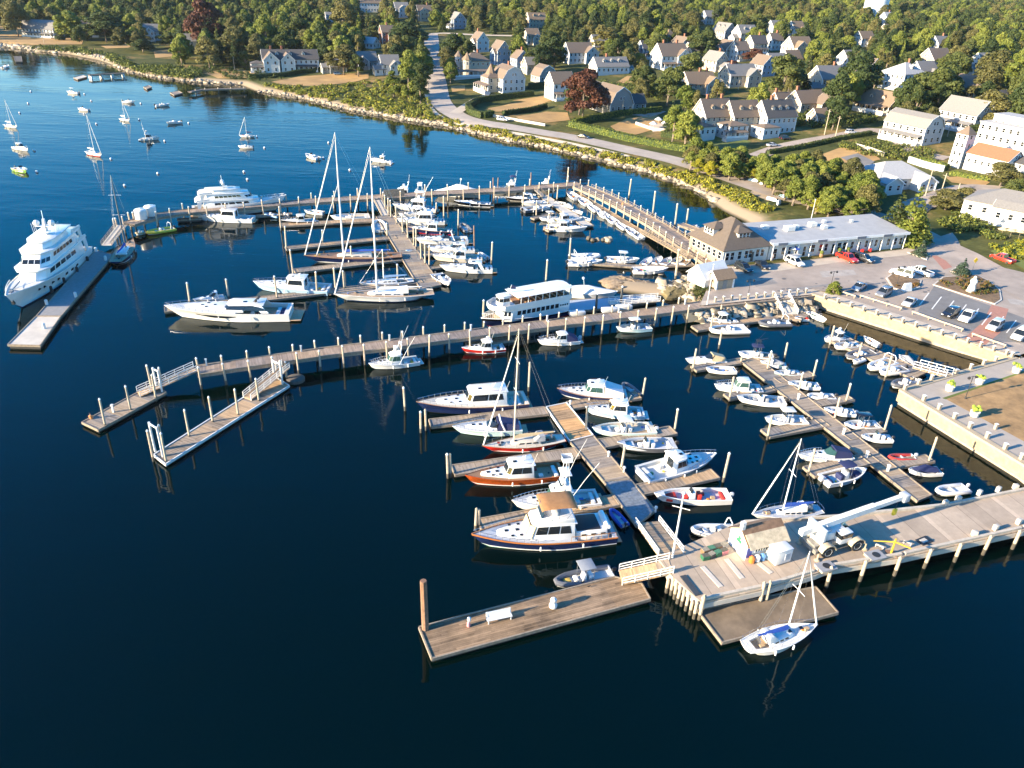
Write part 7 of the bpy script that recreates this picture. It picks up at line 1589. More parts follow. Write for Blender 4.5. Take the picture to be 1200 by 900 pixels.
person(948,299,ZQ,30,'person in dark clothes standing at the shop fronts',(.03,.03,.04),(.03,.03,.04));person(107,491,ZF,205,'person in an orange top sitting on the end of the left outer float',(.6,.24,.08),(.5,.42,.36),True);person(729,244,ZP,120,'person in an orange jacket on the dock house pier',(.6,.22,.06),(.08,.08,.12));person(905,306,ZQ,40,'person in a grey top near the dock house corner',(.25,.25,.27),(.05,.06,.1))
ROADS=[]
r1,pts1=road('road',[(505,40),(506,52),(508,75),(512,97),(517,120),(533,134),(556,142),(593,148),(633,155),(675,162),(737,176),(790,188),(850,206)],10,ROADM,.12);ROADS+=[(p,7)for p in pts1]
E0=[(105,300),(98,262),(96,235),(103,205),(116,188),(130,176),(160,158)]
P0=T(850,206)
r2,pts2=road('road',[(P0.x,P0.y)]+[tuple(T(*p)[:2])for p in((930,232),(1010,250),(1060,268))]+[tuple(Q(*p))for p in((1085,280),(1110,293),(1150,314),(1200,338),(1260,370))],11,ASPH,.14,world=True);ROADS+=[(p,9)for p in pts2]
r3,pts3=road('road',[(870,188),(905,176),(930,169),(980,160),(1030,153),(1075,178),(1110,186)],7,ASPH,.13);ROADS+=[(p,6)for p in pts3]
r4,pts4=road('road',[(1068,272),(1062,252),(1072,242),(1100,232),(1130,222),(1165,222),(1210,228)],9,ASPH,.16);ROADS+=[(p,7)for p in pts4]
r5,pts5=road('road',[(505,40),(520,39),(560,41),(600,42)],7,PAVE,.12);ROADS+=[(p,6)for p in pts5]
r6,pts6=road('road',[(640,92),(665,92),(700,97),(745,134),(775,130)],5,ASPH,.1);ROADS+=[(p,5)for p in pts6]
r7,pts7=road('road',[(533,133),(560,116),(580,112),(600,112)],5,PAVE,.15);ROADS+=[(p,4)for p in pts7]
road('pavement',[(500,95),(501,118),(512,134),(530,143),(560,150),(593,155),(633,162),(675,170),(737,184)],2,PAVE,.2)
LAWNS=[]
def lawn(px,mat,off=.1,name='lawn'):
 drape(name,px,mat,off);c=[T(*p)for p in px];LAWNS.append([(p.x,p.y)for p in c])
lawn([(-20,28),(33,28),(36,45),(98,44),(96,52),(40,53),(-20,49)],TANL);lawn([(118,54),(150,48),(168,43),(170,48),(150,56),(125,57)],TANL);lawn([(180,60),(212,54),(216,62),(205,66),(182,68)],TANL);lawn([(238,86),(270,80),(300,84),(300,92),(255,92)],TANL)
lawn([(318,96),(350,90),(385,87),(432,86),(432,92),(400,98),(370,101),(335,100)],TANL);lawn([(572,127),(600,121),(632,117),(640,121),(630,127),(590,131),(574,131)],TANL);lawn([(604,137),(640,131),(665,132),(668,141),(640,144),(610,140)],TANL)
lawn([(600,118),(640,112),(650,116),(640,120)],TANL);lawn([(528,101),(545,100),(545,106),(530,108)],TANL);lawn([(722,97),(735,89),(748,90),(752,96),(738,98)],TANL)
lawn([(715,148),(735,139),(768,134),(776,140),(770,150),(745,158),(722,154)],TANL,name='terrace');lawn([(812,160),(850,158),(880,166),(870,176),(830,176),(805,168)],LAWN,.11);lawn([(880,122),(918,114),(925,120),(890,127)],TANL)
lawn([(955,184),(985,173),(1020,178),(1032,187),(1010,192),(975,190)],TANL);lawn([(1108,208),(1140,206),(1160,214),(1152,219),(1115,214)],TANL);lawn([(985,185),(1005,180),(1025,190),(1012,198)],ASPHD,.16,'parking_lot');lawn([(760,147),(785,143),(790,152),(765,155)],PAVE,.14,'patio')
lawn([(905,208),(925,208),(935,225),(900,236),(878,226)],SAND,.1,'sand');lawn([(1160,295),(1200,280),(1230,300),(1210,322)],LAWN,.18)
lawn([(1010,168),(1050,165),(1045,172),(1015,176)],LAWN);lawn([(1170,110),(1200,108),(1200,116),(1172,116)],TANL)
def leaf_mat(name,col,tip,trans=.3):
 m=bpy.data.materials.new(name);m.use_nodes=True;nt=m.node_tree;L=nt.links.new;p=nt.nodes['Principled BSDF'];p.inputs['Roughness'].default_value=.65;p.inputs['Specular IOR Level'].default_value=.25
 g=nd(nt,'ShaderNodeNewGeometry');oi=nd(nt,'ShaderNodeObjectInfo');n1=nd(nt,'ShaderNodeTexNoise',Scale=.35,Detail=3.0);L(g.outputs['Position'],n1.inputs['Vector'])
 a=nd(nt,'ShaderNodeMath',operation='MULTIPLY_ADD');L(g.outputs['Random Per Island'],a.inputs[0]);a.inputs[1].default_value=.5
 b=nd(nt,'ShaderNodeMath',operation='MULTIPLY_ADD');L(n1.outputs['Fac'],b.inputs[0]);b.inputs[1].default_value=.7;b.inputs[2].default_value=-.25
 c=nd(nt,'ShaderNodeMath',operation='MULTIPLY_ADD');L(oi.outputs['Random'],c.inputs[0]);c.inputs[1].default_value=.45;c.inputs[2].default_value=-.15
 d=nd(nt,'ShaderNodeMath',operation='ADD');L(b.outputs[0],d.inputs[0]);L(c.outputs[0],d.inputs[1]);L(d.outputs[0],a.inputs[2])
 mx=nd(nt,'ShaderNodeMix',data_type='RGBA');mx.inputs[6].default_value=(*col,1);mx.inputs[7].default_value=(*tip,1);mx.clamp_factor=True;L(a.outputs[0],mx.inputs[0]);L(mx.outputs[2],p.inputs['Base Color'])
 tr=nd(nt,'ShaderNodeBsdfTranslucent');L(mx.outputs[2],tr.inputs[0]);ms=nd(nt,'ShaderNodeMixShader');ms.inputs[0].default_value=trans;L(p.outputs[0],ms.inputs[1]);L(tr.outputs[0],ms.inputs[2]);L(ms.outputs[0],nt.nodes['Material Output'].inputs[0]);return m
LM={'green':leaf_mat('leaves_green',(.03,.052,.014),(.15,.165,.04)),'dark':leaf_mat('leaves_dark',(.022,.042,.013),(.08,.108,.03)),'lime':leaf_mat('leaves_lime',(.07,.105,.016),(.27,.285,.05)),'olive':leaf_mat('leaves_olive',(.05,.058,.018),(.22,.195,.062)),'purple':leaf_mat('leaves_purple',(.045,.018,.014),(.15,.062,.035)),'rust':leaf_mat('leaves_rust',(.12,.06,.015),(.30,.17,.05)),'blue':leaf_mat('leaves_blue_green',(.03,.06,.04),(.13,.18,.11)),'yellow':leaf_mat('leaves_yellow',(.16,.17,.012),(.42,.37,.03))}
BARK=M('bark',(.17,.135,.10),.9,var=.3,scale=2)
def leaf_cloud(rng,blobs,n,size,flat=.0):
 """n leaf clumps (bent quads) over a set of ellipsoids (cx,cy,cz,rx,ry,rz)"""
 B=np.array(blobs,float);vol=(B[:,3]*B[:,4]+B[:,4]*B[:,5]+B[:,3]*B[:,5]);k=rng.choice(len(B),n,p=vol/vol.sum())
 d=rng.normal(size=(n,3));d/=np.linalg.norm(d,axis=1,keepdims=True);d[:,2]=np.where(d[:,2]<-.35,-d[:,2],d[:,2])
 rad=rng.uniform(.72-flat,1.06+flat,n)[:,None];P=B[k,:3]+d*B[k,3:]*rad
 nrm=d+rng.normal(size=(n,3))*.45;nrm/=np.linalg.norm(nrm,axis=1,keepdims=True)
 t=np.cross(nrm,rng.normal(size=(n,3)));t/=np.linalg.norm(t,axis=1,keepdims=True);b=np.cross(nrm,t);s=(size*rng.uniform(.55,1.25,n))[:,None]
 q=np.stack([P+t*s,P+b*s*.7+nrm*s*.2,P-t*s,P-b*s*.7+nrm*s*.2],1).reshape(-1,3)
 return q,np.arange(n*4).reshape(n,4)
def crown_blobs(rng,H,W,z0,kind):
 out=[]
 if kind=='conifer':
  for i in range(9):
   t=i/8;r=W/2*(1-t)*.95+.3;z=lerp(z0,H*.96,t)
   for j in range(5 if t<.7 else 2):a=rng.uniform(0,6.3);out.append((math.cos(a)*r*.5,math.sin(a)*r*.5,z,r*.6,r*.6,H/13))
 elif kind=='poplar':
  for i in range(14):t=rng.uniform(0,1);r=W/2*(1-abs(t-.4)*.9);a=rng.uniform(0,6.3);out.append((math.cos(a)*r*.5,math.sin(a)*r*.5,lerp(z0,H*.94,t),r*.55,r*.55,H*.1))
 else:
  n=26
  for i in range(n):
   t=(i+rng.uniform(0,1))/n;z=lerp(z0+.08*H,H*.9,t);prof=math.sin(math.pi*min(1,(t*.82+.18)))**.6;a=rng.uniform(0,6.3);rr=W/2*prof*rng.uniform(.45,.82);s=W*rng.uniform(.11,.19)
   out.append((math.cos(a)*rr,math.sin(a)*rr,z,s,s,s*rng.uniform(.6,.85)))
  out.append((0,0,H*.62,W*.3,W*.3,H*.2))
 return out
def make_proto(seed,H,W,z0f,kind,lm,n,size):
 rng=np.random.default_rng(seed);z0=z0f*H;bl=crown_blobs(rng,H,W,z0,kind);V,Fc=leaf_cloud(rng,bl,n,size)
 c=np_obj('crown',V,Fc,LM[lm]);m=MB();tr=.022*H+.08;m.tube([(0,0,-.8),(.1,0,H*.25),(0,.1,H*.5),(.1,0,H*.82)],[tr*1.25,tr,tr*.7,.05],7)
 if kind=='round':
  for b_ in bl[::3]:m.tube([(0,0,lerp(H*.22,H*.5,rng.uniform(0,1))),(b_[0]*.6,b_[1]*.6,b_[2]*.85),(b_[0],b_[1],b_[2])],[tr*.5,tr*.3,.03],5)
 t=m.build('trunk',BARK);d1,d2=c.data,t.data;bpy.data.objects.remove(c);bpy.data.objects.remove(t);return d1,d2,H,W
PROTO={}
def proto(kind,lm,var=0):
 key=(kind,lm,var)
 if key not in PROTO:
  sd_=hash_s(kind+lm)+var*17
  PROTO[key]=make_proto(sd_,{'round':15,'conifer':15,'poplar':16,'bush':3.2}[kind],{'round':13,'conifer':7.5,'poplar':6.5,'bush':4.2}[kind],{'round':.16,'conifer':.06,'poplar':.14,'bush':0}[kind],'round' if kind=='bush' else kind,lm,{'round':5400,'conifer':2800,'poplar':2800,'bush':420}[kind],{'round':.43,'conifer':.34,'poplar':.34,'bush':.32}[kind])
 return PROTO[key]
def hash_s(s):return sum(ord(c)*(i+3)for i,c in enumerate(s))%9973
TREES=[];LABEL_SEEN={}
def tree(x,y,H,W,kind,lm,label,group=None,name=None,var=0,z=None):
 d1,d2,h0,w0=proto(kind,lm,var);nm=name or{'round':'broadleaf_tree','conifer':'conifer_tree','poplar':'slender_tree','bush':'bush'}[kind]
 o=thing(nm,(x,y,(gz(x,y)if z is None else z)),random.uniform(0,6.3),label,'bush' if kind=='bush' else 'tree',group)
 c=bpy.data.objects.new('crown',d1);C.objects.link(c);c.parent=o;c.scale=(W/w0,W/w0,H/h0)
 if kind!='bush':t=bpy.data.objects.new('trunk',d2);C.objects.link(t);t.parent=o;t.scale=(1,1,H/h0)
 TREES.append((x,y,W/2));return o
def tree_px(px,py,top,wpx,kind,lm,label,group=None,name=None,var=0):
 p=T(px,py);h=height_to(p,top);s=FPX/(p-EYE).length;return tree(p.x,p.y,h,wpx/s,kind,lm,label,group,name,var)
tree_px(682,143,77,54,'round','purple','great purple leaved beech beside the shore road',name='beech_tree')
for x,y,ty,w,lab in((462,114,83,22,'left one of the three slim bright trees at the shore thicket'),(479,117,68,22,'tallest middle one of the three slim bright trees at the shore thicket'),(493,125,80,20,'right one of the three slim bright trees, beside the road bend')):tree_px(x,y,ty,w,'poplar','lime' if x<480 else 'green',lab)
for i,(x,y,ty,w,lm,k)in enumerate(((1062,285,222,44,'lime','conifer'),(1045,279,226,40,'green','conifer'),(1070,284,240,34,'lime','conifer'))):tree_px(x,y,ty,w,k,lm,('tallest bright feathery tree at the end of the shop row','darker feathery tree behind the end of the shop row','smaller feathery tree nearest the road at the shop row end')[i])
tree_px(1090,132,76,48,'round','green','big round green tree between the square white house and the brown gabled house');tree_px(403,88,50,38,'round','olive','leaning olive shore tree beside the white mansion',var=1);tree_px(420,90,62,18,'round','green','small round tree on the edge of the dry shore lawn');tree_px(800,134,100,32,'round','lime','drooping pale green tree in front of the tan shingled house',var=1)
tree_px(84,47,12,28,'round','lime','sunlit yellow green tree right of the grey gambrel shore house',var=1);tree_px(22,43,0,28,'round','olive','tall olive tree left of the grey gambrel shore house');tree_px(70,47,26,10,'conifer','dark','small dark conifer beside the far shore house');tree_px(96,46,26,12,'conifer','green','small pointed conifer beside the cream shore house');tree_px(125,50,15,42,'round','dark','broad dark tree clump right of the cream shore house');tree_px(168,62,46,24,'round','dark','low dark spreading tree in front of the white gabled cottage')
tree_px(245,60,-4,40,'round','purple','bare looking purple brown tree on the left hill',name='copper_tree');tree_px(281,74,30,38,'round','olive','tall olive tree just left of the white shore mansion');tree_px(314,60,17,24,'round','lime','bright lime tree rising behind the white shore mansion',var=1);tree_px(350,56,18,30,'round','green','spreading green tree behind the white shore mansion',var=1);tree_px(403,45,0,38,'round','olive','very tall pale tree behind the narrow white house');tree_px(478,60,26,44,'round','dark','round dark green tree left of the road on the hill');tree_px(530,76,40,34,'round','dark','round dark green tree right of the road on the hill');tree_px(430,46,28,10,'conifer','blue','pale blue green spruce beside the white garage');tree_px(520,80,64,8,'poplar','lime','narrow bright clipped tree beside the climbing road')
tree_px(708,66,27,34,'poplar','olive','broad pale barked tree above the long white house');tree_px(741,66,30,24,'poplar','olive','narrow pale barked tree beside the wide white woodland house',var=1);tree_px(770,60,30,22,'round','lime','bright green tree behind the little white tower house',var=1);tree_px(822,72,34,34,'round','green','round topped green tree at the left edge of the hillside village');tree_px(748,78,62,22,'round','lime','bright rounded tree right of the long white house');tree_px(882,74,56,22,'round','purple','dark red tree in the middle of the hillside village',name='copper_tree');tree_px(856,84,70,22,'round','purple','small red brown tree beside the cream stone chimney house',name='copper_tree')
tree_px(915,116,62,46,'round','green','large spreading green tree left of the tall cream house',var=1);tree_px(982,118,84,30,'round','olive','bare limbed olive tree beside the tall cream house',var=1);tree_px(1003,118,62,46,'round','dark','dark full tree left of the tan bungalow');tree_px(962,66,42,20,'conifer','blue','silver blue conifer on the right hill');tree_px(1152,152,105,42,'round','olive','tall olive tree with pale limbs in front of the flat roofed white building');tree_px(1137,168,144,24,'round','green','dark pine like tree beside the church tower');tree_px(1118,128,100,16,'poplar','dark','dark slim tree beside the cream brown gabled house');tree_px(1160,106,58,44,'round','olive','large olive tree above the cream brown gabled house');tree_px(1185,110,66,40,'round','lime','large sunlit tree at the right edge above the white building',var=1);tree_px(1195,135,90,30,'round','green','green tree against the right edge of the picture')
tree_px(1172,218,190,36,'round','olive','wide olive tree below the church end wall',var=1);tree_px(1185,236,208,30,'round','green','green tree beside the white single storey building');tree_px(1108,246,222,44,'round','olive','feathery low tree row beside the street below the poles',var=1);tree_px(1130,240,220,30,'round','olive','feathery low tree right of the row beside the street');tree_px(975,352,330,18,'round','lime','small round bush tree at the seawall corner by the lamp post',name='small_tree');tree_px(1126,322,303,18,'conifer','blue','small pale pine in the planting wedge by the crossing');tree_px(1078,300,282,16,'conifer','blue','small pine in the planting wedge at the shop row end')
rs=np.random.default_rng(5);grove=[(795,200),(812,194),(850,196),(880,203),(905,205),(940,207),(985,213),(1020,232),(1012,262),(975,258),(940,246),(905,232),(890,212),(860,214),(820,205)]
def inpoly(x,y,P_):
 c=False
 for i in range(len(P_)):
  (ax,ay),(bx,by)=P_[i],P_[i-1]
  if(ay>y)!=(by>y)and x<ax+(y-ay)*(bx-ax)/(by-ay):c=not c
 return c
n_=0;tries=0;pts_g=[]
while n_<120 and tries<9000:
 tries+=1;x,y=rs.uniform(795,1020),rs.uniform(176,264)
 if not inpoly(x,y,grove):continue
 p=T(x,y)
 if any((p.x-a)**2+(p.y-b)**2<11.5 for a,b in pts_g):continue
 pts_g.append((p.x,p.y));lm=('lime','yellow','lime','lime','olive','lime','yellow','lime')[n_%8];H=rs.uniform(5.5,9.5)if lm!='yellow' else rs.uniform(3.5,5.5);W=H*rs.uniform(.8,1.1)
 tree(p.x,p.y,H,W,'round',lm,{'lime':'bright lime tree','green':'mid green tree','yellow':'low yellow green tree','olive':'dull olive tree','rust':'rust tinged tree'}[lm]+' in the shore grove behind the shop row','trees of the shore grove, '+lm,var=n_%2);n_+=1
land_names=[(o.location.copy(),o['label'])for o in bpy.data.objects if o.type=='EMPTY' and o.get('category')in('house','inn','church')]
road_xy=np.array([(p.x,p.y)for p,w in ROADS]);foot=np.array(FOOT)
rng=np.random.default_rng(11);pts=[]
rr_=300
def ok_spot(x,y,gap):
 if np.min(np.hypot(road_xy[:,0]-x,road_xy[:,1]-y))<6.5:return False
 if np.min(np.hypot(foot[:,0]-x,foot[:,1]-y)-foot[:,2])<1.5:return False
 for L_ in LAWNS:
  if inpoly(x,y,L_):return False
 return True
hb=[(a,b,r*FPX/(p-EYE).length,4.5*FPX/(p-EYE).length,math.hypot(p.x,p.y))for a,b,r,p in HB]
lw=[(sum(q[0]for q in L_)/len(L_),sum(q[1]for q in L_)/len(L_))for L_ in LAWNS];lw=[(*proj((a,b,gz(a,b))),math.hypot(a,b))for a,b in lw]
rdp=[(*proj((p.x,p.y,gz(p.x,p.y)+.2)),math.hypot(p.x,p.y))for p,w in ROADS]
def hides(x,y):
 z=gz(x,y);r=math.hypot(x,y);a,t=proj((x,y,z+13));b=proj((x,y,z))[1];s=FPX/r*5.0
 for hx,hy,hw,hh,hr in hb:
  if r<hr-3 and abs(a-hx)<hw*.8+s*.7 and t<hy-hh*.35 and b>hy-2*hh:return True
 for hx,hy,hr in lw+rdp:
  if r<hr-2 and abs(a-hx)<s*.8 and t<hy and b>hy:return True
 return False
cand=[]
for _ in range(60000):
 a=rng.uniform(R(-37),R(38));r=math.sqrt(rng.uniform(220**2,1500**2));cand.append((r*math.sin(a),r*math.cos(a)))
cand=np.array(cand);sdv=sdist(cand[:,0],cand[:,1]);cand=cand[sdv>26];sdv=sdv[sdv>26]
order=np.argsort(np.hypot(cand[:,0],cand[:,1]));cand=cand[order];sdv=sdv[order]
cell={};individual,far=[],[]
LIM=150
for(x,y),sdd in zip(cand,sdv):
 r=math.hypot(x,y);px,py=proj((x,y,12))
 if px<-60 or px>1260 or py<-60:continue
 if r<330 and x>60 and y<300:continue
 if 480<px<800 and r<420 and rng.uniform()<.6:continue
 gap=8.2 if r>720 else 11 if px>540 else 9.2;gx,gy=int(x//12),int(y//12)
 if any((gx+i,gy+j)in cell and(cell[(gx+i,gy+j)][0]-x)**2+(cell[(gx+i,gy+j)][1]-y)**2<gap*gap for i in(-1,0,1)for j in(-1,0,1)):continue
 if any((x-a)**2+(y-b)**2<(c_*.9)**2 for a,b,c_ in TREES[:90]):continue
 if not ok_spot(x,y,gap):continue
 if hides(x,y):continue
 cell[(gx,gy)]=(x,y);(individual if len(individual)<LIM else far).append((x,y))
KN={('round','green'):('mid green broadleaf tree','full round crowned green tree'),('round','dark'):('dark green broadleaf tree','dense dark crowned tree'),('round','olive'):('olive tinged broadleaf tree','dull olive crowned tree'),('round','lime'):('yellow green broadleaf tree','bright lime crowned tree'),('conifer','dark'):('dark pointed conifer',)*2,('round','rust'):('rust tinged broadleaf tree',)*2,('poplar','olive'):('slender olive tree',)*2}
kinds=[('round','green'),('round','dark'),('round','olive'),('round','green'),('round','lime'),('round','dark'),('conifer','dark'),('round','olive'),('poplar','olive'),('round','green'),('round','olive'),('round','green'),('round','lime'),('round','dark'),('round','green')]
for i,(x,y)in enumerate(individual):
 k,lm=kinds[rng.integers(len(kinds))];H=rng.uniform(9,18)if k=='round' else rng.uniform(10,17);W=H*rng.uniform(.72,.98)if k=='round' else H*.45
 near=min(land_names,key=lambda t:(t[0].x-x)**2+(t[0].y-y)**2);lx,ly=near[0].x,near[0].y;r0,r1_=math.hypot(lx,ly),math.hypot(x,y)
 p0,p1_=proj((lx,ly,near[0].z))[0],proj((x,y,10))[0];rel='behind' if r1_>r0+9 else 'in front of' if r1_<r0-9 else('to the right of' if p1_>p0 else 'to the left of')
 base=KN[(k,lm)][0 if H<13 else 1];short=' '.join(near[1].split()[:9])
 for cut in(' with',' above',' beside',' behind',' half',' in front',' near',' lost',' glimpsed',' peeping',' between',' left',' right',' up the',' at the',' of three',' just',' high',' deep',' facing',' rising',' among',' on the'):
  if cut in near[1]and near[1].index(cut)>8:short=min(short,near[1].split(cut)[0],key=len)
 lab=f'{base} {rel} the {short}';lab=' '.join(lab.split()[:16])
 tree(x,y,H,W,k,lm,lab,'hillside: '+lab,var=i%2)
fw=np.array(far)
def far_wood():
 me=bpy.data.meshes.new('far_woods');V=[(x,y,gz(x,y)-.5)for x,y in far];me.from_pydata(V,[],[]);o=bpy.data.objects.new('far_woods',me);C.objects.link(o)
 ng=bpy.data.node_groups.new('wood','GeometryNodeTree');ng.interface.new_socket('Geometry',in_out='INPUT',socket_type='NodeSocketGeometry');ng.interface.new_socket('Geometry',in_out='OUTPUT',socket_type='NodeSocketGeometry')
 N=ng.nodes.new;L=ng.links.new;gi,go=N('NodeGroupInput'),N('NodeGroupOutput');jn=N('GeometryNodeJoinGeometry');ip=N('GeometryNodeInstanceOnPoints');ip.inputs['Pick Instance'].default_value=True
 srcs={}
 for ob in bpy.data.objects:
  if ob.name.startswith('crown')and ob.parent and ob.parent.name.startswith(('broadleaf','conifer')):srcs.setdefault(ob.data.name,ob)
 pick=[s for s in srcs.values()if not any(m.name in('leaves_purple','leaves_yellow','leaves_blue_green','leaves_rust')for m in s.data.materials)][:11]
 for s in pick:
  oi=N('GeometryNodeObjectInfo');oi.inputs['Object'].default_value=s;oi.inputs['As Instance'].default_value=True;L(oi.outputs['Geometry'],jn.inputs[0])
 rz=N('FunctionNodeRandomValue');rz.data_type='FLOAT_VECTOR';rz.inputs[0].default_value=(0,0,0);rz.inputs[1].default_value=(0,0,6.28);sc=N('FunctionNodeRandomValue');sc.data_type='FLOAT_VECTOR';sc.inputs[0].default_value=(.75,.75,.65);sc.inputs[1].default_value=(1.15,1.15,1.2);sc.inputs['Seed'].default_value=4
 ix=N('FunctionNodeRandomValue');ix.data_type='INT';ix.inputs[4].default_value=0;ix.inputs[5].default_value=100;ix.inputs['Seed'].default_value=9
 L(gi.outputs[0],ip.inputs['Points']);L(jn.outputs[0],ip.inputs['Instance']);L(rz.outputs[0],ip.inputs['Rotation']);L(sc.outputs[0],ip.inputs['Scale']);L(ix.outputs[2],ip.inputs['Instance Index']);L(ip.outputs[0],go.inputs[0])
 md=o.modifiers.new('wood','NODES');md.node_group=ng;tag(o,'dense mixed wood covering the far hills',None,None,'stuff');return o
far_wood()
print('trees',len(TREES),'far',len(far))
def thicket(name,band,n,lm,size,hgt,label,seed):
 rng=np.random.default_rng(seed);bl=[]
 while len(bl)<n:
  x=rng.uniform(min(p[0]for p in band),max(p[0]for p in band));y=rng.uniform(min(p[1]for p in band),max(p[1]for p in band))
  if not inpoly(x,y,band):continue
  p=T(x,y);s=rng.uniform(.7,1.5)*hgt;bl.append((p.x,p.y,p.z+s*.35,s*1.1,s*1.1,s*.8))
 V,Fc=leaf_cloud(rng,bl,n*46,size,.25);mi=rng.integers(0,len(lm),n)
 o=np_obj(name,V,Fc,[LM[k]for k in lm],mi=np.repeat(mi,46)[rng.permutation(n*46)]if len(lm)>1 else None);tag(o,label,None,None,'stuff')
thicket('shore_thicket',[(308,99),(330,102),(372,103),(405,100),(432,97),(455,93),(500,108),(505,132),(520,142),(490,140),(450,133),(405,124),(357,112),(330,108)],420,['lime','olive','yellow','lime'],.42,1.0,'dense low shore thicket below the dry lawn',3)
thicket('shore_shrubs',[(520,140),(560,149),(600,156),(660,171),(715,181),(780,196),(830,212),(880,232),(905,246),(890,250),(840,228),(790,209),(740,194),(680,180),(610,166),(560,155),(520,146)],330,['yellow','lime','yellow','olive'],.36,.8,'yellow green shrubs along the top of the rocky bank',4)
thicket('shore_shrubs',[(35,55),(60,56),(110,59),(150,72),(160,78),(200,80),(235,82),(232,92),(190,90),(150,82),(120,66),(60,60),(38,58)],230,['green','lime','dark'],.5,1.5,'green shrubs along the far left shore',6)
thicket('garden_shrubs',[(240,78),(300,82),(340,94),(300,96),(250,90),(238,84)],60,['dark','green'],.4,1.1,'dark garden shrubs below the white shore mansion',8)
thicket('garden_shrubs',[(690,98),(720,98),(760,98),(790,96),(800,105),(770,118),(745,112),(720,114),(700,108)],150,['green','lime','dark'],.4,1.5,'mounded garden shrubs on the bank below the long white house',9)
thicket('garden_shrubs',[(980,170),(1010,166),(1060,172),(1095,180),(1090,192),(1050,188),(1010,182)],130,['green','lime','olive','dark'],.36,1.1,'garden shrubs around the long pale porch house',10)
thicket('garden_shrubs',[(925,132),(990,138),(1015,134),(1030,142),(1000,150),(960,150),(930,148)],110,['green','lime','dark'],.38,1.3,'garden shrubs in front of the brown gabled house',12)
thicket('garden_shrubs',[(1100,262),(1122,250),(1150,262),(1178,282),(1168,284),(1140,272),(1120,272)],70,['dark','green','lime'],.34,.9,'clipped shrubs in front of the white single storey building',13)
thicket('island_shrubs',[(1098,333),(1106,327),(1142,324),(1158,331),(1168,342),(1168,352),(1140,346),(1118,341)],60,['olive','rust','green'],.2,.45,'mixed low shrubs filling the large planting island',14);thicket('island_shrubs',[(1046,335),(1060,338),(1076,331),(1077,336),(1062,340)],22,['olive','rust'],.18,.35,'low shrubs filling the small planting island',15);thicket('verge_shrubs',[(1160,290),(1200,282),(1215,300),(1200,310)],50,['yellow','lime'],.3,.6,'bright shrubs along the road verge at the right edge',16)
thicket('shore_weeds',[(816,338),(824,336),(832,346),(820,356),(808,350)],14,['green','olive'],.25,.7,'rough green weeds on the slope beside the boat tent',17)
def hedge(px,w,h,lm,label,seed=1,n=60):
 rng=np.random.default_rng(seed);P_=[T(*p)for p in px];bl=[]
 o=thing('hedge',P_[0],0,label,'hedge')
 q=along([(p.x,p.y)for p in P_],.9,0);V=[];nl=len(q)*34
 k=rng.integers(0,len(q),nl);pos=np.array([(a,b)for a,b,c in q])[k];an=np.array([c for a,b,c in q])[k];side=rng.choice(3,nl,p=[.4,.3,.3]);u=rng.uniform(-.6,.6,nl)
 off=np.where(side==0,rng.uniform(-w/2,w/2,nl),np.where(side==1,-w/2,w/2));zz=np.where(side==0,h,rng.uniform(0,h,nl))
 gzv=np.array([gz(a,b)for a,b,c in q])[k];X=pos[:,0]+np.cos(an)*u-np.sin(an)*off-P_[0].x;Y=pos[:,1]+np.sin(an)*u+np.cos(an)*off-P_[0].y;Z=gzv+zz-P_[0].z
 P3=np.stack([X,Y,Z],1)+rng.normal(size=(nl,3))*.06;nr=np.stack([np.where(side==0,0,-np.sin(an)*np.sign(off)),np.where(side==0,0,np.cos(an)*np.sign(off)),np.where(side==0,1.0,.15)],1)+rng.normal(size=(nl,3))*.3;nr/=np.linalg.norm(nr,axis=1,keepdims=True)
 t=np.cross(nr,rng.normal(size=(nl,3)));t/=np.linalg.norm(t,axis=1,keepdims=True);b=np.cross(nr,t);s=(.3*rng.uniform(.7,1.2,nl))[:,None]
 Q_=np.stack([P3+t*s,P3+b*s,P3-t*s,P3-b*s],1).reshape(-1,3);np_obj('foliage',Q_,np.arange(nl*4).reshape(nl,4),LM[lm],o)
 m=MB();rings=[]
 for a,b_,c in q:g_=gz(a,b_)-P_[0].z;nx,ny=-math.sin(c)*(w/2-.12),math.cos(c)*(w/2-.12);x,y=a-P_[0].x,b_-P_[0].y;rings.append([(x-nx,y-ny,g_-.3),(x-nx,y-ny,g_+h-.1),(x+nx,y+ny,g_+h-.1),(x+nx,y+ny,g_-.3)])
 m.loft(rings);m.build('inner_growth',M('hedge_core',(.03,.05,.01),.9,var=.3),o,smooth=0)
hedge([(668,148),(700,156),(735,165),(770,172),(805,178)],2.6,2.4,'lime','long clipped bright hedge above the shore road',1);hedge([(672,146),(695,141),(730,135),(775,131)],2.0,2.2,'lime','clipped hedge along the upper side of the parasol terrace',2)
hedge([(565,138),(552,134),(548,128),(560,120),(590,116),(625,112)],2.2,2.4,'green','curved clipped hedge around the dry oval lawn',3);hedge([(566,138),(577,136)],2.6,2.4,'lime','square cut hedge end at the oval lawn gate',4);hedge([(590,135),(620,131),(640,126)],1.8,1.8,'dark','dark hedge along the lower side of the oval lawn',5)
hedge([(755,110),(774,108)],5,4.6,'lime','big square clipped block of bright hedge on the bank',6);hedge([(775,160),(800,163),(822,158),(828,150)],2.0,2.2,'green','curved clipped hedge beside the inn lawn',7);hedge([(900,181),(940,174),(985,164),(1020,158)],1.8,1.5,'green','low hedge along the street above the shore grove',8)
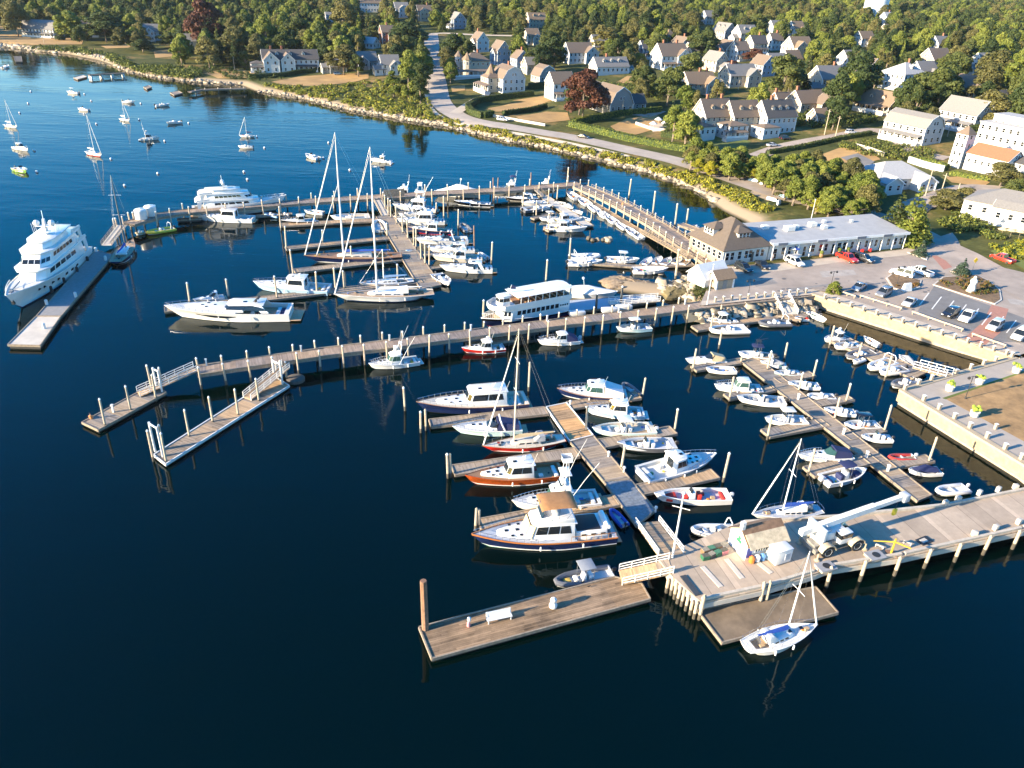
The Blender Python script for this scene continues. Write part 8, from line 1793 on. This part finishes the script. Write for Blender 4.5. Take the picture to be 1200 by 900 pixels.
hedge([(292,92),(330,90),(352,86),(395,80)],2.4,2.0,'dark','dark hedge below the white shore mansion',9);hedge([(1068,190),(1090,194),(1110,200)],2.2,2.0,'lime','bright hedge on the terrace wall left of the church',10);hedge([(1116,205),(1135,209),(1158,212)],1.6,1.3,'lime','bright hedge along the churchyard',11);hedge([(690,108),(712,112),(735,118)],4,2.6,'lime','rounded bank of hedge below the long white house',12);hedge([(620,104),(645,102)],3,2.6,'dark','dark hedge beside the grey gambrel barn house',13)
for i,(x,y)in enumerate(((787,146),(779,150),(792,140),(771,146),(765,151))):
 p=T(x,y);t=thing('parasol',p,0,'white parasol on the terrace between the hedge and the inn','parasol','white parasols on the terrace');m=MB();m.tube([(0,0,0),(0,0,2.4)],.05,5);m.build('pole',CAPW,t);m=MB();m.lathe([(1.8,2.0),(.8,2.7),(.02,3.1)],(0,0,0),8);m.build('canopy',WHITEC,t,smooth=0)
def dry_wall(px,h,label,mat=None,w=.5):
 P_=[T(*p)for p in px];o=P_[0];m=MB();rings=[]
 q=along([(p.x,p.y)for p in P_],2.5,0)
 for a,b,c in q:g_=gz(a,b)-o.z;nx,ny=-math.sin(c)*w/2,math.cos(c)*w/2;x,y=a-o.x,b-o.y;rings.append([(x-nx,y-ny,g_-.5),(x-nx,y-ny,g_+h),(x+nx,y+ny,g_+h),(x+nx,y+ny,g_-.5)])
 m.loft(rings);tag(m.build('garden_wall',mat or GRANITE,None,o,smooth=0),label,'wall')
dry_wall([(745,146),(765,153),(785,155)],1.2,'white low wall below the parasol terrace',CONCL);dry_wall([(578,137),(600,141),(640,148)],1.0,'pale low stone wall along the shore road below the oval lawn',CONCL);dry_wall([(1064,190),(1085,197),(1113,203)],2.0,'white retaining wall left of the church',CAPW);dry_wall([(1002,173),(1020,178),(1036,184)],1.6,'pale board fence behind the street parking',CONCL,.2)
def rocks(name,band,n,smin,smax,label,seed,dark=.25):
 rng=np.random.default_rng(seed);V,Fc,mi=[],[],[];k=0
 base=[(-1,-.8,0),(1,-1,0),(1.1,.9,0),(-.9,1,0),(-.7,-.6,.9),(.7,-.8,1),(.6,.7,.8),(-.6,.6,1.1)];fs_=[(4,5,6,7),(0,1,5,4),(1,2,6,5),(2,3,7,6),(3,0,4,7)]
 while k<n:
  if band is None:
   t=rng.uniform(0,1);u=rng.uniform(1.5,4.6);a_,b_=G(812,358,0),G(949,343.5,0);a_,b_=G(812,358,ZQ),G(949,343.5,ZQ);q=a_.lerp(b_,t);nn_=Vector((b_.y-a_.y,a_.x-b_.x,0)).normalized();p=Vector((q.x+nn_.x*u,q.y+nn_.y*u,1.9-(u-1.5)*.68))
  else:
   x=rng.uniform(min(p[0]for p in band),max(p[0]for p in band));y=rng.uniform(min(p[1]for p in band),max(p[1]for p in band))
   if not inpoly(x,y,band):continue
   p=T(x,y)
  p=p if p.z>-.2 else Vector((p.x,p.y,-.2));s=smin*.7+(smax*1.35-smin*.7)*rng.uniform(0,1)**3;a=rng.uniform(0,6.3);st=rng.uniform(.6,1.4)
  for v in base:vx,vy,vz=[c+rng.uniform(-.22,.22)for c in v];V.append((p.x+s*(vx*math.cos(a)*st-vy*math.sin(a)),p.y+s*(vx*math.sin(a)*st+vy*math.cos(a)),p.z-.25*s+s*.75*vz))
  for f in fs_:Fc.append([i+k*8 for i in f]);mi.append(1 if(p.z<.35 and rng.uniform()<.8)or rng.uniform()<dark*.3 else int(rng.uniform()<.3)*2)
  k+=1
 o=np_obj(name,np.array(V),np.array(Fc),[M('shore_rock',(.33,.27,.19),.9,var=.3,scale=.8),M('shore_rock_dark',(.10,.085,.06),.9,var=.3),M('shore_rock_pale',(.42,.36,.28),.9,var=.2)],mi=np.array(mi));tag(o,label,None,None,'stuff')
def bandof(line,up,dn):return[(x,y-up)for x,y in line]+[(x,y+dn)for x,y in reversed(line)]
rocks('shore_rocks',bandof([(300,106),(327,111),(357,116),(405,127),(450,135),(490,142),(520,146),(550,153),(597,164),(632,170),(675,180),(712,189),(750,198),(780,208),(812,220),(840,236)],2.5,2),1400,.35,.85,'pale boulders along the bay shore',1)
rocks('shore_rocks',bandof([(0,53),(40,58),(60,60),(80,60),(115,66),(133,74),(147,81)],2.5,1.5),500,.5,1.2,'pale boulders along the far left shore',2);rocks('shore_rocks',bandof([(150,84),(187,91),(225,95),(282,99)],2,2),220,.4,1.0,'boulders below the left shore lawns',3)
rocks('riprap',None,520,.35,.8,'dark and pale riprap under the pier root',4,.9);rocks('riprap',[(770,330),(790,326),(812,322),(820,340),(815,352),(780,346)],120,.35,.9,'mossy boulders beside the boat tent',5,.9)
for i,(px,lab,hh)in enumerate((([(702,330),(716,325),(738,327),(752,333),(775,336),(770,344),(740,341),(712,340)],'long low tan rock ledge beside the ferry float',1.3),([(770,342),(800,338),(812,334),(806,350),(780,352)],'tan mossy rock slope beside the boat tent',1.8))):
 w=[G(x,y,0)for x,y in px];c=sum(w,Vector())/len(w);rings=[];rg=random.Random(i)
 w=[w[j//5].lerp(w[(j//5+1)%len(w)],j%5/5)for j in range(len(w)*5)]
 for k in range(11):
  t=k/10;s=1.06-.85*t**2;z=-1+(hh+1)*math.sin(t*math.pi/2)**.8;rings.append([(c.x+(p.x-c.x)*s+rg.uniform(-.45,.45),c.y+(p.y-c.y)*s+rg.uniform(-.3,.3),z*(1+rg.uniform(-.16,.12)))for p in w])
 m=MB();m.loft(rings);o=m.build('rock_ledge',M('ledge_rock'+str(i),((.23,.17,.11),(.15,.12,.055))[i],.9,var=.4,scale=1.6,bump=.8),smooth=50);tag(o,lab,'rock')
p=G(705,281,0);rg=random.Random(3)
o=thing('rock_islet',(p.x,p.y,0),0,'small islet of pale boulders in open water near the dinghy float','rock')
for i in range(10):
 m=MB();s=rg.uniform(.5,.95);a=rg.uniform(-3.6,3.6);b=rg.uniform(-1.2,1.2);n=7;rings=[[(a+s*k_*math.cos(2*math.pi*k/n)*rg.uniform(.8,1.2),b+s*k_*math.sin(2*math.pi*k/n)*rg.uniform(.8,1.2),z)for k in range(n)]for z,k_ in((-.8,1.1),(0,1.15),(.45*s,.95),(.9*s,.45))]
 m.loft(rings);m.build('boulder',M('shore_rock' if i%2 else 'shore_rock_dark',(.5,.43,.33),.9,var=.3,scale=.8),o,smooth=0)
_,_x=pier([(146,85.5),(125,86.5),(104,88)],1.9,2.4,'white private jetty on the far left shore')
for q in along(_x,5.5,0,1):
 m=MB();m.box(-.35,-1.5,-1,.35,1.5,1.75);tag(m.build('jetty_pier',CAPW,None,(q[0],q[1],0),q[2]),'white concrete support of the far private jetty','support','supports of the far private jetty')
dock([(86,91),(91,93),(102,90),(97,88)],.6,'small float at the end of the white private jetty',CONCL,None,k=1);dock([(168,102),(172,104.5),(178,102),(174,100)],.6,'small dark float near the left shore',WOODG,None,k=1);_,_y=pier([(288,103.5),(262,104),(236,105),(222,107.5)],1.7,2.2,'timber private jetty below the mansion shore')
for q in along(_y,6,0,1):piling(q[0],q[1],2.4,.25,'dark piling of the mansion jetty','pilings of the mansion jetty',cap=False)
dock([(199,108.5),(204,111.5),(214,109),(209,106.5)],.6,'float at the end of the mansion jetty',WOODG,None,k=1);dock([(16,66),(18,72),(26,72),(25,66)],.9,'little dark float off the far left shore',BEAMD,None,k=1)
for i,(x,y)in enumerate(((882,213),(893,216),(905,236),(912,240),(918,232),(870,205))):
 p=T(x,y);m=MB();h_=Hull(3.6,1.2,.4,.55);rings=[h_.ring(t)for t in(0,.2,.5,.75,.92,1)];m.loft(rings,0,False);o=m.build('beached_dinghy',WHITEC if i%2 else LBLUE,None,(p.x,p.y,p.z+.75),random.uniform(0,6));o.rotation_euler.x=R(180);tag(o,'upturned pale dinghy lying on the sandy beach','dinghy','dinghies on the beach');k=MB();k.box(-1.5,-.04,-.45,1.3,.04,-.3);k.build('keel',TEAK,o)
hz=MB();hz.box(-5000,-400,-4,5000,6400,66);HZ=bpy.data.materials.new('haze_air');HZ.use_nodes=True;n=HZ.node_tree;n.nodes.clear();out=n.nodes.new('ShaderNodeOutputMaterial');vol=n.nodes.new('ShaderNodeVolumePrincipled');vol.inputs['Color'].default_value=(.72,.82,.95,1);vol.inputs['Density'].default_value=.00003;vol.inputs['Anisotropy'].default_value=.2;n.links.new(vol.outputs[0],out.inputs['Volume'])
USE_HAZE=True
if USE_HAZE:tag(hz.build('haze',HZ,smooth=0),kind='stuff')
b_down((488,473),(617,463),1.6,'long navy hulled motor yacht at the outermost south finger','n',ns=2,deck=CREAM,br=3.6,house_t=(.2,.56),trunk=.84,hatch=2)
b_express((530,500),(611,497),1.2,'white express cruiser with an aqua tint beside the blue motor yacht finger','a',canvas=NAVYC,arch=True,hard=False)
b_sail((565,523),(661,511),1.1,'bright red hulled sailboat with a cream deck',385,.62,'r',deck=CREAM,trunkm=CREAM,cover=CREAMC,stripe=WHITE,bottom=BOOTR,mastm=CREAM,canvas=GREYC,aft=.12)
b_down((545,559),(659,547),1.3,'varnished mahogany cabin cruiser with a cream cabin','m',ns=2,deck=TEAK,stripe=WHITE,bottom=BOOTR,br=3.5,house_t=(.32,.6),trunk=.86,rail=False,canvas=None,rub=MAHOG)
b_fly((600,586),(702,577),1.5,'white sportfishing boat with a tall tower and outriggers',group=G_S,tower=True,outr=True,radar=False,glass=TGLASS,ns=2,house_t=(.34,.6),name='sportfishing_boat')
_o,_L,_B,_h,_z=b_fly((553,628),(718,612),1.7,'navy hulled trawler yacht with a tan bimini and cream windscreen cover','n',group=G_S,bimini=TANC,radar=False,front_canvas=CREAMC,stripe=WHITE,bottom=BOOTG,deck=GREYW,rub=TEAK,name='trawler_yacht',br=3.45,house_t=(.3,.62),trunk=.84)
m=MB();x0,x1=_h.x(.06),_h.x(.29);w_=_B*.36;m.loft([[(x0,-w_,_h.fs-.3),(x1,-w_,_h.fs-.3),(x1,w_,_h.fs-.3),(x0,w_,_h.fs-.3)],[(x0+.2,-w_*.92,_h.fs+.85),(x1,-w_*.92,_h.fs+.85),(x1,w_*.92,_h.fs+.85),(x0+.2,w_*.92,_h.fs+.85)]]);m.build('aft_cabin',WHITE,_o,bevel=.06)
m=MB();m.box(x0+.9,-w_*.8,_h.fs+.852,x1-.1,w_*.8,_h.fs+.93);m.build('aft_deck_cover',RUBBER,_o,bevel=.02)
for sg in(1,-1):
 m=MB();pl=_h.outline(.02,.34,.1,.75,6);m.tube([(p.x,sg*p.y,p.z)for p in pl],.045,5)
 for p in pl:m.tube([(p.x,sg*p.y,p.z-.75),(p.x,sg*p.y,p.z)],.025,4)
 m.build('aft_rail',TEAK,_o)
 for t_ in(.1,.17,.24):m=MB();m.slab([(_h.x(t_)-.28,sg*w_*.985,_h.fs+.3),(_h.x(t_)+.28,sg*w_*.985,_h.fs+.3),(_h.x(t_)+.28,sg*w_*.965,_h.fs+.55),(_h.x(t_)-.28,sg*w_*.965,_h.fs+.55)],.03);m.build('window',GLASS,_o,smooth=0)
m=MB();m.tube([(x0+.1,-w_*.8,_h.fs+1.0),(x0+.1,w_*.8,_h.fs+1.0)],.38,8);m.build('life_raft',WHITE,_o)
_h.rub(_o,M('varnish_orange',(.40,.14,.03),.25,coat=.5),.09,'cap_rail')
b_rib((715,596),(732,614),.5,'small dinghy with blue tubes tied to the grey walkway section',BLUEC,G_S,console=False)
b_rib((647,682),(717,669),.6,'dark inflatable with a grey canopy beside the large plank float',GREYT,G_S,canopy=GREYC,cargo=M('fuel_yellow',(.6,.4,.08),.6),br=2.7,obm=RUBBER)
b_down((653,455),(735,458),1.4,'navy hulled cabin boat farthest from the camera in the south row','n',glass=TGLASS,canvas=WHITEC,br=3.0,house_t=(.34,.6),stripe=WHITE)
b_rib((730,447),(748,462),.7,'grey covered dinghy lying at the stern of the navy cabin boat',GREYT,G_S,console=False)
b_down((686,477),(755,480),1.2,'pale blue hulled cabin boat, second in the south row','b',br=2.9,house_t=(.3,.6),stripe=WHITE,bottom=BOOTB)
b_cc((694,502),(767,499),1.1,'pale aqua hulled boat with a white hardtop and twin engines','a',G_S,top='t',ob=2,deck=CREAM,br=2.9)
b_cc((723,521),(791,519),.8,'grey open workboat with a white console','t',G_S,ob=1,deck=GREYW,br=2.9)
b_down((839,533),(753,553),1.2,'white lobster style boat with its bow pointing right','w',bottom=BOOTK,br=2.9,house_t=(.36,.56),trunk=.8,platform=False)
b_cc((766,581),(855,579),.9,'white open boat with bright red cushions','w',G_S,seats=REDC,ob=1,obm=GREYW,br=3.6,console=True,cuddy=False,floor=GREYW)
b_rib((808,621),(860,621),.5,'pale grey inflatable with a white arch behind the wharf hut',GREYT if False else WTUBE,G_S,arch=True)
b_sail((881,602),(963,594),1.1,'white sailboat with a bright blue sail cover behind the wharf hut',514,.56,'w',cover=BLUEC,stripe=WHITE,canvas=WHITEC,deck=GREYW)
b_sail((958,731),(874,755),1.1,'white sailboat with a navy sail cover moored to the brown float',646,.56,'w',cover=BLUEC,stripe=WHITE,canvas=WHITEC,br=3.1)
b_down((822,374),(863,373),.9,'white hardtop boat nearest the riprap corner piling',group=G_C,ns=1,radar=False,br=2.7,platform=False)
b_rib((830,386),(875,384),.6,'white inflatable with a console on the near side of the riprap float',WTUBE,G_C);b_rib((888,378),(925,377),.6,'dark tubed inflatable at the middle of the riprap float',GREYT,G_C,arch=True)
b_cc((931,373),(947,373),.5,'tiny white skiff with a red seat at the riprap float end','w',G_C,console=False,seats=REDC);b_cc((968,377),(945,365),.5,'white skiff pointing towards the seawall beside the stair ramp','w',G_C,console=False,br=3.4)
b_rib((936,361),(946,364),.5,'blue covered dinghy beside the wide pale ramp',BLUEC,G_C,console=False)
b_express((803,421),(850,420),.9,'cabin boat with tan canvas at the outer end of the centre float','w',G_C,hard=False,canvas=CREAMC,rail=False,seats=TANC)
b_cc((827,433),(862,433),.6,'low white bowrider beside the tan canvas boat','w',G_C,console=False,cuddy=False);b_cc((865,413),(907,416),.9,'white fishing boat with a dark towered T top','w',G_C,top='tt',topm=NAVYC,tower=True)
b_down((837,451),(893,453),1.0,'white pilothouse boat in the middle of the centre float',group=G_C,glass=TGLASS,ns=1,radar=False,br=2.9,house_t=(.3,.58))
b_cc((863,466),(920,469),.8,'broad white open fishing boat with a blue covered console','w',G_C,seats=GREYC,br=2.9);b_cc((891,424),(922,427),.7,'white boat with a dark half cover at the head of the centre float','w',G_C,canvas=GREYC)
b_cc((907,437),(938,436),.7,'pale aqua skiff on the quay side of the centre float','a',G_C);b_cc((923,449),(960,451),.7,'plain white skiff below the pale aqua one','w',G_C)
b_rib((945,463),(978,464),.6,'white inflatable with a rod rack on the quay side',WTUBE,G_C);b_cc((896,491),(945,491),.8,'white console boat with a white soft top','w',G_C,top='t',topm=WHITEC)
b_cc((965,480),(1002,483),.6,'narrow white skiff with a grey engine on the quay side','w',G_C,obm=GREYW);b_cc((989,497),(1030,496),.8,'white skiff with a dark tower over its console','w',G_C,top='tt',topm=BLACKH);b_cc((1009,512),(1045,513),.6,'white open skiff below the dark towered skiff','w',G_C)
b_express((935,533),(998,531),1.0,'white cuddy boat under a navy cockpit cover','w',G_C,hard=False,canvas=NAVYC,glass=TGLASS);b_cc((1015,551),(966,561),.8,'white console boat with navy seats and its bow pointing right','w',G_C,top='t',topm=NAVYC,seats=NAVYC,obm=GREYW)
b_rib((1040,536),(1071,535),.5,'red tubed inflatable near the end of the centre float',M('red_tube',(.42,.04,.03),.5),G_C,console=False,obm=GREYW);b_cc((1064,552),(1102,551),.6,'white skiff with a navy cover at the end of the centre float','w',G_C,canvas=NAVYC,console=False);b_rib((1096,576),(1132,571),.5,'white inflatable dinghy beside the wharf edge',WTUBE,G_C,console=False,obm=WHITE)
b_down((966,397),(993,392),.9,'small white pilothouse boat at the far end of the seawall float',group=G_E,ns=1,radar=True,br=2.3,platform=False,rail=False);b_cc((977,406),(1007,403),.7,'white console skiff second along the seawall float','w',G_E);b_rib((991,417),(1024,412),.6,'grey inflatable third along the seawall float',GREYT,G_E)
b_rib((1018,431),(1046,422),.6,'pale inflatable with a big white arch on the seawall float',WTUBE,G_E,arch=True);b_rib((1031,436),(1061,431),.6,'white inflatable beside the arched one under the seawall',WTUBE,G_E);b_cc((1012,395),(1031,404),.6,'white skiff on the wall side of the seawall float','w',G_E,console=False);b_cc((1053,417),(1073,427),.6,'grey covered skiff on the wall side near the slatted ramp','w',G_E,canvas=GREYC,console=False);b_rib((1045,451),(1075,444),.6,'grey inflatable with a dark console at the slatted ramp',GREYT,G_E);b_rib((1000,424),(1012,420),.5,'little white tender between the inflatables under the seawall',WTUBE,G_E,console=False)
b_fly((432,427),(490,419),1.0,'white sportfishing boat with a green windscreen at the long pier',group=G_N,tower=False,outr=True,radar=True,glass=TGLASS,ns=2,br=3.0,name='sportfishing_boat',house_t=(.36,.62))
b_down((541,408),(591,404),1.0,'red hulled lobster boat tied under the long pier','r',G_N,ns=2,stripe=WHITE,bottom=BOOTR,br=2.8,rail=False,platform=False);b_down((630,399),(678,395),1.0,'white cabin boat with a black windowed cockpit at the long pier',group=G_N,canvas=NAVYC,br=2.9,radar=False,ob=1);b_cc((722,384),(762,381),.9,'white console boat with a T top at the long pier','a',G_N,top='t',br=2.6)
b_tour((564,375),(661,356),1.8,'large white passenger ferry with a navy hull behind the long pier')
b_cov((724,343),(655,339),1.2,'white covered launch moored behind the ferry',group=G_N,hgt=1.3)
b_sail((391,346),(508,341),1.3,'biggest white sailboat with a varnished rail in front of the finger docks',172,.57,'w',deck=TEAKL,cover=WHITEC,stripe=NAVY,bottom=BOOTB,canvas=WHITEC,group=G_N,br=4.2,aft=.14)
b_sail((356,301),(471,298),1.3,'dark hulled classic sailboat with varnished decks and two furled jibs',155,.6,'n',deck=TEAK,cover=BLUEC,stripe=WHITE,bottom=WHITE,inner=True,group=G_N,br=4.4,trunkm=CREAM,aft=.15)
b_down((297,332),(386,336),1.3,'pale blue downeast motor yacht left of the biggest white sailboat','b',G_N,ns=1,bottom=BOOTB,br=3.3,house_t=(.3,.56));b_express((193,361),(341,361),1.8,'large grey white express yacht with a black hull window','w',G_N,dark_band=True,sport=True,br=3.9,deck=OFFW)
b_express((226,350),(262,345),1.0,'white bow of a small cruiser hidden behind the large express yacht',group=G_N,rail=False)
b_sail((421,332),(484,327),1.0,'small sailboat with pale blue covers behind the biggest white sailboat',292,.55,'w',cover=M('pale_blue_canvas',(.25,.38,.55),.8),group=G_N,jib=False);b_cc((527,334),(511,321),.6,'white skiff at the end of the cruiser walkway','w',G_N,br=2.4)
b_rib((308,250),(326,253),.5,'pale blue skiff below the upper pier',LBLUE,G_N,console=True);b_rib((328,251),(339,252),.5,'dark skiff beside the pale blue one below the upper pier',GREYT,G_N);b_down((329,259),(370,257),.9,'dark hulled pilothouse boat on the first tan finger dock','k',G_N,ns=1,br=3.1,radar=False);b_cc((356,247),(379,249),.6,'white skiff close under the upper pier','w',G_N,console=False);b_cc((387,254),(433,252),1.0,'large white centre console with a cream deck on the first finger dock','w',G_N,deck=CREAM,top='none');b_rib((443,258),(446,270),.5,'white dinghy at the head of the cruiser walkway',WTUBE,G_N,console=False);b_rib((475,294),(487,293),.5,'small pale dinghy behind the stern of the dark classic sailboat',LBLUE,G_N,console=False)
GRW='row of white cruisers on the walkway'
b_fly((460,239),(512,242),1.4,'tall white sportfisher nearest the upper pier in the cruiser row',group=GRW,outr=True,ns=2,name='sportfishing_boat',tower=True,radar=False);b_down((467,250),(508,248),1.2,'white cruiser with a brown teak cockpit, second in the cruiser row',group=GRW,deck=TEAKL);b_fly((465,256),(521,256),1.4,'white flybridge cruiser, third in the cruiser row',group=GRW,radar=False)
b_down((476,266),(530,268),1.3,'cream decked cruiser with a navy and red waterline in the cruiser row','n',GRW,stripe=REDH,deck=CREAM,ns=3);b_express((486,280),(548,279),1.2,'white express cruiser with a dark radar arch in the cruiser row',group=GRW,arch=True,hard=False);b_express((500,290),(556,290),1.2,'white hardtop express cruiser with a black stripe in the cruiser row','w',GRW,stripe=NAVY);b_down((505,299),(565,300),1.2,'cream white downeast boat, second from the near end of the cruiser row','c',GRW,deck=CREAM);b_express((515,311),(577,312),1.3,'white cruiser nearest the camera in the cruiser row',group=GRW,hard=True)
b_rib((541,262),(549,270),.5,'grey dinghy hanging off the stern of the navy waterline cruiser',GREYT,GRW,console=False);b_rib((561,296),(571,302),.5,'white dinghy at the stern of the cream white downeast boat',WTUBE,GRW,console=False)
b_fly((449,224),(489,225),1.6,'white flybridge yacht behind the brown board screen',group=G_N,ns=2);b_cov((509,219),(561,220),2.6,'large yacht under white shrink wrap beyond the upper pier',canvas=WHITEC,hgt=2.3);b_express((532,236),(575,238),1.0,'low black hulled speedboat under the upper pier','k',G_N,hard=False,rail=False,stripe=WHITE,br=3.6);b_fly((579,219),(612,219),1.5,'small white flybridge yacht with a dark bimini beyond the pier',group=G_N,bimini=NAVYC,ns=2);b_fly((622,217),(650,217),1.5,'white yacht with a wide radar wing beyond the pier',group=G_N,ns=2)
GNR='northern runabouts'
b_express((594,232),(630,231),1.0,'black hulled sport boat with cream stripe below the upper pier','k',GNR,hard=True,stripe=CREAM,rail=False);b_cc((648,242),(613,245),.8,'grey blue runabout with its bow pointing right','t',GNR);b_cc((611,238),(640,236),.8,'white runabout behind the grey blue one','w',GNR,cuddy=True);b_cc((632,256),(655,255),.7,'white open boat on the second northern finger','w',GNR,top='t');b_down((688,267),(640,264),1.1,'large white cabin boat with its rounded bow pointing right',group=GNR,ns=2,radar=False,br=2.8);b_down((682,256),(645,257),1.0,'white cabin boat just behind the largest northern cabin boat',group=GNR,ns=1,br=2.8)
for(a,b,lab)in(((663,239),(651,236),'white tender first below the pier ramp on the northern float'),((672,244),(660,240),'grey covered tender on the right side of the northern float'),((683,250),(671,246),'round white tender on the right side of the northern float'),((692,259),(680,254),'white tender nearest the end of the northern float')):b_cc(a,b,.6,lab,'w',GNR,console=False,canvas=GREYC if 'covered' in lab else None)
GDG='row of dinghies along the dock house pier'
for i,(x,y)in enumerate(((671,229),(684,236),(695,243),(706,250.5),(716,257),(728,264),(739,270.5),(746,275))):
 lab=('white dinghy at the far end of the dinghy row','white dinghy with a grey engine, second in the dinghy row','plump white inflatable, third in the dinghy row','white skiff, fourth in the dinghy row','grey lined skiff, fifth in the dinghy row','white console skiff, sixth in the dinghy row','white skiff with two seats, seventh in the dinghy row','white dinghy at the near end of the dinghy row')[i]
 if i%3==2:b_rib((x-5,y-3),(x+6,y+4),.5,lab,WTUBE,GDG,console=False)
 else:b_cc((x-6,y-3.5),(x+6,y+4),.5,lab,'w',GDG,console=i in(3,5),obm=GREYW if i%2 else None,deck=GREYW if i==4 else None)
for i,(x,y,lm_)in enumerate(((753,252,BLUEC),(763,256,NAVYC),(773,261,NAVYC),(782,264,M('maroon_tube',(.2,.02,.05),.5)),(790,268,NAVYC))):b_rib((x-5,y-2),(x+5,y+3),.5,('blue','navy','dark navy','maroon','blackish')[i]+' covered dinghy on the shore side of the dock house pier',lm_,'covered dinghies behind the dock house pier',console=False)
for i,(x,y)in enumerate(((816,266),(823,269))):b_rib((x-4,y-2),(x+4,y+2),.5,('grey water scooter at the jetty behind the dock house, farther one','grey water scooter at the jetty behind the dock house, nearer one')[i],GREYT,'water scooters behind the dock house',console=True,ob=0)
b_cc((706,306),(666,306),.9,'white launch with an arch on the ferry side of the narrow float','w',G_N,console=True);b_rib((705,299),(669,300),.6,'white inflatable with a tall arch behind the white launch',WTUBE,G_N,arch=True);b_cc((749,305),(711,303),.7,'white console boat with a T top behind the narrow float','w',G_N,top='t');b_cc((783,315),(742,315),.9,'plain white harbour launch nearest the tall lone piling','w',G_N,console=False)
for i,(x,y)in enumerate(((758,306),(770,305),(781,306),(793,305),(803,306))):b_cc((x+5,y-4),(x-4,y+3),.75,('white','pale','grey seated','cream seated','small white')[i]+' rowing dinghy in the heap on the float below the dock house','w','dinghies heaped below the dock house',console=False,ob=0,seats=(None,OFFW,GREYC,CREAMC,None)[i])
b_super((6,344),(88,287),(4.6,2.6),'three deck white superyacht alongside the long yacht float');b_super((334,227),(224,240),(4.4,3.0),'second white motor yacht beyond the upper pier',decks=3,br=4.6,fk=1.35);b_down((228,252),(297,254),1.3,'white downeast cruiser in front of the second motor yacht',group=G_N,ns=1,br=3.6,radar=False,house_t=(.28,.56),bottom=BOOTB)
b_sail((156,281),(135,306),1.1,'dark hulled sailboat with a bright blue sail cover at the yacht float',205,.58,'n',cover=BLUEC,deck=TEAKL,group=G_N,mastm=M('dark_mast',(.12,.11,.10),.5),jib=False,stripe=WHITE)
b_rib((170,272),(203,266),.7,'yellow and grey inflatable at the pier head',YELT,G_N,arch=True,cargo=GREYC);b_rib((158,273),(168,271),.6,'small tan tender beside the yellow inflatable',M('tan_tube',(.5,.38,.2),.5),G_N)
GM=G_W
b_cc((10,77),(3,79),.6,'white speedboat farthest left on the bay','w',GM);b_sail((20,148),(5,145),.9,'white sailboat at the left edge of the bay',116,.55,'w',group=GM,small=True,cover=WHITEC);b_cc((78,107),(92,108),.8,'white cruiser near the jetty float','w',GM,cuddy=True,top='t');b_cc((91,127),(104,128),.7,'white runabout below the jetty cruiser','w',GM,cuddy=True);b_cc((158,119),(144,118),.8,'white runabout behind the small stub masted sailboat','w',GM,cuddy=True);b_sail((152,140),(140,138),.9,'small white sailboat in the middle of the moorings',116,.55,'w',group=GM,small=True,cover=WHITEC);b_cc((199,122),(182,123),.7,'white runabout nearest the mansion jetty','w',GM,cuddy=True);b_cc((195,144),(212,142),.7,'low white speedboat below the mansion jetty runabout','w',GM,cuddy=True)
b_fly((187,160),(164,161),1.1,'white sportfishing boat alone on a mooring',group=GM,ns=2,name='sportfishing_boat');b_sail((119,181),(101,176),1.0,'white sailboat with a red waterline stripe on a mooring',132,.55,'w',group=GM,stripe=REDH,bottom=BOOTR,cover=WHITEC,small=True);b_down((33,175),(17,171),.8,'white cuddy cruiser at the left of the moorings',group=GM,ns=1,radar=False);b_cc((31,201),(18,196),.7,'lime green hulled boat at the left of the moorings','g',GM);b_sail((280,158),(298,158),.9,'white sailboat with dark furled sails nearest the cruiser moorings',137,.5,'w',group=GM,small=True,cover=NAVYC);b_cc((279,171),(296,171),.8,'white cruiser just below the dark sailed sailboat','w',GM,cuddy=True);b_cc((358,181),(373,185),.7,'white open boat moored beyond the big sailboat masts','w',GM);b_down((434,186),(459,188),.9,'white fishing boat with a small tower moored above the cruiser row',group=GM,ns=1)
for i,(x,y)in enumerate(((36,107),(33,121),(23,132),(99,110),(107,118),(165,121),(163,140),(221,144),(113,145),(193,165),(40,176),(43,201),(130,186),(185,203),(146,217),(286,201),(290,210),(385,167),(379,185),(410,199),(301,160),(458,192),(310,173))):buoy(x,y,'small white mooring buoy floating on the open bay','mooring buoys on the open bay')
